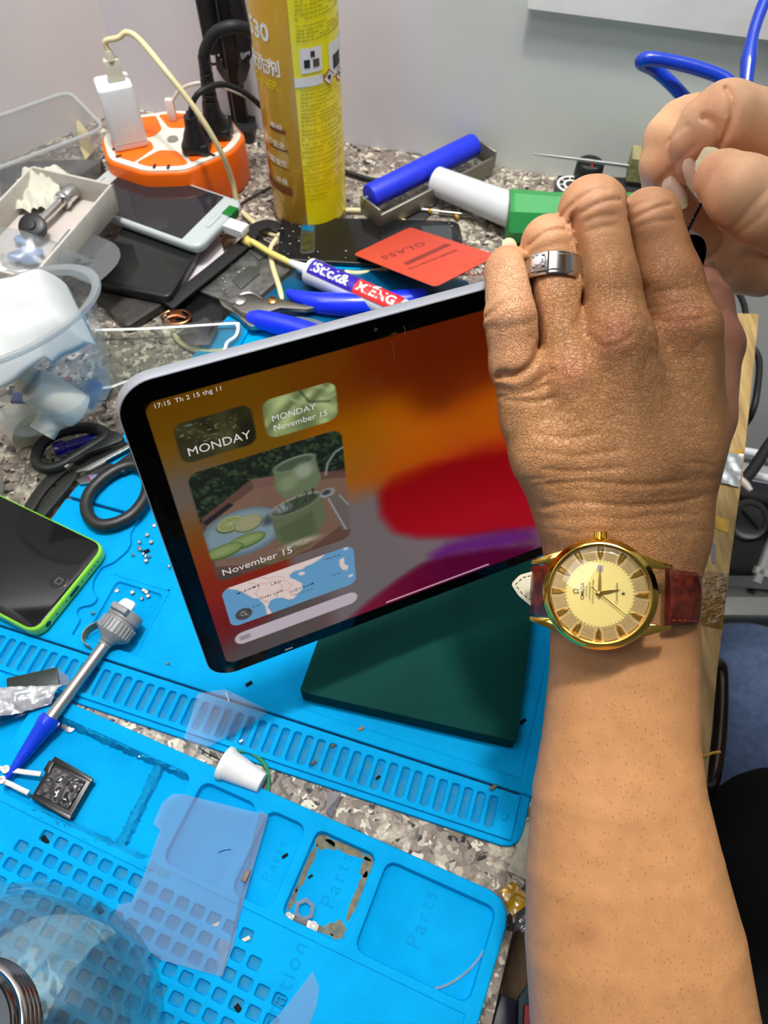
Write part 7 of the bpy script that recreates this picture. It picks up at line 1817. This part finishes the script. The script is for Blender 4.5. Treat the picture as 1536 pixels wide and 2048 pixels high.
# ---- the wire between the fingers
tw = []
a, b = D(1410, 392, .298), D(1374, 463, .3135)
dv = (b - a); e1 = dv.normalized().orthogonal().normalized(); e2 = dv.normalized().cross(e1)
for ph in (0, PI): tw.append(tube([a + dv * (k / 40) + (e1 * math.cos(k * .75 + ph) + e2 * math.sin(k * .75 + ph)) * .00035 for k in range(41)], .00038, 6, 2))
tag(make('twisted_wire', join(*tw), mat('dark_wire', (60, 48, 60), .25, .8)), 'thin dark twisted wire held between the right thumb and finger over the tablet corner', 'wire')
# ------------------------------------------------------------------ watch and ring
wc_ = D(1199, 1187, .2655)
to_cam = (Vector((0, 0, HC)) - wc_).normalized()
right = Vector(RC[:, 0]); 
a_ = math.radians(-3.0)
ex = (right - to_cam * right.dot(to_cam)).normalized(); ey = to_cam.cross(ex)
ex, ey = ex * math.cos(a_) + ey * math.sin(a_), -ex * math.sin(a_) + ey * math.cos(a_)
WM = Matrix(((ex[0], ey[0], to_cam[0], wc_[0]), (ex[1], ey[1], to_cam[1], wc_[1]), (ex[2], ey[2], to_cam[2], wc_[2]), (0, 0, 0, 1)))
MM = WM @ Matrix.Scale(.001, 4)
watch = thing('wristwatch', 'gold wristwatch with champagne dial on a brown leather strap around the left wrist', 'watch', wc_)
R0 = 19.4
make('case', lathe([(15, -7.5), (17, -7.2), (18.4, -5.5), (19.0, -3.5), (R0, -2.4), (R0, -1.6), (18.9, -.7), (17.6, .5), (17.2, .6), (16.7, .3), (16.6, -1.2), (16.4, -2.2)], 72, MM, True), GOLD, watch, angle=28)
DIAL = mat('champagne_dial', (226, 204, 128), .38, .45, coat=.2); DIALR = mat('ridged_dial', (186, 160, 112), .34, .5)
dial = make('dial', lathe([(0, -1.9), (11.6, -1.95), (11.7, -2.05)], 60, MM, False), DIAL, watch)
# outer dial ring with concentric ridges between the hour marks
rg = []
for k in range(12):
    a0 = k * PI / 6 + .12; a1 = a0 + PI / 6 - .24
    for j in range(8):
        r = 11.9 + j * .58
        rg.append(lathe([(r, -2.1), (r + .1, -1.85), (r + .35, -1.85), (r + .45, -2.1)], 8, MM, False, a0, a1))
make('ridged_ring', join(lathe([(11.6, -2.12), (16.6, -2.12)], 60, MM, False), *rg), DIALR, watch, angle=30)
ix = []
for k in range(12):
    a = k * PI / 6
    Mk = MM @ Matrix.Rotation(a, 4, 'Z') @ Matrix.Translation((14.0, 0, -2.1))
    p = [(-2.4, 0), (-.6, -.95), (2.2, -1.15), (2.2, 1.15), (-.6, .95)]
    V = [(x, y, 0) for x, y in p] + [(x * .8, y * .45, .9) for x, y in p]
    Fx = [(5, 6, 7, 8, 9)] + [(i, (i + 1) % 5, 5 + (i + 1) % 5, 5 + i) for i in range(5)]
    make('hour_marker', ([Mk @ Vector(v) for v in V], Fx), GOLD, watch, False)
tk = []
for k in range(60):
    tk.append(box(.75, .14, .12, MM @ Matrix.Rotation(k * PI / 30, 4, 'Z') @ Matrix.Translation((11.35, 0, -1.95))))
make('minute_track', join(*tk), mat('track_ink', (70, 54, 26), .4), dial, False)
INK = mat('dial_ink', (58, 44, 22), .4)
def WT(body, size, x, y, rot, sp=1.0, bold=0.0, shear=0.0, align='CENTER'):
    return lettering(body, size, MM @ Matrix.Translation((x, y, -1.83)) @ Matrix.Rotation(math.radians(rot), 4, 'Z'), .02, align, spacing=sp, bold=bold, shear=shear)
make('dial_lettering', join(WT('Ω', 2.6, -7.0, .4, 90, bold=.04), WT('OMEGA', 1.7, -5.2, .5, 90, 1.0, .04), WT('QUARTZ', .85, -4.1, .5, 90, 1.1), WT('CHRONOMETER', .85, -3.0, .5, 90, 1.0), WT('OFFICIALLY CERTIFIED', .85, -1.9, .5, 90, 1.0), WT('Constellation', 1.35, 6.1, .3, 90, 1.0, 0, .3), WT('★', 2.0, 8.6, .3, 90)), INK, dial, False)
make('date_window', prism(rrect(-1.0, 1.0, 7.6, 9.8, .2), -1.95, -1.8, 0, 2, MM), mat('date_frame', (190, 180, 190), .2, .6), dial)
def hand(name, L, w, ang, z, tail, m):
    p = [(-tail, -w * .3), (0, -w * .55), (L * .45, -w * .5), (L, -.08), (L, .08), (L * .45, w * .5), (0, w * .55), (-tail, w * .3)]
    return make(name, prism(p, z, z + .22, .05, 1, MM @ Matrix.Rotation(math.radians(ang), 4, 'Z')), m, watch)
hand('minute_hand', 9.4, .95, 90, -1.3, 1.6, mat('hand_gold', (190, 160, 84), .2, 1.0)); hand('hour_hand', 7.0, 1.2, 13, -1.65, 1.4, GOLD); hand('second_hand', 11.4, .34, -38, -.95, 3.6, GOLD)
make('hand_hub', lathe([(0.9, -1.9), (.9, -.6), (.5, -.5), (0, -.5)], 16, MM), GOLD, watch)
make('crystal', lathe([(16.5, .25), (16.0, .8), (14, 1.25), (10, 1.7), (5, 2.0), (1e-6, 2.1)], 64, MM, False), clear('watch_crystal', (252, 252, 248), .02, .025, .42), watch, angle=180)
cr = []
make('crown', join(move(lathe([(0, 0), (2.0, 0), (2.4, .4), (2.4, 2.2), (2.0, 2.7), (0, 2.8)], 18), MM @ Matrix.Translation((-.3, 19.0, -2.6)) @ Matrix.Rotation(-PI / 2, 4, 'X')),
     *[move(box(.35, .5, 2.0), MM @ Matrix.Translation((-.3, 19.0, -2.6)) @ Matrix.Rotation(-PI / 2, 4, 'X') @ Matrix.Rotation(k * PI / 9, 4, 'Z') @ Matrix.Translation((2.35, 0, .4))) for k in range(18)]), GOLD, watch, angle=30)
for sx in (1, -1):
    for sy in (1, -1):
        q = [(11.5, 15.0), (16.0, 13.6), (20.5, 12.0), (24.0, 11.0), (24.2, 9.6), (20.0, 9.4), (16.5, 9.4), (14.5, 10.5)]
        q = [(x * sx, y * sy) for x, y in q]
        if sx * sy < 0: q = q[::-1]
        V_, F_ = prism(q, -6.6, -2.4, .5, 2)
        make('lug', ([MM @ Vector((v.x, v.y, v.z - max(0, abs(v.x) - 18) ** 1.5 * .22)) for v in V_], F_), GOLD, watch, angle=35)
# strap: a band on an ellipse round the wrist
LEATH = mat('brown_leather', (112, 40, 26), .32, rgb2=(72, 24, 18), scale=320, bump=.5, bscale=420)
LINE = mat('cream_lining', (206, 198, 172), .6); STIT = mat('strap_stitch', (120, 46, 30), .6); STB = mat('dark_stitch', (60, 54, 44), .6)
A_, B_ = 28.8, 22.0; zc = -31.5; xo = 4.6
def band(t0, t1, wid0, wid1, th=2.6, n=28, inset=0.0, gro=True):
    """cross-section swept along the ellipse; t = 0 at the right, +90 deg towards the viewer"""
    V, F = [], []
    for i in range(n + 1):
        s = i / n; t = t0 + (t1 - t0) * s; w = (wid0 + (wid1 - wid0) * s) / 2
        c, sn = math.cos(t), math.sin(t); nx, nz = c / A_, sn / B_; L = math.hypot(nx, nz); nx /= L; nz /= L
        g = (.18 * math.sin(s * 46) if gro else 0)
        sec = [(-w, 0), (-w, th * .55), (-w + .8, th * .8 + g * .3), (-w * .45, th + g), (0, th * 1.08 + g), (w * .45, th + g), (w - .8, th * .8 + g * .3), (w, th * .55), (w, 0)]
        for (y, o) in sec: V.append(MM @ Vector((xo + A_ * c + nx * o, y, zc + B_ * sn + nz * o)))
    m = 9
    for i in range(n):
        for k in range(m): F.append((i * m + k, i * m + (k + 1) % m, (i + 1) * m + (k + 1) % m, (i + 1) * m + k))
    F.append(tuple(range(m - 1, -1, -1))); F.append(tuple(n * m + k for k in range(m)))
    return V, F
rad = math.radians
s1 = make('strap', band(rad(52), rad(-70), 19.4, 17.0, 3.0, 40), LEATH, watch, angle=50); s1['label'] = 'brown leather strap half on the right'
s2 = make('strap', band(rad(133), rad(270), 19.4, 17.0, 2.6, 44), LEATH, watch, angle=50); s2['label'] = 'brown leather strap half on the left'
st = []
for sy in (-1, 1):
    for k in range(14):
        t = rad(50 - k * 5.2); c, sn = math.cos(t), math.sin(t); t2 = rad(50 - k * 5.2 - 3.2)
        nx, nz = c / A_, sn / B_; L = math.hypot(nx, nz)
        p0 = MM @ Vector((xo + (A_ + 2.5) * c, 8.2 * sy, zc + (B_ + 2.5) * sn)); p1 = MM @ Vector((xo + (A_ + 2.5) * math.cos(t2), 8.1 * sy, zc + (B_ + 2.5) * math.sin(t2)))
        st.append(tube([p0, p1], .00032, 6, 1))
make('stitching', join(*st), STIT, s1)
# pointed strap end sticking out at the left, lining uppermost
tipx = [(-31, 5.6), (-25, 7.6), (-22, 8.0), (-22, -7.4), (-25, -7.0), (-31, -2.6), (-34.2, 1.9)]
tipx = [(x + 2.0, y) for x, y in tipx]
TMx = MM @ Matrix.Translation((-1.2, 0, -23.5)) @ Matrix.Rotation(rad(-4), 4, 'Y')
o = make('strap_tip', prism(round_poly(tipx, 1.2, 3), -2.2, 0, .3, 2, TMx), LINE, watch); o['label'] = 'cream lined pointed strap end'
inn = [(x * .9 - 1.4, y * .78 + .3) for x, y in tipx]
st = []
for i in range(len(inn)):
    if i in (2,): continue
    a, b = Vector(inn[i]), Vector(inn[(i + 1) % len(inn)]); n_ = max(2, int((b - a).length / 1.7))
    for k in range(n_):
        p, q = a + (b - a) * (k / n_), a + (b - a) * ((k + .6) / n_)
        st.append(tube([TMx @ Vector((p.x, p.y, .1)), TMx @ Vector((q.x, q.y, .1))], .00018, 5, 1))
make('stitching', join(*st), STB, o)

# ---- ring on the ring finger
rc = D(1106, 548, .2795)
ax = (D(1099, 488, .282) - D(1116, 620, .279)).normalized()
view = (Vector((0, 0, HC)) - rc).normalized(); view = (view - ax * view.dot(ax)).normalized(); sidev = ax.cross(view)
# local: x towards the viewer, y to the side, z along the finger
RM = Matrix(((view[0], sidev[0], ax[0], rc[0]), (view[1], sidev[1], ax[1], rc[1]), (view[2], sidev[2], ax[2], rc[2]), (0, 0, 0, 1))) @ Matrix.Scale(.001, 4) @ Matrix.Rotation(rad(-9), 4, 'X')
SILV = mat('polished_silver', (206, 206, 204), .14, 1.0)
ring = thing('ring', 'wide silver ring with a round clear stone on the ring finger', 'ring', rc)
rin, ro = 10.2, 11.3
make('band', lathe([(rin, -4.2), (ro - .5, -4.3), (ro, -3.8), (ro, -3.0), (ro + .15, -2.7), (ro + .35, -2.6), (ro + .35, 2.6), (ro + .15, 2.7), (ro, 3.0), (ro, 3.8), (ro - .5, 4.3), (rin, 4.2)], 64, RM, False), SILV, ring, angle=25)
sgn = 1 if (RM.to_3x3() @ Vector((0, 1, 0))).dot(Vector(RC[:, 0])) < 0 else -1
ST = RM @ Matrix.Rotation(sgn * rad(20), 4, 'Z') @ Matrix.Translation((ro - .1, 0, 0)) @ Matrix.Rotation(PI / 2, 4, 'Y')
make('setting', join(prism([(-3.3, -3.2), (3.3, -3.2), (3.3, 3.2), (-3.3, 3.2)], -.6, 1.2, .3, 2, ST)), SILV, ring)
gem = [(0, 2.6), (1.5, 2.55), (2.6, 1.9), (2.75, 1.7), (1.2, .7), (0, .2)]
GEM = mat('clear_stone', (250, 250, 255), .02, 0, spec=1.0, trans=.75); GEM.node_tree.nodes['Principled BSDF'].inputs['IOR'].default_value = 2.2
make('stone', lathe(gem, 14, ST, False), GEM, ring, False)
make('setting_pattern', join(*[sphere(ST @ Vector((2.55 * math.cos(k * PI / 2 + PI / 4), 2.55 * math.sin(k * PI / 2 + PI / 4), 1.9)), .00062, 6) for k in range(4)]), SILV, ring)
for o_ in list(bpy.data.objects):
    if o_.name.startswith('setting_pattern'): o_.name = 'prongs'
